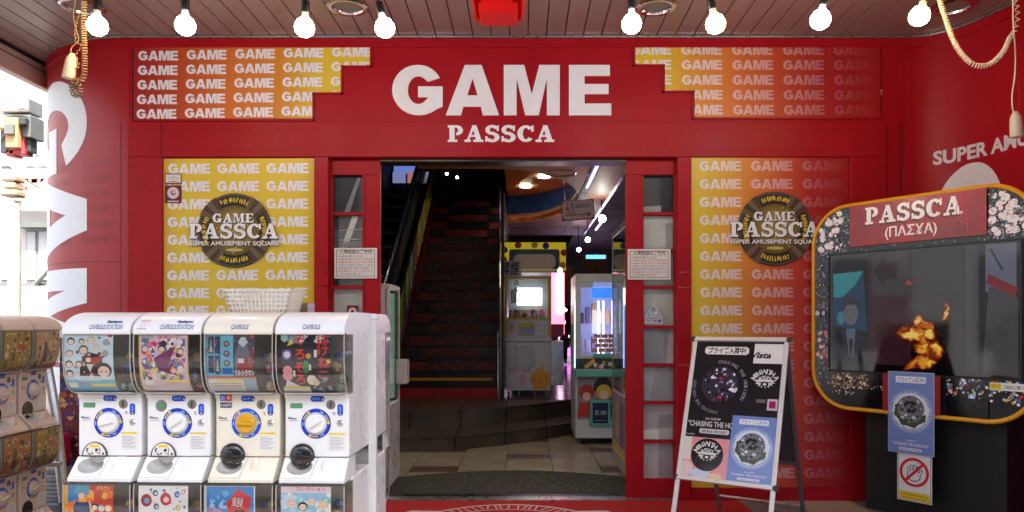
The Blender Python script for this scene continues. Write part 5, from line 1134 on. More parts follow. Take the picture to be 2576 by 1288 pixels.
def tray_surface(mt, par):
    y0, z0, y1, z1 = 0., .0885, -.07, .012; L = math.hypot(y1 - y0, z1 - z0)
    fr = lambda x, t, h=0: (x, y0 + (y1 - y0) * t / L + (z1 - z0) / L * h, z0 + (z1 - z0) * t / L - (y1 - y0) / L * h)
    m = MB(); out = [(-.131, 0), (.131, 0), (.131, L), (-.131, L)]; h1 = [(-.062 + .053 * math.cos(R(a)), .042 + .038 * math.sin(R(a))) for a in range(0, 360, 18)]; h2 = [(.048 + .026 * math.cos(R(a)), .036 + .032 * math.sin(R(a))) for a in range(0, 360, 24)]
    flat = out + h1 + h2; fs = tessellate_polygon([[Vector((*p, 0)) for p in q] for q in (out, h1, h2)])
    m.add([fr(*p) for p in flat], [tuple(f) for f in fs])
    def bowl(h, cx, ct, dp, mm):
        prev = h; k0 = len(mm.v); n = len(h); mm.v += [fr(*p) for p in h]
        for q in (.92, .75, .45, .01):
            mm.v += [fr(cx + (p[0] - cx) * q, ct + (p[1] - ct) * q - (1 - q) * .012, dp * (1 - q * q)) for p in h]
        for r_ in range(4):
            for i in range(n): mm.f.append((k0 + r_ * n + i, k0 + r_ * n + (i + 1) % n, k0 + (r_ + 1) * n + (i + 1) % n, k0 + (r_ + 1) * n + i))
    bowl(h2, .048, .036, .03, m)
    m.add([(-.131, 0, .0885), (-.131, -.07, .012), (-.131, -.07, 0), (-.131, .1, 0), (-.131, .1, .0885), (.131, 0, .0885), (.131, -.07, .012), (.131, -.07, 0), (.131, .1, 0), (.131, .1, .0885)],
          [(0, 1, 2, 3, 4), (5, 9, 8, 7, 6), (1, 6, 7, 2), (2, 7, 8, 3)])
    o = m.build('tray', mt, par, smooth=30)
    b = MB(); bowl(h1, -.062, .042, -.035, b); b.build('chute_bowl', mat('bowl_grey', (190, 187, 184), rough=.3), o, smooth=60)
    k = MB(); hp = [(-.086, .002), (-.014, .002), (-.018, .018), (-.032, .032), (-.05, .026), (-.07, .014)]; k.add([fr(x, t_, .0006) for x, t_ in hp], [tuple(range(len(hp)))]); k.build('chute_shutter', mat('shutter_grey', (158, 154, 150), rough=.2), o)
    return o
PROTO = {}
def base_machine(style):
    """style: shell colour, knob colour, dome, display"""
    shell, knob, dome, disp, logo = style
    t = bpy.data.objects.new('capsule_machine', None); COL.objects.link(t)
    sm = {'white': WHITEP, 'cream': CREAMP, 'shaded': SHADEP}[shell]
    # cabinet
    MB().box((-.131, 0, .089), (.131, .34, .348), .006).build('cabinet', sm, t)
    for sx in (-1, 1): MB().box((sx * .132 - (.02 if sx > 0 else 0), -.0014, .330), (sx * .132 + (.02 if sx < 0 else 0), .02, .3495)).build('corner_cap', sm, t)
    tray_surface(sm, t)
    MB().box((-.134, .04, .345), (.134, .34, .60), .004).build('back_housing', sm if shell != 'white' else WHITEP, t)
    # hood: hollow quarter shell
    pr = [(.34, .60)] + [(.34, .681), (.08, .681)] + [(.08 - .172 * math.sin(R(a)), .60 + .081 * math.cos(R(a))) for a in range(10, 91, 10)] + [(-.092, .594), (-.088, .590), (.04, .590)]
    m = MB(); m.prism(pr, -.137, .137, axis='x'); m.build('hood', sm, t, smooth=40)
    # drum cover
    zs = [.348, .355, .37, .39, .43, .48, .54, .592]; m = MB()
    for z in zs: m.v += [(-.1365, drum_y(z) - .001, z), (.1365, drum_y(z) - .001, z)]
    for i in range(len(zs) - 1): m.f.append((2 * i, 2 * i + 1, 2 * i + 3, 2 * i + 2))
    for sx in (-.1365, .1365):
        k = len(m.v); m.v += [(sx, drum_y(z) - .001, z) for z in zs] + [(sx, .04, z) for z in zs]
        for i in range(len(zs) - 1): m.f.append((k + i, k + i + 1, k + len(zs) + i + 1, k + len(zs) + i))
    m.build('drum_cover', ACRYL, t, smooth=60)
    RIM = mat('clear_rim', (176, 170, 164), rough=.2)
    for sx in (-.1355, .1355): MB().tube([(sx, drum_y(z) - .001, z) for z in zs], .0022, 6).build('drum_rim', RIM, t)
    m = MB().box((-.14, -.084, .588), (.14, -.07, .5945)); m.build('cover_lip', mat('lip_dark', (74, 68, 64), rough=.3), t)
    MB().box((-.12, drum_y(.36) - .006, .3495), (.12, .02, .356), .002).build('lower_lip', RIM, t)
    MB().box((-.138, .03, .352), (.138, .039, .589)).build('drum_back', DRUMIN, t)
    cm = MB().lathe([(.0001, -.024), (.016, -.018), (.024, 0), (.016, .018), (.0001, .024)], n=10)
    rnd = random.Random(len(PROTO)); me = {}
    for k in range(9):
        c = rnd.choice(CAPC)
        if c.name not in me: o = cm.build('capsule', c, t); me[c.name] = o.data
        else: o = bpy.data.objects.new('capsule', me[c.name]); COL.objects.link(o); o.parent = t
        o.location = (rnd.uniform(-.11, .115) if k < 5 else rnd.uniform(.075, .115), rnd.uniform(-.02, .01), .376 + (k % 4) * .04 + rnd.uniform(-.004, .004))
    # dial
    MB().lathe([(.0001, -.0015), (.0605, -.0015), (.0615, .0)], (-.004, 0, .2276), 'y', 40).build('dial_ring', mat('dial_blue_light' if style[0] != 'white' or knob == 'yellow' else 'dial_blue', (34, 84, 206) if style[0] == 'cream' else (20, 60, 190), rough=.3), t)
    kb = MB().lathe([(.0001, -.017), (.034, -.017), (.039, -.012), (.041, -.0016)], (-.004, 0, .2276), 'y', 32).build('knob', KNOBY if knob == 'yellow' else sm if shell != 'cream' else WHITEP, t)
    MB().lathe([(.0415, -.003), (.0465, -.003), (.0465, -.0016)], (-.004, 0, .2276), 'y', 36).build('knob_seat', mat('seat_pale', (200, 206, 216), rough=.3), kb)
    M = Matrix.Translation((-.004, -.016, .2276)) @ Matrix.Rotation(R({'yellow': 3, 'white': -14, 'white2': -32}.get(knob, -20)), 4, 'Y')
    MB().box((-.033, -.011, -.0065), (.033, 0, .0065), .004, M).build('grip', KNOBY if knob == 'yellow' else sm if shell != 'cream' else WHITEP, kb)
    # coin slot, return, lock
    c = MB().lathe([(.0001, -.002), (.017, -.002), (.0195, .0)], (.057, 0, .304), 'y', 22).build('coin_slot', mat('steel_plate', (150, 146, 140), rough=.3, metal=.8), t)
    MB().box((.0555, -.004, .293), (.0585, -.0022, .315)).build('slit', DARKGAP, c)
    l_ = MB().lathe([(.0001, -.004), (.010, -.004), (.0135, -.001), (.0135, 0)], (.095, 0, .2288), 'y', 18).build('lock', CHROME, t); MB().box((.0925, -.006, .2275), (.0975, -.0042, .2300)).build('keyhole', DARKGAP, l_)
    MB().tube([(.066, -.002, .274), (.072, -.006, .274), (.074, -.006, .268), (.071, -.002, .264)], .0022, 6).build('coin_return', KNOBY if shell == 'cream' else GREYP, t)
    # display
    if disp == 'round': MB().lathe([(.0001, -.001), (.0225, -.001), (.0245, 0)], (-.071, 0, .298), 'y', 22).build('display_ring', mat('steel_plate'), t)
    if disp: MB().box((-.109 if disp == 'rect' else -.088, -.0025, .290), (-.059 if disp == 'rect' else -.054, 0, .3095), .0015).build('display', DISPM, t)
    # prints
    p = Paint(plane((0, 0, 0), (1, 0, 0)), .0008, .00004)
    p.rrect(-.026, .3165, .031, .340, .011, BLU); p.text('まわす', -.018, .3235, .009, (150, 180, 240), w=.03); p.circ(.024, .325, .0045, YLW, n=8)
    p.rrect(.084, .26, .107, .307, .010, BLU); p.rect(.090, .275, .101, .299, (90, 130, 225)); p.circ(.0955, .267, .004, YLW, n=8)
    p.rect(.048, .118, .114, .190, (232, 232, 230)); p.rect(.048, .182, .114, .190, YLW)
    for k in range(9): p.rect(.053, .124 + k * .006, .053 + (.05, .056, .04)[k % 3], .1258 + k * .006, (150, 150, 154))
    p.rect(-.118, .246, -.083, .250, (90, 88, 92)); p.rect(-.113, .238, -.077, .2405, (160, 160, 160)); p.rect(-.118, .252, -.105, .2545, (120, 120, 120))
    if disp: p.h += .002; p.text('¥300', (-.104 if disp == 'rect' else -.086), .2935, .011, (40, 190, 90), w=.041 if disp == 'rect' else .03, bold=.03)
    else:
        p.rect(-.113, .318, -.090, .345, (60, 90, 220)); p.rect(-.089, .318, -.064, .345, (206, 30, 50)); p.text('お', -.110, .322, .016, (200, 214, 245), w=.018); p.text('金', -.086, .322, .016, (245, 200, 206), w=.018)
        p.rect(-.111, .291, -.063, .312, (50, 40, 70)); p.text('100円', -.108, .2955, .011, (210, 206, 220), w=.042)
    q = p; q.h = .0032
    for a0, sgn in ((128, 1), (8, 1), (248, 1)):
        q.ring(-.004, .2276, .0505, .0545, YLW, a0, a0 + 34, 6); b = R(a0); cx, cz = -.004 + .0525 * math.cos(b), .2276 + .0525 * math.sin(b)
        q.poly([(cx + .009 * math.cos(b), cz + .009 * math.sin(b)), (cx - .007 * math.cos(b), cz - .007 * math.sin(b)), (cx + .012 * math.sin(b), cz - .012 * math.cos(b))], YLW)
        q.ring(-.004, .2276, .051, .055, (170, 190, 236), a0 + 44, a0 + 62, 4)
    q.build('label_print', t)
    # dome over the chute
    if dome == 'flap':
        d = MB(); d.prism([(-.0594 + .053 * math.cos(R(a)), .092 + .0575 * math.sin(R(a))) for a in range(0, 181, 12)], -.006, -.0005); d = d.build('chute_flap', mat('flap_grey', (84, 80, 78), rough=.25), t)
        p = Paint(plane((0, -.006, 0), (1, 0, 0)), .0008, .00004); p.poly([(-.0594 + .047 * math.cos(R(a)), .095 + .051 * math.sin(R(a))) for a in range(0, 181, 12)], (226, 224, 222))
        p.poly([(-.082, .128), (-.037, .128), (-.042, .139), (-.077, .139)], (232, 204, 60)); p.line((-.092, .118), (-.085, .125), .006, (24, 22, 24)); p.line((-.092, .118), (-.088, .108), .005, (24, 22, 24)); p.line((-.086, .103), (-.075, .098), .005, (24, 22, 24)); p.circ(-.067, .104, .004, (206, 40, 40), n=8); p.line((-.053, .123), (-.053, .110), .006, (24, 22, 24)); p.circ(-.048, .118, .005, (24, 22, 24), n=8); p.line((-.05, .108), (-.036, .098), .003, (40, 40, 40)); p.line((-.037, .125), (-.037, .105), .003, (50, 50, 50)); p.circ(-.023, .102, .005, (24, 22, 24), n=8); p.rect(-.072, .0975, -.069, .107, (90, 86, 90))
        p.build('flap_print', d)
    elif dome == 'open':
        MB().lathe([(.0001, .0), (.03, -.001), (.043, -.002)], (-.0594, .0, .112), 'y', 20).build('chute_hole', DARKP, t); MB().lathe([(.043, -.001), (.047, -.005), (.051, -.001)], (-.0594, .0, .112), 'y', 20).build('chute_ring', DARKP, t)
    else:
        MB().lathe([(.0001, -.022), (.02, -.021), (.038, -.016), (.047, -.009), (.051, -.002), (.0505, .006)], (-.0594, -.004, .097), 'y', 28).build('chute_dome', DARKP, t, smooth=60)
        p = Paint(plane((0, -.025, 0), (1, 0, 0)), .003, .00004); p.rect(-.088, .112, -.052, .119, (70, 72, 78)); p.rect(-.08, .103, -.045, .107, (52, 56, 62)); p.rect(-.072, .072, -.052, .078, (90, 84, 84)); p.build('dome_print', t)
    # warning line on the tray
    y0, z0, y1, z1 = 0., .0885, -.07, .012; L = math.hypot(y1, z1 - z0)
    p = Paint(plane((0, y1, z1), (1, 0, 0), (0, y0 - y1, z0 - z1)), .0008, .00004); p.text('⚠', -.13, .004, .008, YLW) if False else p.rect(-.128, .005, -.122, .012, YLW); 
    for k in range(12): p.rect(-.115 + k * .0085, .0055, -.109 + k * .0085, .0085, (190, 176, 172))
    p.line((-.008, .001), (.004, L - .002), .0016, (120, 112, 108)); p.build('tray_print', t)
    # hood print
    def hoodfr(x, z, h):
        a = R(z); return Vector((x, .08 - (.172 + h) * math.sin(a), .60 + (.081 + h) * math.cos(a)))
    p = Paint(hoodfr, .0008, .00004)
    if logo == 'full': p.text('Gashapon', .033, 56, 8.5, (30, 60, 130), w=.065, bold=.04, shear=0); 
    def flip(pt_): return pt_
    p2 = Paint(lambda x, z, h: hoodfr(x, 90 - z, h), .0008, .00004)
    if logo == 'full':
        p2.text('Gashapon', .033, 27, 8, (30, 60, 130), w=.062, bold=.05); p2.text('CAPSULE STATION', -.03, 9, 12, (40, 64, 130), w=.135, bold=.05); p2.h += .0004; p2.text('CAPSULE STATION', -.029, 10, 10.5, (226, 228, 236), w=.133, bold=-.005)
    elif logo: p2.text('CAPSULE', -.03, 9, 12, (40, 64, 130), w=.07, bold=.05); p2.h += .0004; p2.text('CAPSULE', -.029, 10, 10.5, (216, 216, 220), w=.069, bold=-.005)
    p2.build('hood_print', t)
    PROTO[style] = t; return t
S1 = ('white', 'white', 'flap', 'rect', 'full'); S2 = ('white', 'white2', 'flap', 'round', 'full'); S3 = ('cream', 'yellow', 'dome', None, 'short'); S4 = ('white', 'white2', 'dome', 'rect', 'short'); S5 = ('shaded', 'white', 'open', 'rect', None)
used = set()
def machine(style, loc, rz, label, group, pk=None, px=-.135, pw=.2, top=True):
    if style not in PROTO: base_machine(style)
    pr = PROTO[style]
    if style in used: t = copy_tree(pr)
    else: t = pr; used.add(style)
    if not top:
        for ch in list(t.children):
            if ch.name.split('.')[0] in ('hood', 'hood_print'): bpy.data.objects.remove(ch)
    t.location = loc; t.rotation_euler = (0, 0, rz); t['label'] = label; t['category'] = 'capsule machine'; t['group'] = group
    return t
JOBS = []
G1 = 'capsule machines in the right rack'; G2 = 'capsule machines in the left rack'; yaw = -.033
names_up = ['upper leftmost white capsule machine with pale blue toy poster of dark suited heads', 'upper white capsule machine with red logo box and pink purple toy poster', 'upper cream capsule machine with yellow knob and blue grey hero toy poster', 'upper white capsule machine with black poster of red Japanese characters']
names_lo = ['lower white capsule machine with orange and blue fighter poster, below the pale blue one', 'lower white capsule machine with poster of red and blue helmets', 'lower cream capsule machine with blue poster and red lettering block', 'lower white capsule machine with pink and sky blue poster']
RTX, RTY = -.832, 2.985
for i in range(4):
    for lvl in (1, 0):
        st = (S1, S2, S3, S4)[i]; d = 3 - i
        loc = (RTX - d * .286 * math.cos(yaw), RTY - d * .286 * math.sin(yaw), .776 if lvl else .178)
        JOBS.append((st, loc, yaw, (names_up if lvl else names_lo)[i], G1, (1, 2, 3, 4)[i] if lvl else (5, 6, 7, 8)[i], (-.135, -.118, -.135, -.118)[i]))
for i in range(3):
    for lvl in (1, 0):
        a = R(92); rx, ry = -2.985, 4.63; c = .143 + i * .286
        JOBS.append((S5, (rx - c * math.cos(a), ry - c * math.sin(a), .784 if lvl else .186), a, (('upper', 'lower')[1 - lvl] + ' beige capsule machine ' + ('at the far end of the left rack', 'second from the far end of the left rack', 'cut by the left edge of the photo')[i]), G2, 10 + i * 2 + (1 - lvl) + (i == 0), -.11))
for lvl in (1, 0): JOBS.append((S4, (RTX + .01, 3.74, .776 if lvl else .178), R(180), ('upper', 'lower')[1 - lvl] + ' capsule machine facing away at the back right of the right rack', G1, None, 0))
for (st, loc, rz, lb, gp, pk, px) in JOBS:
    if st not in PROTO: base_machine(st)
mach = [machine(st, loc, rz, lb, gp, top=loc[2] > .5) for (st, loc, rz, lb, gp, pk, px) in JOBS]
for t, (st, loc, rz, lb, gp, pk, px) in zip(mach, JOBS):
    if pk: poster(pk, px, .20 if pk < 9 else .235).build('poster', t)
    if pk == 2:
        p2 = Paint(lambda x, z, h: Vector((x, .08 - (.172 + h) * math.cos(R(z)), .60 + (.081 + h) * math.sin(R(z)))), .001, .00004)
        p2.poly([(-.122, 8), (-.084, 8), (-.078, 34), (-.116, 34)], (206, 34, 36)); p2.text('BAN', -.113, 21, 11, (236, 230, 230), w=.028, bold=.04); p2.text('DAI', -.116, 10, 9, (236, 230, 230), w=.026, bold=.04); p2.build('red_logo', t)
# racks
RK = empty('machine_rack', (-1.26, 3.4, 0), 'white steel rack carrying the two rows of capsule machines on the right', 'rack')
for x_ in (-1.85, -.70): MB().box((x_, 3.345 + (.02 if x_ < -1 else 0), 0), (x_ + .035, 3.385, 1.43), .003).build('post', WHITEP, RK, world=True)
MB().box((-1.85, 3.36, 1.43), (-.665, 3.42, 1.452), .004).build('top_shelf', WHITEP, RK, world=True)
MB().box((-1.84, 2.98, .0), (-.69, 3.75, .174), .006).build('plinth', mat('rack_plinth', (60, 58, 58), rough=.5), RK, world=True)
m = MB().box((-.697, 3.34, .1), (-.694, 3.40, 1.40)).build('side_plate', WHITEP, RK, world=True)
LK = empty('machine_rack', (-3.4, 4.4, 0), 'grey steel rack with slanted leg carrying the beige capsule machines on the left', 'rack')
MB().box((-3.40, 3.7, 0), (-3.0, 4.6, .182), .005).build('plinth', mat('rack_plinth'), LK, world=True)
MB().tube([P(114, 900, 4.9), P(140, 1050, 4.86), P(162, 1262, 4.84)], .034, 10).build('slanted_leg', ALU, LK, world=True)
MB().box((-3.22, 4.70, .5), (-2.95, 4.73, .53), .004).build('cross_bar', ALU, LK, world=True)
# banner with collage
t = empty('banner', (-3.0, 5.15, 0), 'dark purple and red collage banner standing between the two racks', 'banner')
a, b = P(150, 0, 5.15).x, P(290, 0, 5.15).x
MB().box((a, 5.15, 0), (b, 5.17, 1.32), .003).build('board', BLACK, t, world=True)
pt = Paint(plane((a, 5.149, 0), (1, 0, 0)), .001, .00004); rr = random.Random(4)
pt.rect(.002, .02, b - a - .002, 1.31, (44, 30, 70)); pt.rect(.002, .45, b - a - .002, .95, (96, 24, 34))
for _ in range(190):
    z = rr.uniform(.05, 1.28); pal = [(96, 30, 40), (150, 70, 40), (60, 40, 110), (120, 90, 130)] if z > .45 else [(70, 60, 140), (180, 170, 190), (60, 30, 90), (150, 60, 120)]
    splash(pt, .004, max(.03, z - .04), b - a - .004, z + .03, 1, pal + [(200, 140, 90), (24, 18, 34)], (.01, .035), rr)
for _ in range(14): face(pt, rr.uniform(.03, b - a - .03), rr.uniform(.15, 1.2), rr.uniform(.018, .03), rr.choice([(110, 70, 130), (60, 50, 120), (150, 100, 60), (190, 190, 200)]), (190, 150, 140))
pt.build('print', t, world=True)
t = empty('tray_stack', P(125, 1250, 5.0), 'stack of grey trays on the ground behind the left rack', 'trays')
for k in range(6): MB().box((-3.42, 4.95, .12 + k * .055), (-3.12, 5.1, .15 + k * .055), .008).build('tray', mat('tray_bluegrey', (120, 130, 140), rough=.35), t, world=True)
t = empty('red_box', (-3.3, 5.05, .0), 'red box standing above the grey tray stack behind the left rack', 'box'); MB().box((-3.44, 4.94, .46), (-3.13, 5.11, .66), .012).build('body', mat('red_box', (160, 20, 50), rough=.5), t, world=True)
# basket on top
t = empty('plastic_basket', (-1.168, 3.35, 1.46), 'white perforated plastic basket lying on top of the capsule machines', 'basket')
BK = mat('basket_white', (232, 224, 210), rough=.4)
def bwall(p0_, p1_, q0, q1, nx, nz, nm='wall'):
    p0_, p1_, q0, q1 = map(Vector, (p0_, p1_, q0, q1)); m = MB()
    for i in range(nx + 1):
        f = i / nx; m.tube([p0_.lerp(p1_, f), q0.lerp(q1, f)], .0042, 4)
    for j in range(nz + 1):
        f = j / nz; m.tube([p0_.lerp(q0, f), p1_.lerp(q1, f)], .0042, 4)
    m.build(nm, BK, t, smooth=0)
b_ = [(-.125, -.09, 0), (.125, -.09, 0), (.125, .08, 0), (-.125, .08, 0)]; u_ = [(-.147, -.11, .098), (.147, -.11, .098), (.147, .10, .098), (-.147, .10, .098)]
for k in range(4): bwall(b_[k], b_[(k + 1) % 4], u_[k], u_[(k + 1) % 4], 15, 5)
bwall(b_[0], b_[1], b_[3], b_[2], 12, 8, 'base')
MB().tube([u_[0], u_[1], u_[2], u_[3], u_[0]], .0065, 6).build('rim', BK, t)
t = empty('plastic_tray', (-1.09, 3.56, 1.46), 'low translucent tray beside the white basket', 'tray')
MB().box((-.07, -.06, 0), (.07, .06, .003)).build('base', BK, t)
for a, b in (((-.07, -.06, 0), (.07, -.057, .05)), ((-.07, .057, 0), (.07, .06, .05)), ((-.07, -.056, .0), (-.067, .056, .05)), ((.067, -.056, .0), (.07, .056, .05))): MB().box(a, b).build('wall', glass('milky', (236, 226, 206), .2, .2, .25), t)

# ------------------------------------------------------------------ poster art shared by the sign stand and the screen kiosk
def globe(p, cx, cy, r, pal, rnd, base):
    p.circ(cx, cy, r, base, n=28)
    for _ in range(70):
        a = rnd.uniform(0, 6.283); q = r * math.sqrt(rnd.random()) * .95; s_ = r * rnd.uniform(.04, .15)
        x, y = cx + q * math.cos(a), cy + q * math.sin(a); m = rnd.randint(3, 5); a0 = rnd.uniform(0, 360)
        p.poly([(x + s_ * rnd.uniform(.5, 1.3) * math.cos(R(a0 + 360 * i / m)), y + s_ * rnd.uniform(.5, 1.3) * math.sin(R(a0 + 360 * i / m))) for i in range(m)], rnd.choice(pal))
def ringtext(p, t, cx, cy, r, a0, a1, h, col):
    n = len(t)
    for i, c in enumerate(t):
        if c == ' ': continue
        a = a0 + (a1 - a0) * i / (n - 1); p.text(c, cx + r * math.cos(R(a)), cy + r * math.sin(R(a)), h, col, al='c', rot=a - 90, bold=.02); p.h -= p.dh
    p.h += p.dh
def blueposter(p, x0, y0, w, h):
    X = lambda a: x0 + a * w; Y = lambda b: y0 + b * h; rnd = random.Random(9)
    p.rect(x0, y0, x0 + w, y0 + h, (116, 140, 202))
    for k, (q, c) in enumerate(((.48, (150, 172, 222)), (.44, (186, 204, 236)), (.40, (222, 232, 246)))): p.circ(X(.5), Y(.52), w * q, c, n=28)
    p.rrect(X(.17), Y(.87), X(.83), Y(.95), w * .02, (232, 236, 244)); p.text('プライズ入荷中!', X(.5), Y(.885), h * .045, (110, 130, 190), w=w * .6, al='c', bold=.02)
    for a in range(170, 340, 14): p.circ(X(.5) + w * .31 * math.cos(R(a)), Y(.54) + w * .33 * math.sin(R(a)), w * (.05 if a % 3 else .08), (66, 78, 54), n=8)
    globe(p, X(.5), Y(.55), w * .30, [(40, 46, 50), (120, 130, 140), (200, 206, 212), (70, 80, 84), (226, 230, 236), (150, 60, 60), (24, 26, 30), (30, 34, 38), (240, 242, 246)], rnd, (110, 116, 124))
    for q in range(16): a = rnd.uniform(0, 6.28); p.circ(X(.5) + w * .12 * math.cos(a), Y(.58) + w * .1 * math.sin(a), w * .04, (30, 32, 38), n=6)
    ringtext(p, 'CHASING THE HORIZON', X(.5), Y(.53), w * .40, 110, -60, h * .022, (40, 50, 90)); ringtext(p, 'CHASING THE HORIZON', X(.5), Y(.53), w * .40, 290, 160, h * .022, (40, 50, 90))
    p.text('5th ALBUM', X(.5), Y(.15), h * .02, (226, 232, 246), w=w * .2, al='c'); p.text('"CHASING THE HORIZON"', X(.5), Y(.095), h * .035, (226, 232, 246), w=w * .8, al='c')
    p.rrect(X(.25), Y(.03), X(.75), Y(.07), w * .02, (214, 222, 240)); p.text('2018.6.6 ON SALE', X(.5), Y(.038), h * .02, (90, 110, 170), w=w * .44, al='c')
def bandlogo(p, cx, cy, r, col, bgc):
    ringtext(p, 'MAN WITH A', cx, cy - r * .25, r * .75, 150, 30, r * .36, col); ringtext(p, 'MISSION', cx, cy - r * .3, r * .38, 140, 40, r * .3, col)
    rnd = random.Random(2); pts = []
    for i in range(18):
        a = 180 + i * 10.6; q = r * (.78 if i % 2 else .58); pts.append((cx + q * math.cos(R(a)), cy + .05 * r + q * .8 * math.sin(R(a))))
    p.poly(pts, col); p.circ(cx, cy - r * .28, r * .3, bgc, ry=r * .2, n=12); p.circ(cx, cy - r * .28, r * .14, col, ry=r * .1, n=8); p.line((cx - r * .5, cy - r * .12), (cx + r * .5, cy - r * .12), r * .05, bgc)

# ------------------------------------------------------------------ A-board
AW = Vector((.831, -.556, 0)); AP = Vector((1.207, 5.15, 1.318)); LEAN = Vector((-.267, -.40, -1.318)); REAR = Vector((.267, .40, -1.318)); WB = .645
AB = empty('sign_stand', (1.45, 4.95, 0), 'white framed A-board with band posters standing right of the entrance', 'sign stand')
AFR = mat('aboard_frame', (214, 210, 206), rough=.35, metal=.25, dirt=.15)
def fl(off, t, k=LEAN, dn=0):
    n = AW.cross(-k.normalized()); return AP + AW * off + k * t + n * dn
L_ = LEAN.length
def bar(a, b, wd, dp, nm, mt, par, up):
    a, b = Vector(a), Vector(b); d = (b - a).normalized(); s_ = d.cross(up).normalized(); M = Matrix((( *s_, 0), (*d, 0), (*up, 0), (0, 0, 0, 1))).transposed(); M.translation = a
    return MB().box((-wd / 2, 0, -dp / 2), (wd / 2, (b - a).length, dp / 2), .004, M).build(nm, mt, par, world=True)
NF = AW.cross(-LEAN.normalized()).normalized(); NR = AW.cross(-REAR.normalized()).normalized()
for o_, nm in ((.014, 'leg'), (WB - .014, 'leg')): bar(fl(o_, 0), fl(o_, 1.0), .03, .022, nm, AFR, AB, NF)
for tt in (.008, .695): bar(fl(-.002, tt, dn=.004), fl(WB + .002, tt, dn=.004), .03, .024, 'cross_rail', AFR, AB, NF)
for o_ in (.0, WB):
    for tt in (.008, .695): c = fl(o_, tt, dn=.006); MB().lathe([(.0001, -.014), (.017, -.014), (.02, 0), (.017, .014), (.0001, .014)], tuple(c), 'y', 12).build('corner_cap', mat('corner_dark', (60, 58, 58), rough=.4), AB, world=True)
RFM = mat('rear_frame_grey', (112, 112, 116), rough=.4, metal=.5)
for o_ in (.02, WB - .02): bar(fl(o_, .02, REAR), fl(o_, 1.0, REAR), .03, .022, 'rear_leg', RFM, AB, NR)
bar(fl(.02, .66, REAR), fl(WB - .02, .66, REAR), .03, .02, 'rear_rail', RFM, AB, NR); bar(fl(.02, .9, REAR), fl(WB - .02, .9, REAR), .022, .02, 'rear_rail', ALU, AB, NR)
def quad(nm, k, o0, o1, t0, t1, dn, th, mt):
    a = [fl(o0, t0, k, dn), fl(o1, t0, k, dn), fl(o1, t1, k, dn), fl(o0, t1, k, dn)]; b = [fl(o0, t0, k, dn + th), fl(o1, t0, k, dn + th), fl(o1, t1, k, dn + th), fl(o0, t1, k, dn + th)]
    return MB().add(a + b, [(0, 1, 2, 3), (4, 7, 6, 5), (0, 4, 5, 1), (1, 5, 6, 2), (2, 6, 7, 3), (3, 7, 4, 0)]).build(nm, mt, AB, world=True)
quad('front_board', LEAN, .03, WB - .03, .02, .685, 0, .004, mat('board_grey', (90, 90, 92), rough=.5)); quad('rear_board', REAR, .03, WB - .03, .03, .65, 0, .004, mat('slate', (58, 62, 68), rough=.6))
ph = .665 * L_; pw = WB - .056
o0 = fl(.028, .688, dn=.004)
pt = Paint(plane(o0, AW, -LEAN), .001, .00004); X = lambda a: a * pw; Y = lambda b: b * ph; rnd = random.Random(3)
pt.rect(X(0), Y(0), X(1), Y(1), (30, 28, 34)); pt.rect(X(.68), Y(.845), X(1), Y(.99), (226, 226, 224)); pt.text('Vista', X(.63), Y(.885), .04, (20, 20, 20), w=.14, bold=.04, shear=.3)
pt.rect(X(.13), Y(.905), X(.60), Y(.965), (230, 228, 224)); pt.rect(X(.11), Y(.915), X(.62), Y(.955), (230, 228, 224)); pt.text('プライズ入荷中!', X(.15), Y(.917), .034, (24, 22, 26), w=pw * .44, bold=.03)
globe(pt, X(.33), Y(.68), .125, [(200, 200, 214), (60, 56, 76), (120, 110, 150), (230, 226, 236), (90, 86, 110), (36, 32, 44), (150, 60, 80), (240, 240, 246), (20, 18, 26), (24, 22, 30)], rnd, (52, 48, 66)); 
ringtext(pt, 'CHASING THE HORIZON', X(.33), Y(.66), .165, 95, -25, .022, (150, 146, 156)); ringtext(pt, 'CHASING THE HORIZON', X(.33), Y(.66), .165, 270, 170, .022, (130, 126, 136))
bandlogo(pt, X(.83), Y(.72), .09, (222, 218, 216), (30, 28, 34)); pt.rect(X(.88), Y(.51), X(.99), Y(.59), (206, 190, 200)); pt.rect(X(.9), Y(.525), X(.97), Y(.575), (160, 30, 110)); pt.rect(X(.76), Y(.56), X(.86), Y(.585), (110, 104, 112))
pt.text('5th ALBUM', X(.3), Y(.415), .016, (200, 196, 200), w=.1, al='c'); pt.text('"CHASING THE HOR', X(.02), Y(.365), .036, (214, 210, 212), w=pw * .56, bold=.02); pt.rrect(X(.16), Y(.315), X(.5), Y(.35), .012, (206, 202, 204)); pt.text('2018.6.6 ON SALE', X(.19), Y(.323), .016, (40, 36, 44), w=.16)
pt.text('Sony Music', X(.01), Y(.3), .01, (190, 186, 190), w=.06)
pt.rect(X(0), Y(0), X(.52), Y(.285), (226, 150, 160)); pt.circ(X(.05), Y(.06), .05, (226, 206, 200)); pt.rect(X(0), Y(.12), X(.09), Y(.285), (222, 214, 204)); pt.circ(X(.22), Y(.03), .07, (196, 210, 226), ry=.03); pt.circ(X(.4), Y(.02), .04, (236, 200, 150), ry=.02)
pt.circ(X(.28), Y(.165), .108, (26, 26, 28), n=32); bandlogo(pt, X(.28), Y(.175), .092, (222, 220, 214), (26, 26, 28))
blueposter(pt, X(.52), Y(0), X(.48), Y(.46)); pt.build('posters', AB, m=INKG, world=True)

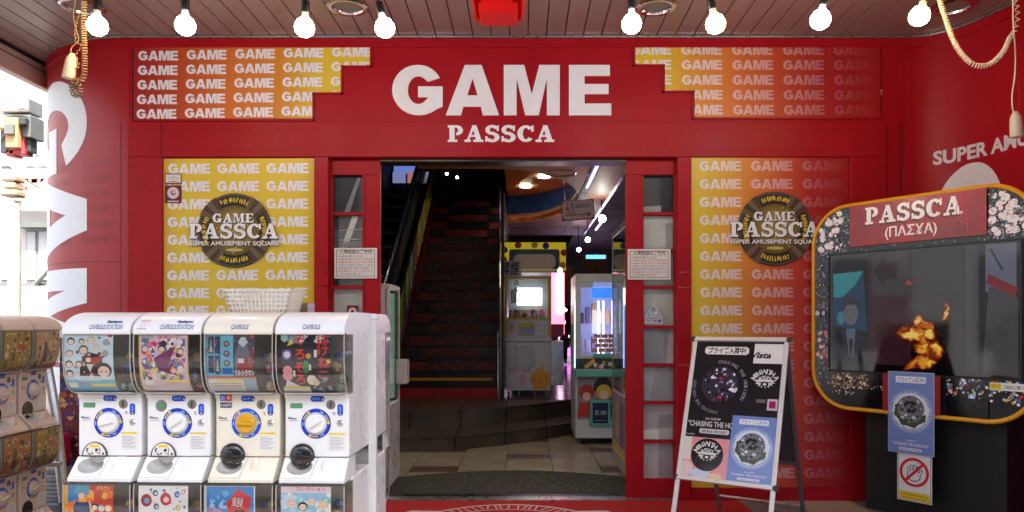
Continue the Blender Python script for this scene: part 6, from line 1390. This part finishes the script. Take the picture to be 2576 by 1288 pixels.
# ------------------------------------------------------------------ screen kiosk
KO = Vector((2.39, 5.70, 0)); KD = Vector((.585, -.811, 0)).normalized(); KN = KD.cross(Vector((0, 0, 1)))
KI = empty('screen_kiosk', (2.8, 5.2, 0), 'large display screen in yellow edged rounded surround on a black cabinet', 'display')
ang = math.atan2(KD.y, KD.x)
KM = Matrix.Translation(KO) @ Matrix.Rotation(ang, 4, 'Z')      # local x along the screen, -y to the front
s0, s1, z0, z1, rc = -.141, 1.395, .775, 2.312, .29
def rr_pts(s0, s1, z0, z1, r_): return arc(s1 - r_, z1 - r_, r_, r_, 0, 90, 10) + arc(s0 + r_, z1 - r_, r_, r_, 90, 180, 10) + arc(s0 + r_, z0 + r_, r_, r_, 180, 270, 10) + arc(s1 - r_, z0 + r_, r_, r_, 270, 360, 10)
MB().prism(rr_pts(s0, s1, z0, z1, rc), 0, .09, KM).build('surround', BLACK, KI, world=True)
op = [tuple(KM @ Vector((a, -.002, b))) for a, b in rr_pts(s0, s1, z0, z1, rc)]
MB().tube(op + [op[0]], .0155, 8).build('yellow_edge', mat('edge_yellow', (232, 164, 18), rough=.35), KI, world=True)
kf = plane(KO, KD)
pt = Paint(kf, .001, .00004); pt.poly(rr_pts(s0 + .012, s1 - .012, z0 + .012, z1 - .012, rc - .01), (26, 28, 36)); rnd = random.Random(12)
def inside(x, z, pad=.02):
    cx = min(max(x, s0 + rc), s1 - rc); cz = min(max(z, z0 + rc), z1 - rc)
    return math.hypot(x - cx, z - cz) < rc - pad if (x != cx and z != cz) else (s0 + pad < x < s1 - pad and z0 + pad < z < z1 - pad)
for (xa, xb, za, zb, n_, pal, q0, q1_) in ((-.12, .14, 1.96, 2.28, 240, [(40, 70, 76), (20, 20, 30), (70, 90, 96)], .006, .02), (1.12, 1.37, 1.96, 2.29, 240, [(40, 70, 80), (20, 24, 34), (110, 120, 130)], .006, .02),
        (-.13, 1.38, 1.95, 1.985, 60, [(180, 180, 190), (60, 60, 80)], .003, .006), (-.12, -.01, .95, 1.95, 90, [(60, 60, 110), (24, 26, 60), (120, 110, 130), (40, 70, 120)], .006, .02),
        (-.11, -.02, 1.15, 1.35, 20, [(226, 180, 170), (230, 90, 70), (120, 90, 110)], .008, .02), (.02, .3, .93, 1.04, 90, [(150, 120, 80), (190, 160, 110), (120, 90, 60), (230, 220, 200)], .004, .012), (.0, .7, .88, .96, 110, [(236, 226, 220), (200, 170, 150), (120, 90, 80)], .004, .008),
        (.86, 1.38, .9, 1.05, 130, [(200, 206, 226), (226, 190, 60), (190, 60, 60), (90, 130, 200), (240, 240, 246)], .004, .011)):
    for _ in range(n_):
        x, z, q = rnd.uniform(xa, xb), rnd.uniform(za, zb), rnd.uniform(q0, q1_)
        if inside(x, z, q + .016): pt.circ(x, z, q, rnd.choice(pal), n=7); pt.h -= pt.dh * .8
for (xa, xb, za, zb, n_) in ((-.12, .1, 1.98, 2.28, 48), (1.14, 1.38, 2.0, 2.3, 62)):
    for _ in range(n_):
        x, z = rnd.uniform(xa, xb), rnd.uniform(za, zb); q = rnd.uniform(.008, .026)
        if inside(x, z, q + .016): pt.circ(x, z, q * 1.06, (200, 150, 156), n=12); pt.h -= pt.dh * .6; pt.circ(x, z, q, (248, 240, 246), n=12); pt.h -= pt.dh * .8
for _ in range(420):
    x, z = (rnd.uniform(-.12, .16) if rnd.random() < .45 else rnd.uniform(1.12, 1.38)), rnd.uniform(1.96, 2.29)
    if inside(x, z, .022): pt.circ(x, z, rnd.uniform(.0025, .006), rnd.choice([(236, 230, 236), (200, 200, 206), (160, 170, 176), (60, 80, 84)]), n=5); pt.h -= pt.dh * .8
for _ in range(160):
    x, z = rnd.uniform(-.12, -.01), rnd.uniform(.95, 1.98)
    if inside(x, z, .022): pt.circ(x, z, rnd.uniform(.002, .005), rnd.choice([(226, 220, 230), (150, 150, 180), (90, 90, 140)]), n=5); pt.h -= pt.dh * .8
for x, z, q, c in ((-.08, 1.72, .008, (230, 130, 60)), (-.05, 1.72, .006, (190, 200, 90)), (-.1, 1.5, .02, (200, 190, 210)), (-.05, 1.5, .016, (190, 190, 210)), (.62, .96, .018, (246, 230, 120)), (1.02, .93, .022, (120, 200, 245)), (1.02, .93, .01, (240, 250, 255))): pt.circ(x, z, q, c)
pt.rect(.2, .80, .58, .93, (14, 14, 16)); pt.rect(.86, .80, 1.12, .92, (14, 14, 16)); pt.build('surround_print', KI, m=INKG, world=True)
# screen
MB().box((0, -.006, 1.062), (1.30, -.0005, 1.945), .002, KM).build('screen_glass', mat('screen_black', (14, 13, 15), rough=.05, var=0, spec=.6), KI, world=True)
m = MB()
for a, b in (((-.012, -.012, 1.05), (1.312, -.003, 1.0615)), ((-.012, -.012, 1.9455), (1.312, -.003, 1.958)), ((-.012, -.012, 1.062), (-.0005, -.003, 1.945)), ((1.3005, -.012, 1.062), (1.312, -.003, 1.945))): MB().box(a, b, 0, KM).build('bezel', mat('bezel_black', (12, 12, 14), rough=.3), KI, world=True)
pt = Paint(plane(KO + KN * .006, KD), .0006, .00004)
pt.poly([(.03, 1.40), (.03, 1.80), (.27, 1.81), (.30, 1.36)], (16, 50, 78)); pt.poly([(.03, 1.62), (.03, 1.80), (.27, 1.81), (.2, 1.70), (.1, 1.62)], (36, 120, 128)); pt.circ(.09, 1.46, .03, (36, 110, 120), ry=.05)
pt.poly([(.02, 1.13), (.02, 1.30), (.10, 1.37), (.22, 1.38), (.31, 1.30), (.31, 1.13)], (14, 22, 34)); pt.poly([(.13, 1.38), (.21, 1.38), (.19, 1.16), (.16, 1.16)], (70, 84, 106)); pt.poly([(.155, 1.30), (.19, 1.30), (.18, 1.16), (.165, 1.16)], (14, 16, 26)); pt.circ(.17, 1.49, .062, (84, 84, 92), ry=.085); pt.poly([(.10, 1.50), (.11, 1.60), (.18, 1.625), (.25, 1.58), (.245, 1.50), (.21, 1.56), (.14, 1.56)], (34, 40, 50)); pt.rect(.14, 1.515, .16, 1.52, (30, 30, 36)); pt.rect(.185, 1.515, .205, 1.52, (30, 30, 36)); pt.rect(.155, 1.445, .19, 1.45, (60, 40, 44))
pt.rect(.31, 1.12, .62, 1.93, (46, 14, 24)); pt.poly([(.34, 1.62), (.34, 1.92), (.60, 1.93), (.60, 1.62)], (46, 46, 50)); pt.poly([(.35, 1.80), (.43, 1.92), (.43, 1.86), (.52, 1.86), (.52, 1.74), (.43, 1.74), (.43, 1.67)], (34, 12, 18))
pt.rect(1.10, 1.62, 1.28, 1.93, (84, 88, 104)); pt.poly([(1.10, 1.68), (1.27, 1.58), (1.29, 1.64), (1.12, 1.74)], (110, 20, 28)); pt.line((1.13, 1.9), (1.2, 1.76), .012, (20, 20, 26)); pt.rect(.98, 1.10, 1.06, 1.93, (52, 50, 54)); pt.poly([(1.08, 1.08), (1.29, 1.08), (1.29, 1.58), (1.12, 1.66)], (58, 56, 58))  # pale panel at the right paints a reflection into the screen image
pt.build('screen_image_and_reflection', KI, m=SCR, world=True)
fm = bpy.data.materials.new('screen_fire'); fm.use_nodes = True; n = fm.node_tree.nodes; l = fm.node_tree.links; b = n['Principled BSDF']
b.inputs['Base Color'].default_value = (.008, .008, .01, 1); b.inputs['Roughness'].default_value = .06
tc = n.new('ShaderNodeTexCoord'); nz = n.new('ShaderNodeTexNoise'); nz.inputs['Scale'].default_value = 7; nz.inputs['Detail'].default_value = 2.5; nz.inputs['Roughness'].default_value = .5; nz.inputs['Distortion'].default_value = 1.2
l.new(tc.outputs['UV'], nz.inputs['Vector'])
sb = n.new('ShaderNodeVectorMath'); sb.operation = 'SUBTRACT'; sb.inputs[1].default_value = (.5, .5, .5); l.new(nz.outputs['Color'], sb.inputs[0])
sc_ = n.new('ShaderNodeVectorMath'); sc_.operation = 'SCALE'; sc_.inputs['Scale'].default_value = .16; l.new(sb.outputs[0], sc_.inputs[0])
ad = n.new('ShaderNodeVectorMath'); ad.operation = 'ADD'; l.new(tc.outputs['UV'], ad.inputs[0]); l.new(sc_.outputs[0], ad.inputs[1])
tot = None
for (cx, cz, rx_, rz_, a) in ((.60, 1.36, .075, .05, 1.5), (.72, 1.34, .08, .055, 1.3), (.68, 1.43, .05, .035, .9), (.70, 1.22, .09, .07, .8), (.64, 1.12, .07, .05, .55), (.80, 1.26, .05, .06, .6), (.86, 1.50, .022, .07, .9), (.58, 1.58, .03, .06, .6), (.62, 1.70, .055, .022, .7), (.76, 1.14, .05, .02, .7), (.5, 1.45, .03, .04, .3)):
    s1_ = n.new('ShaderNodeVectorMath'); s1_.operation = 'SUBTRACT'; s1_.inputs[1].default_value = (cx, cz, 0); l.new(ad.outputs[0], s1_.inputs[0])
    d1 = n.new('ShaderNodeVectorMath'); d1.operation = 'DIVIDE'; d1.inputs[1].default_value = (rx_, rz_, 1e3); l.new(s1_.outputs[0], d1.inputs[0])
    dt = n.new('ShaderNodeVectorMath'); dt.operation = 'DOT_PRODUCT'; l.new(d1.outputs[0], dt.inputs[0]); l.new(d1.outputs[0], dt.inputs[1])
    ng = n.new('ShaderNodeMath'); ng.operation = 'MULTIPLY'; ng.inputs[1].default_value = -1; l.new(dt.outputs['Value'], ng.inputs[0])
    ex = n.new('ShaderNodeMath'); ex.operation = 'EXPONENT'; l.new(ng.outputs[0], ex.inputs[0])
    ml = n.new('ShaderNodeMath'); ml.operation = 'MULTIPLY'; ml.inputs[1].default_value = a; l.new(ex.outputs[0], ml.inputs[0])
    if tot is None: tot = ml
    else:
        q_ = n.new('ShaderNodeMath'); q_.operation = 'ADD'; l.new(tot.outputs[0], q_.inputs[0]); l.new(ml.outputs[0], q_.inputs[1]); tot = q_
n2 = n.new('ShaderNodeTexNoise'); n2.inputs['Scale'].default_value = 11; n2.inputs['Detail'].default_value = 2; l.new(ad.outputs[0], n2.inputs['Vector'])
m3 = n.new('ShaderNodeMapRange'); m3.inputs[1].default_value = .35; m3.inputs[2].default_value = .65; m3.inputs[3].default_value = .25; m3.inputs[4].default_value = 1.3; l.new(n2.outputs[0], m3.inputs[0])
ml = n.new('ShaderNodeMath'); ml.operation = 'MULTIPLY'; l.new(tot.outputs[0], ml.inputs[0]); l.new(m3.outputs[0], ml.inputs[1])
cr = n.new('ShaderNodeValToRGB'); l.new(ml.outputs[0], cr.inputs[0]); e = cr.color_ramp.elements
for p_, c in ((.15, (30, 12, 14)), (.35, (120, 36, 14)), (.6, (206, 96, 20)), (.85, (240, 170, 50))): e.new(p_).color = (*lin(c), 1)
e[0].color = (0, 0, 0, 1); e[len(e) - 1].color = (*lin((252, 216, 110)), 1)
l.new(cr.outputs[0], b.inputs['Emission Color']); b.inputs['Emission Strength'].default_value = .17
al = n.new('ShaderNodeMapRange'); al.inputs[1].default_value = .02; al.inputs[2].default_value = .7; l.new(ml.outputs[0], al.inputs[0]); l.new(al.outputs[0], b.inputs['Alpha'])
k_ = [(.45, 1.065), (.97, 1.065), (.97, 1.80), (.45, 1.80)]
me = bpy.data.meshes.new('fire_image'); me.from_pydata([tuple(KM @ Vector((a_, -.0078, b_))) for a_, b_ in k_], [], [(0, 1, 2, 3)])
off = rootloc(KI)
for v_ in me.vertices: v_.co -= off
uv = me.uv_layers.new(name='UVMap')
for i_, q_ in enumerate(k_): uv.data[i_].uv = q_
me.materials.append(fm); o = bpy.data.objects.new('fire_image', me); COL.objects.link(o); o.parent = KI
# red PASSCA sheet
t = empty('red_sheet', KO + KD * .64 + Vector((0, 0, 2.15)), 'glossy red PASSCA sheet stuck across the top of the screen surround', 'sign')
fr = plane(KO + KN * .012, KD); MB().box((.166, -.016, 1.995), (1.111, -.012, 2.303), .001, KM).build('sheet', mat('sheet_red', (156, 22, 30), rough=.25, var=.3, vs=5, bump=.25, bs=9, coat=.15), t, world=True)
pt = Paint(plane(KO + KN * .016, KD), .001, .00004); rnd = random.Random(8)
pt.slab('PASSCA', .285, 2.022 + .115, .95, .125, (90, 10, 18)); pt.slab('PASSCA', .29, 2.150, .965, .125, (252, 250, 252))
pt.text('(ΠΑΣΧΑ)', .44, 2.045, .07, (250, 246, 248), w=.36, bold=.02)
for k in range(3): pt.ring(1.03, 2.18, .06 + k * .022, .065 + k * .022, (206, 60, 66), 100, 250, 8)
pt.line((.26, 2.0), (.28, 2.29), .005, (200, 40, 44)); pt.line((1.0, 2.0), (.98, 2.29), .005, (206, 50, 54)); pt.ring(.21, 2.15, .02, .024, (190, 40, 44), n=12); pt.build('print', t, m=INKG, world=True)
# other papers
t = empty('poster', KO + KD * .55 + Vector((0, 0, .85)), 'light blue globe poster hanging over the lower edge of the screen surround', 'poster')
MB().box((.425, -.024, .79), (.825, -.0205, 1.06), 0, KM).build('red_backing', mat('red_card', (140, 20, 26), rough=.5), t, world=True)
MB().box((.47, -.032, .50), (.79, -.029, 1.075), 0, KM).build('sheet', PAPER, t, world=True)
pt = Paint(plane(KO + KN * .032, KD), .001, .00004); blueposter(pt, .472, .502, .316, .571); pt.build('print', t, world=True)
t = empty('no_touching_sign', KO + KD * .66 + Vector((0, 0, .4)), 'white sign with crossed out hand below the blue poster', 'sign')
MB().box((.53, -.022, .165), (.77, -.019, .52), .002, KM).build('plate', PAPER, t, world=True)
pt = Paint(plane(KO + KN * .022, KD), .001, .00004); pt.rect(.536, .171, .764, .515, (70, 70, 76)); pt.rect(.54, .175, .76, .512, (230, 230, 232)); pt.rect(.542, .177, .758, .232, (230, 192, 34))
for k in range(9): pt.rect(.56 + k * .021, .208, .573 + k * .021, .213, (70, 60, 40)); pt.rect(.565 + k * .02, .188, .577 + k * .02, .193, (70, 60, 40))
for dx, h_ in ((-.038, .052), (-.017, .068), (.004, .07), (.025, .06)): pt.rrect(.65 + dx - .011, .355, .65 + dx + .011, .355 + h_, .009, (30, 30, 32)); pt.rrect(.65 + dx - .007, .352, .65 + dx + .007, .351 + h_, .006, (230, 230, 232))
pt.circ(.648, .348, .048, (30, 30, 32), ry=.042); pt.circ(.648, .350, .043, (230, 230, 232), ry=.037); pt.poly([(.69, .34), (.71, .39), (.70, .40), (.675, .36)], (30, 30, 32)); pt.poly([(.688, .345), (.704, .388), (.699, .392), (.678, .362)], (230, 230, 232))
pt.ring(.65, .372, .082, .102, (208, 36, 40), n=36); pt.line((.65 - .062, .372 - .064), (.65 + .062, .372 + .064), .02, (208, 36, 40)); pt.build('print', t, world=True)
t = empty('small_label', KO + KD * 1.25 + Vector((0, 0, 1.0)), 'narrow white and yellow label at the lower right of the screen', 'label')
MB().box((1.13, -.020, .985), (1.385, -.0185, 1.035), 0, KM).build('strip', PAPER, t, world=True); pt = Paint(plane(KO + KN * .02, KD), .001, .00004); pt.rect(1.132, .99, 1.20, 1.03, (226, 206, 60)); pt.text('お知らせ', 1.14, 1.0, .02, (150, 130, 40), w=.05); pt.text('ご自由にご覧ください', 1.21, 1.0, .018, (90, 90, 96), w=.16); pt.build('print', t, world=True)
MB().box((.2, .15, 0), (1.165, .47, .80), .006, KM).build('cabinet', mat('cabinet_black', (18, 18, 20), rough=.55, var=.15, vs=6), KI, world=True)
MB().box((.3, .1, .8), (1.1, .4, 1.6), .006, KM).build('bracket', BLACK, KI, world=True)

# ------------------------------------------------------------------ STREET beyond the left edge
SWH = mat('street_white', (226, 224, 220), rough=.6, var=.04, vs=1)
LB = MB().box((-20, -8, 0), (-10.5, 12.0, 11)).build('street_building', SWH); tag(LB, 'unseen pale building added left of the lane to brighten the rounded corner', 'building')  # unseen, added as a bright surface to reflect in the rounded corner
for i in range(6): MB().box((-10.499, -6 + i * 3, 1), (-10.45, -4.4 + i * 3, 3)).build('window', mat('street_frame', (150, 150, 150), rough=.5), LB)
t = empty('street_building', (-9.5, 15, 0), 'bright white building across the street at the left edge', 'building')
MB().box((-22, 15, 0), (-7.5, 26, 14)).build('wall', SWH, t, world=True)
for v0, v1 in ((560, 574),): a, b = P(52, v1, 14.9), P(118, v0, 14.9); MB().box((a.x, 14.75, a.z), (b.x + .4, 14.99, b.z)).build('canopy_beam', mat('beam_grey', (120, 122, 116), rough=.6), t, world=True)
for u in (-60, -2, 62, 92, 140):
    for (v0, v1) in ((580, 706), (250, 420)):
        a, b = P(u + 2, v1, 14.95), P(u + 28, v0, 14.95)
        wn = MB().box((a.x, 14.97, a.z), (b.x, 14.99, b.z)).build('window', mat('street_frame', (150, 150, 150), rough=.5), t, world=True)
        MB().box((a.x + .02, 14.96, a.z + .02), (b.x - .02, 14.969, b.z - .02)).build('pane', mat('street_pane', (214, 220, 222), rough=.2), wn, world=True)
a = P(55, 716, 14.6); MB().box((a.x - 1.6, 14.55, a.z - .03), (a.x + 2, 14.6, a.z + .03)).build('rail', mat('rail_dark', (130, 130, 126)), t, world=True); MB().box((a.x - 1.6, 14.55, a.z + .05), (a.x + 2, 14.58, a.z + .065)).build('rail', mat('rail_dark'), t, world=True)
MB().tube([P(90, 714, 14.5), P(122, 680, 14.5)], .045, 6).build('brace', mat('rail_dark'), t, world=True)
t = empty('utility_pole', (P(38, 0, 9).x, 9, 0), 'pale concrete utility pole left of the rounded red corner', 'pole')
m = MB().lathe([(.078, 0), (.068, P(0, 505, 9).z)], (P(36, 0, 9).x, 9, 0), n=16).build('shaft', mat('concrete_pole', (190, 188, 172), rough=.8, var=.25, vs=8), t, world=True)
for k, (dz, w_) in enumerate(((.02, .13), (.11, .09), (.2, .11))): MB().box((P(38, 0, 9).x - w_, 8.9, P(0, 500, 9).z + dz), (P(38, 0, 9).x + w_ * .6, 9.1, P(0, 500, 9).z + dz + .08), .02).build('bracket', mat('bracket_tan', (200, 176, 140), rough=.6), t, world=True)
t = empty('shop_sign', P(90, 480, 14.8), 'white shop sign with red mahjong character on the street building', 'sign')
MB().box((-.45, -.06, -.42), (.4, 0, .42), .01).build('board', SWH, t); pt = Paint(plane((0, -.061, 0), (1, 0, 0)), .004, .001); pt.text('麻', -.28, -.22, .52, (236, 150, 140), w=.52, bold=.03); pt.build('print', t)
t = empty('street_lamp_sign', P(38, 300, 10), 'hanging dark and tan sign boxes under an oval lamp at the left edge', 'sign')
def lb(u0, v0, u1, v1, Y0, Y1, nm, mt, bev=.01): a, b = P(u0, v1, 10), P(u1, v0, 10); return MB().box((a.x, Y0, a.z), (b.x, Y1, b.z), bev).build(nm, mt, t, world=True)
lb(2, 246, 72, 282, 10, 10.3, 'lamp_box', mat('lamp_box_grey', (140, 140, 136))); c = P(40, 262, 9.9); MB().lathe([(.0001, -.03), (.12, -.025), (.17, 0), (.0001, .02)], tuple(c), 'y', 24, Matrix.Translation(c) @ Matrix.Diagonal((1, 1, .6, 1)) @ Matrix.Translation(-c)).build('oval_lamp', mat('oval_white', (236, 236, 232), rough=.3), t, world=True)
lb(0, 288, 76, 345, 10, 10.3, 'dark_box', mat('sign_charcoal', (120, 120, 114), rough=.5)); lb(26, 300, 56, 375, 9.9, 9.99, 'tan_box', mat('sign_tan', (226, 180, 120), rough=.5)); lb(-6, 292, 20, 330, 9.9, 9.99, 'cream_disc', mat('sign_cream', (230, 206, 150), rough=.5), .03); lb(22, 345, 60, 388, 10, 10.2, 'red_box', mat('sign_redbox', (206, 80, 80), rough=.5)); lb(28, 318, 52, 345, 9.85, 9.899, 'dark_face', mat('sign_charcoal'))
lb(0, 346, 24, 384, 10, 10.2, 'dark_lower_box', mat('street_dark', (70, 72, 72), rough=.5)); lb(56, 346, 70, 380, 10.05, 10.2, 'dark_lower_box', mat('street_dark')); lb(58, 300, 75, 318, 9.9, 9.98, 'dark_plate', mat('street_dark')); lb(14, 376, 34, 392, 10, 10.2, 'red_plate', mat('sign_redbox'))
for k_, (a_, b_) in enumerate((((-10, 150), (70, 185)), ((-10, 190), (40, 170)), ((-10, 395), (110, 480)), ((-10, 440), (60, 470)), ((60, 395), (125, 380)))): MB().tube([P(*a_, 10.4), P((a_[0] + b_[0]) / 2, (a_[1] + b_[1]) / 2 + 5, 10.4), P(*b_, 10.4)], .006, 5).build('cable', mat('cable_dark', (90, 94, 110)), t, world=True)
MB().tube([P(-20, 285, 10.15), P(78, 290, 10.15)], .015, 6).build('arm', mat('rail_dark'), t, world=True)
# opposite side of the lane, behind the viewpoint
OB = MB().box((-14, -14, 0), (14, -11, 9)).build('opposite_building', mat('opposite_wall', (170, 162, 152), rough=.7, var=.15, vs=.6)); tag(OB, 'pale building across the lane behind the viewpoint', 'building')
for i in range(9):
    for j in range(2): MB().box((-12.5 + i * 2.8, -10.99, 1.0 + j * 3.4), (-10.7 + i * 2.8, -10.97, 3.0 + j * 3.4)).build('window', mat('opposite_window', (40, 46, 54), rough=.1), OB)
bpy.context.view_layer.update()
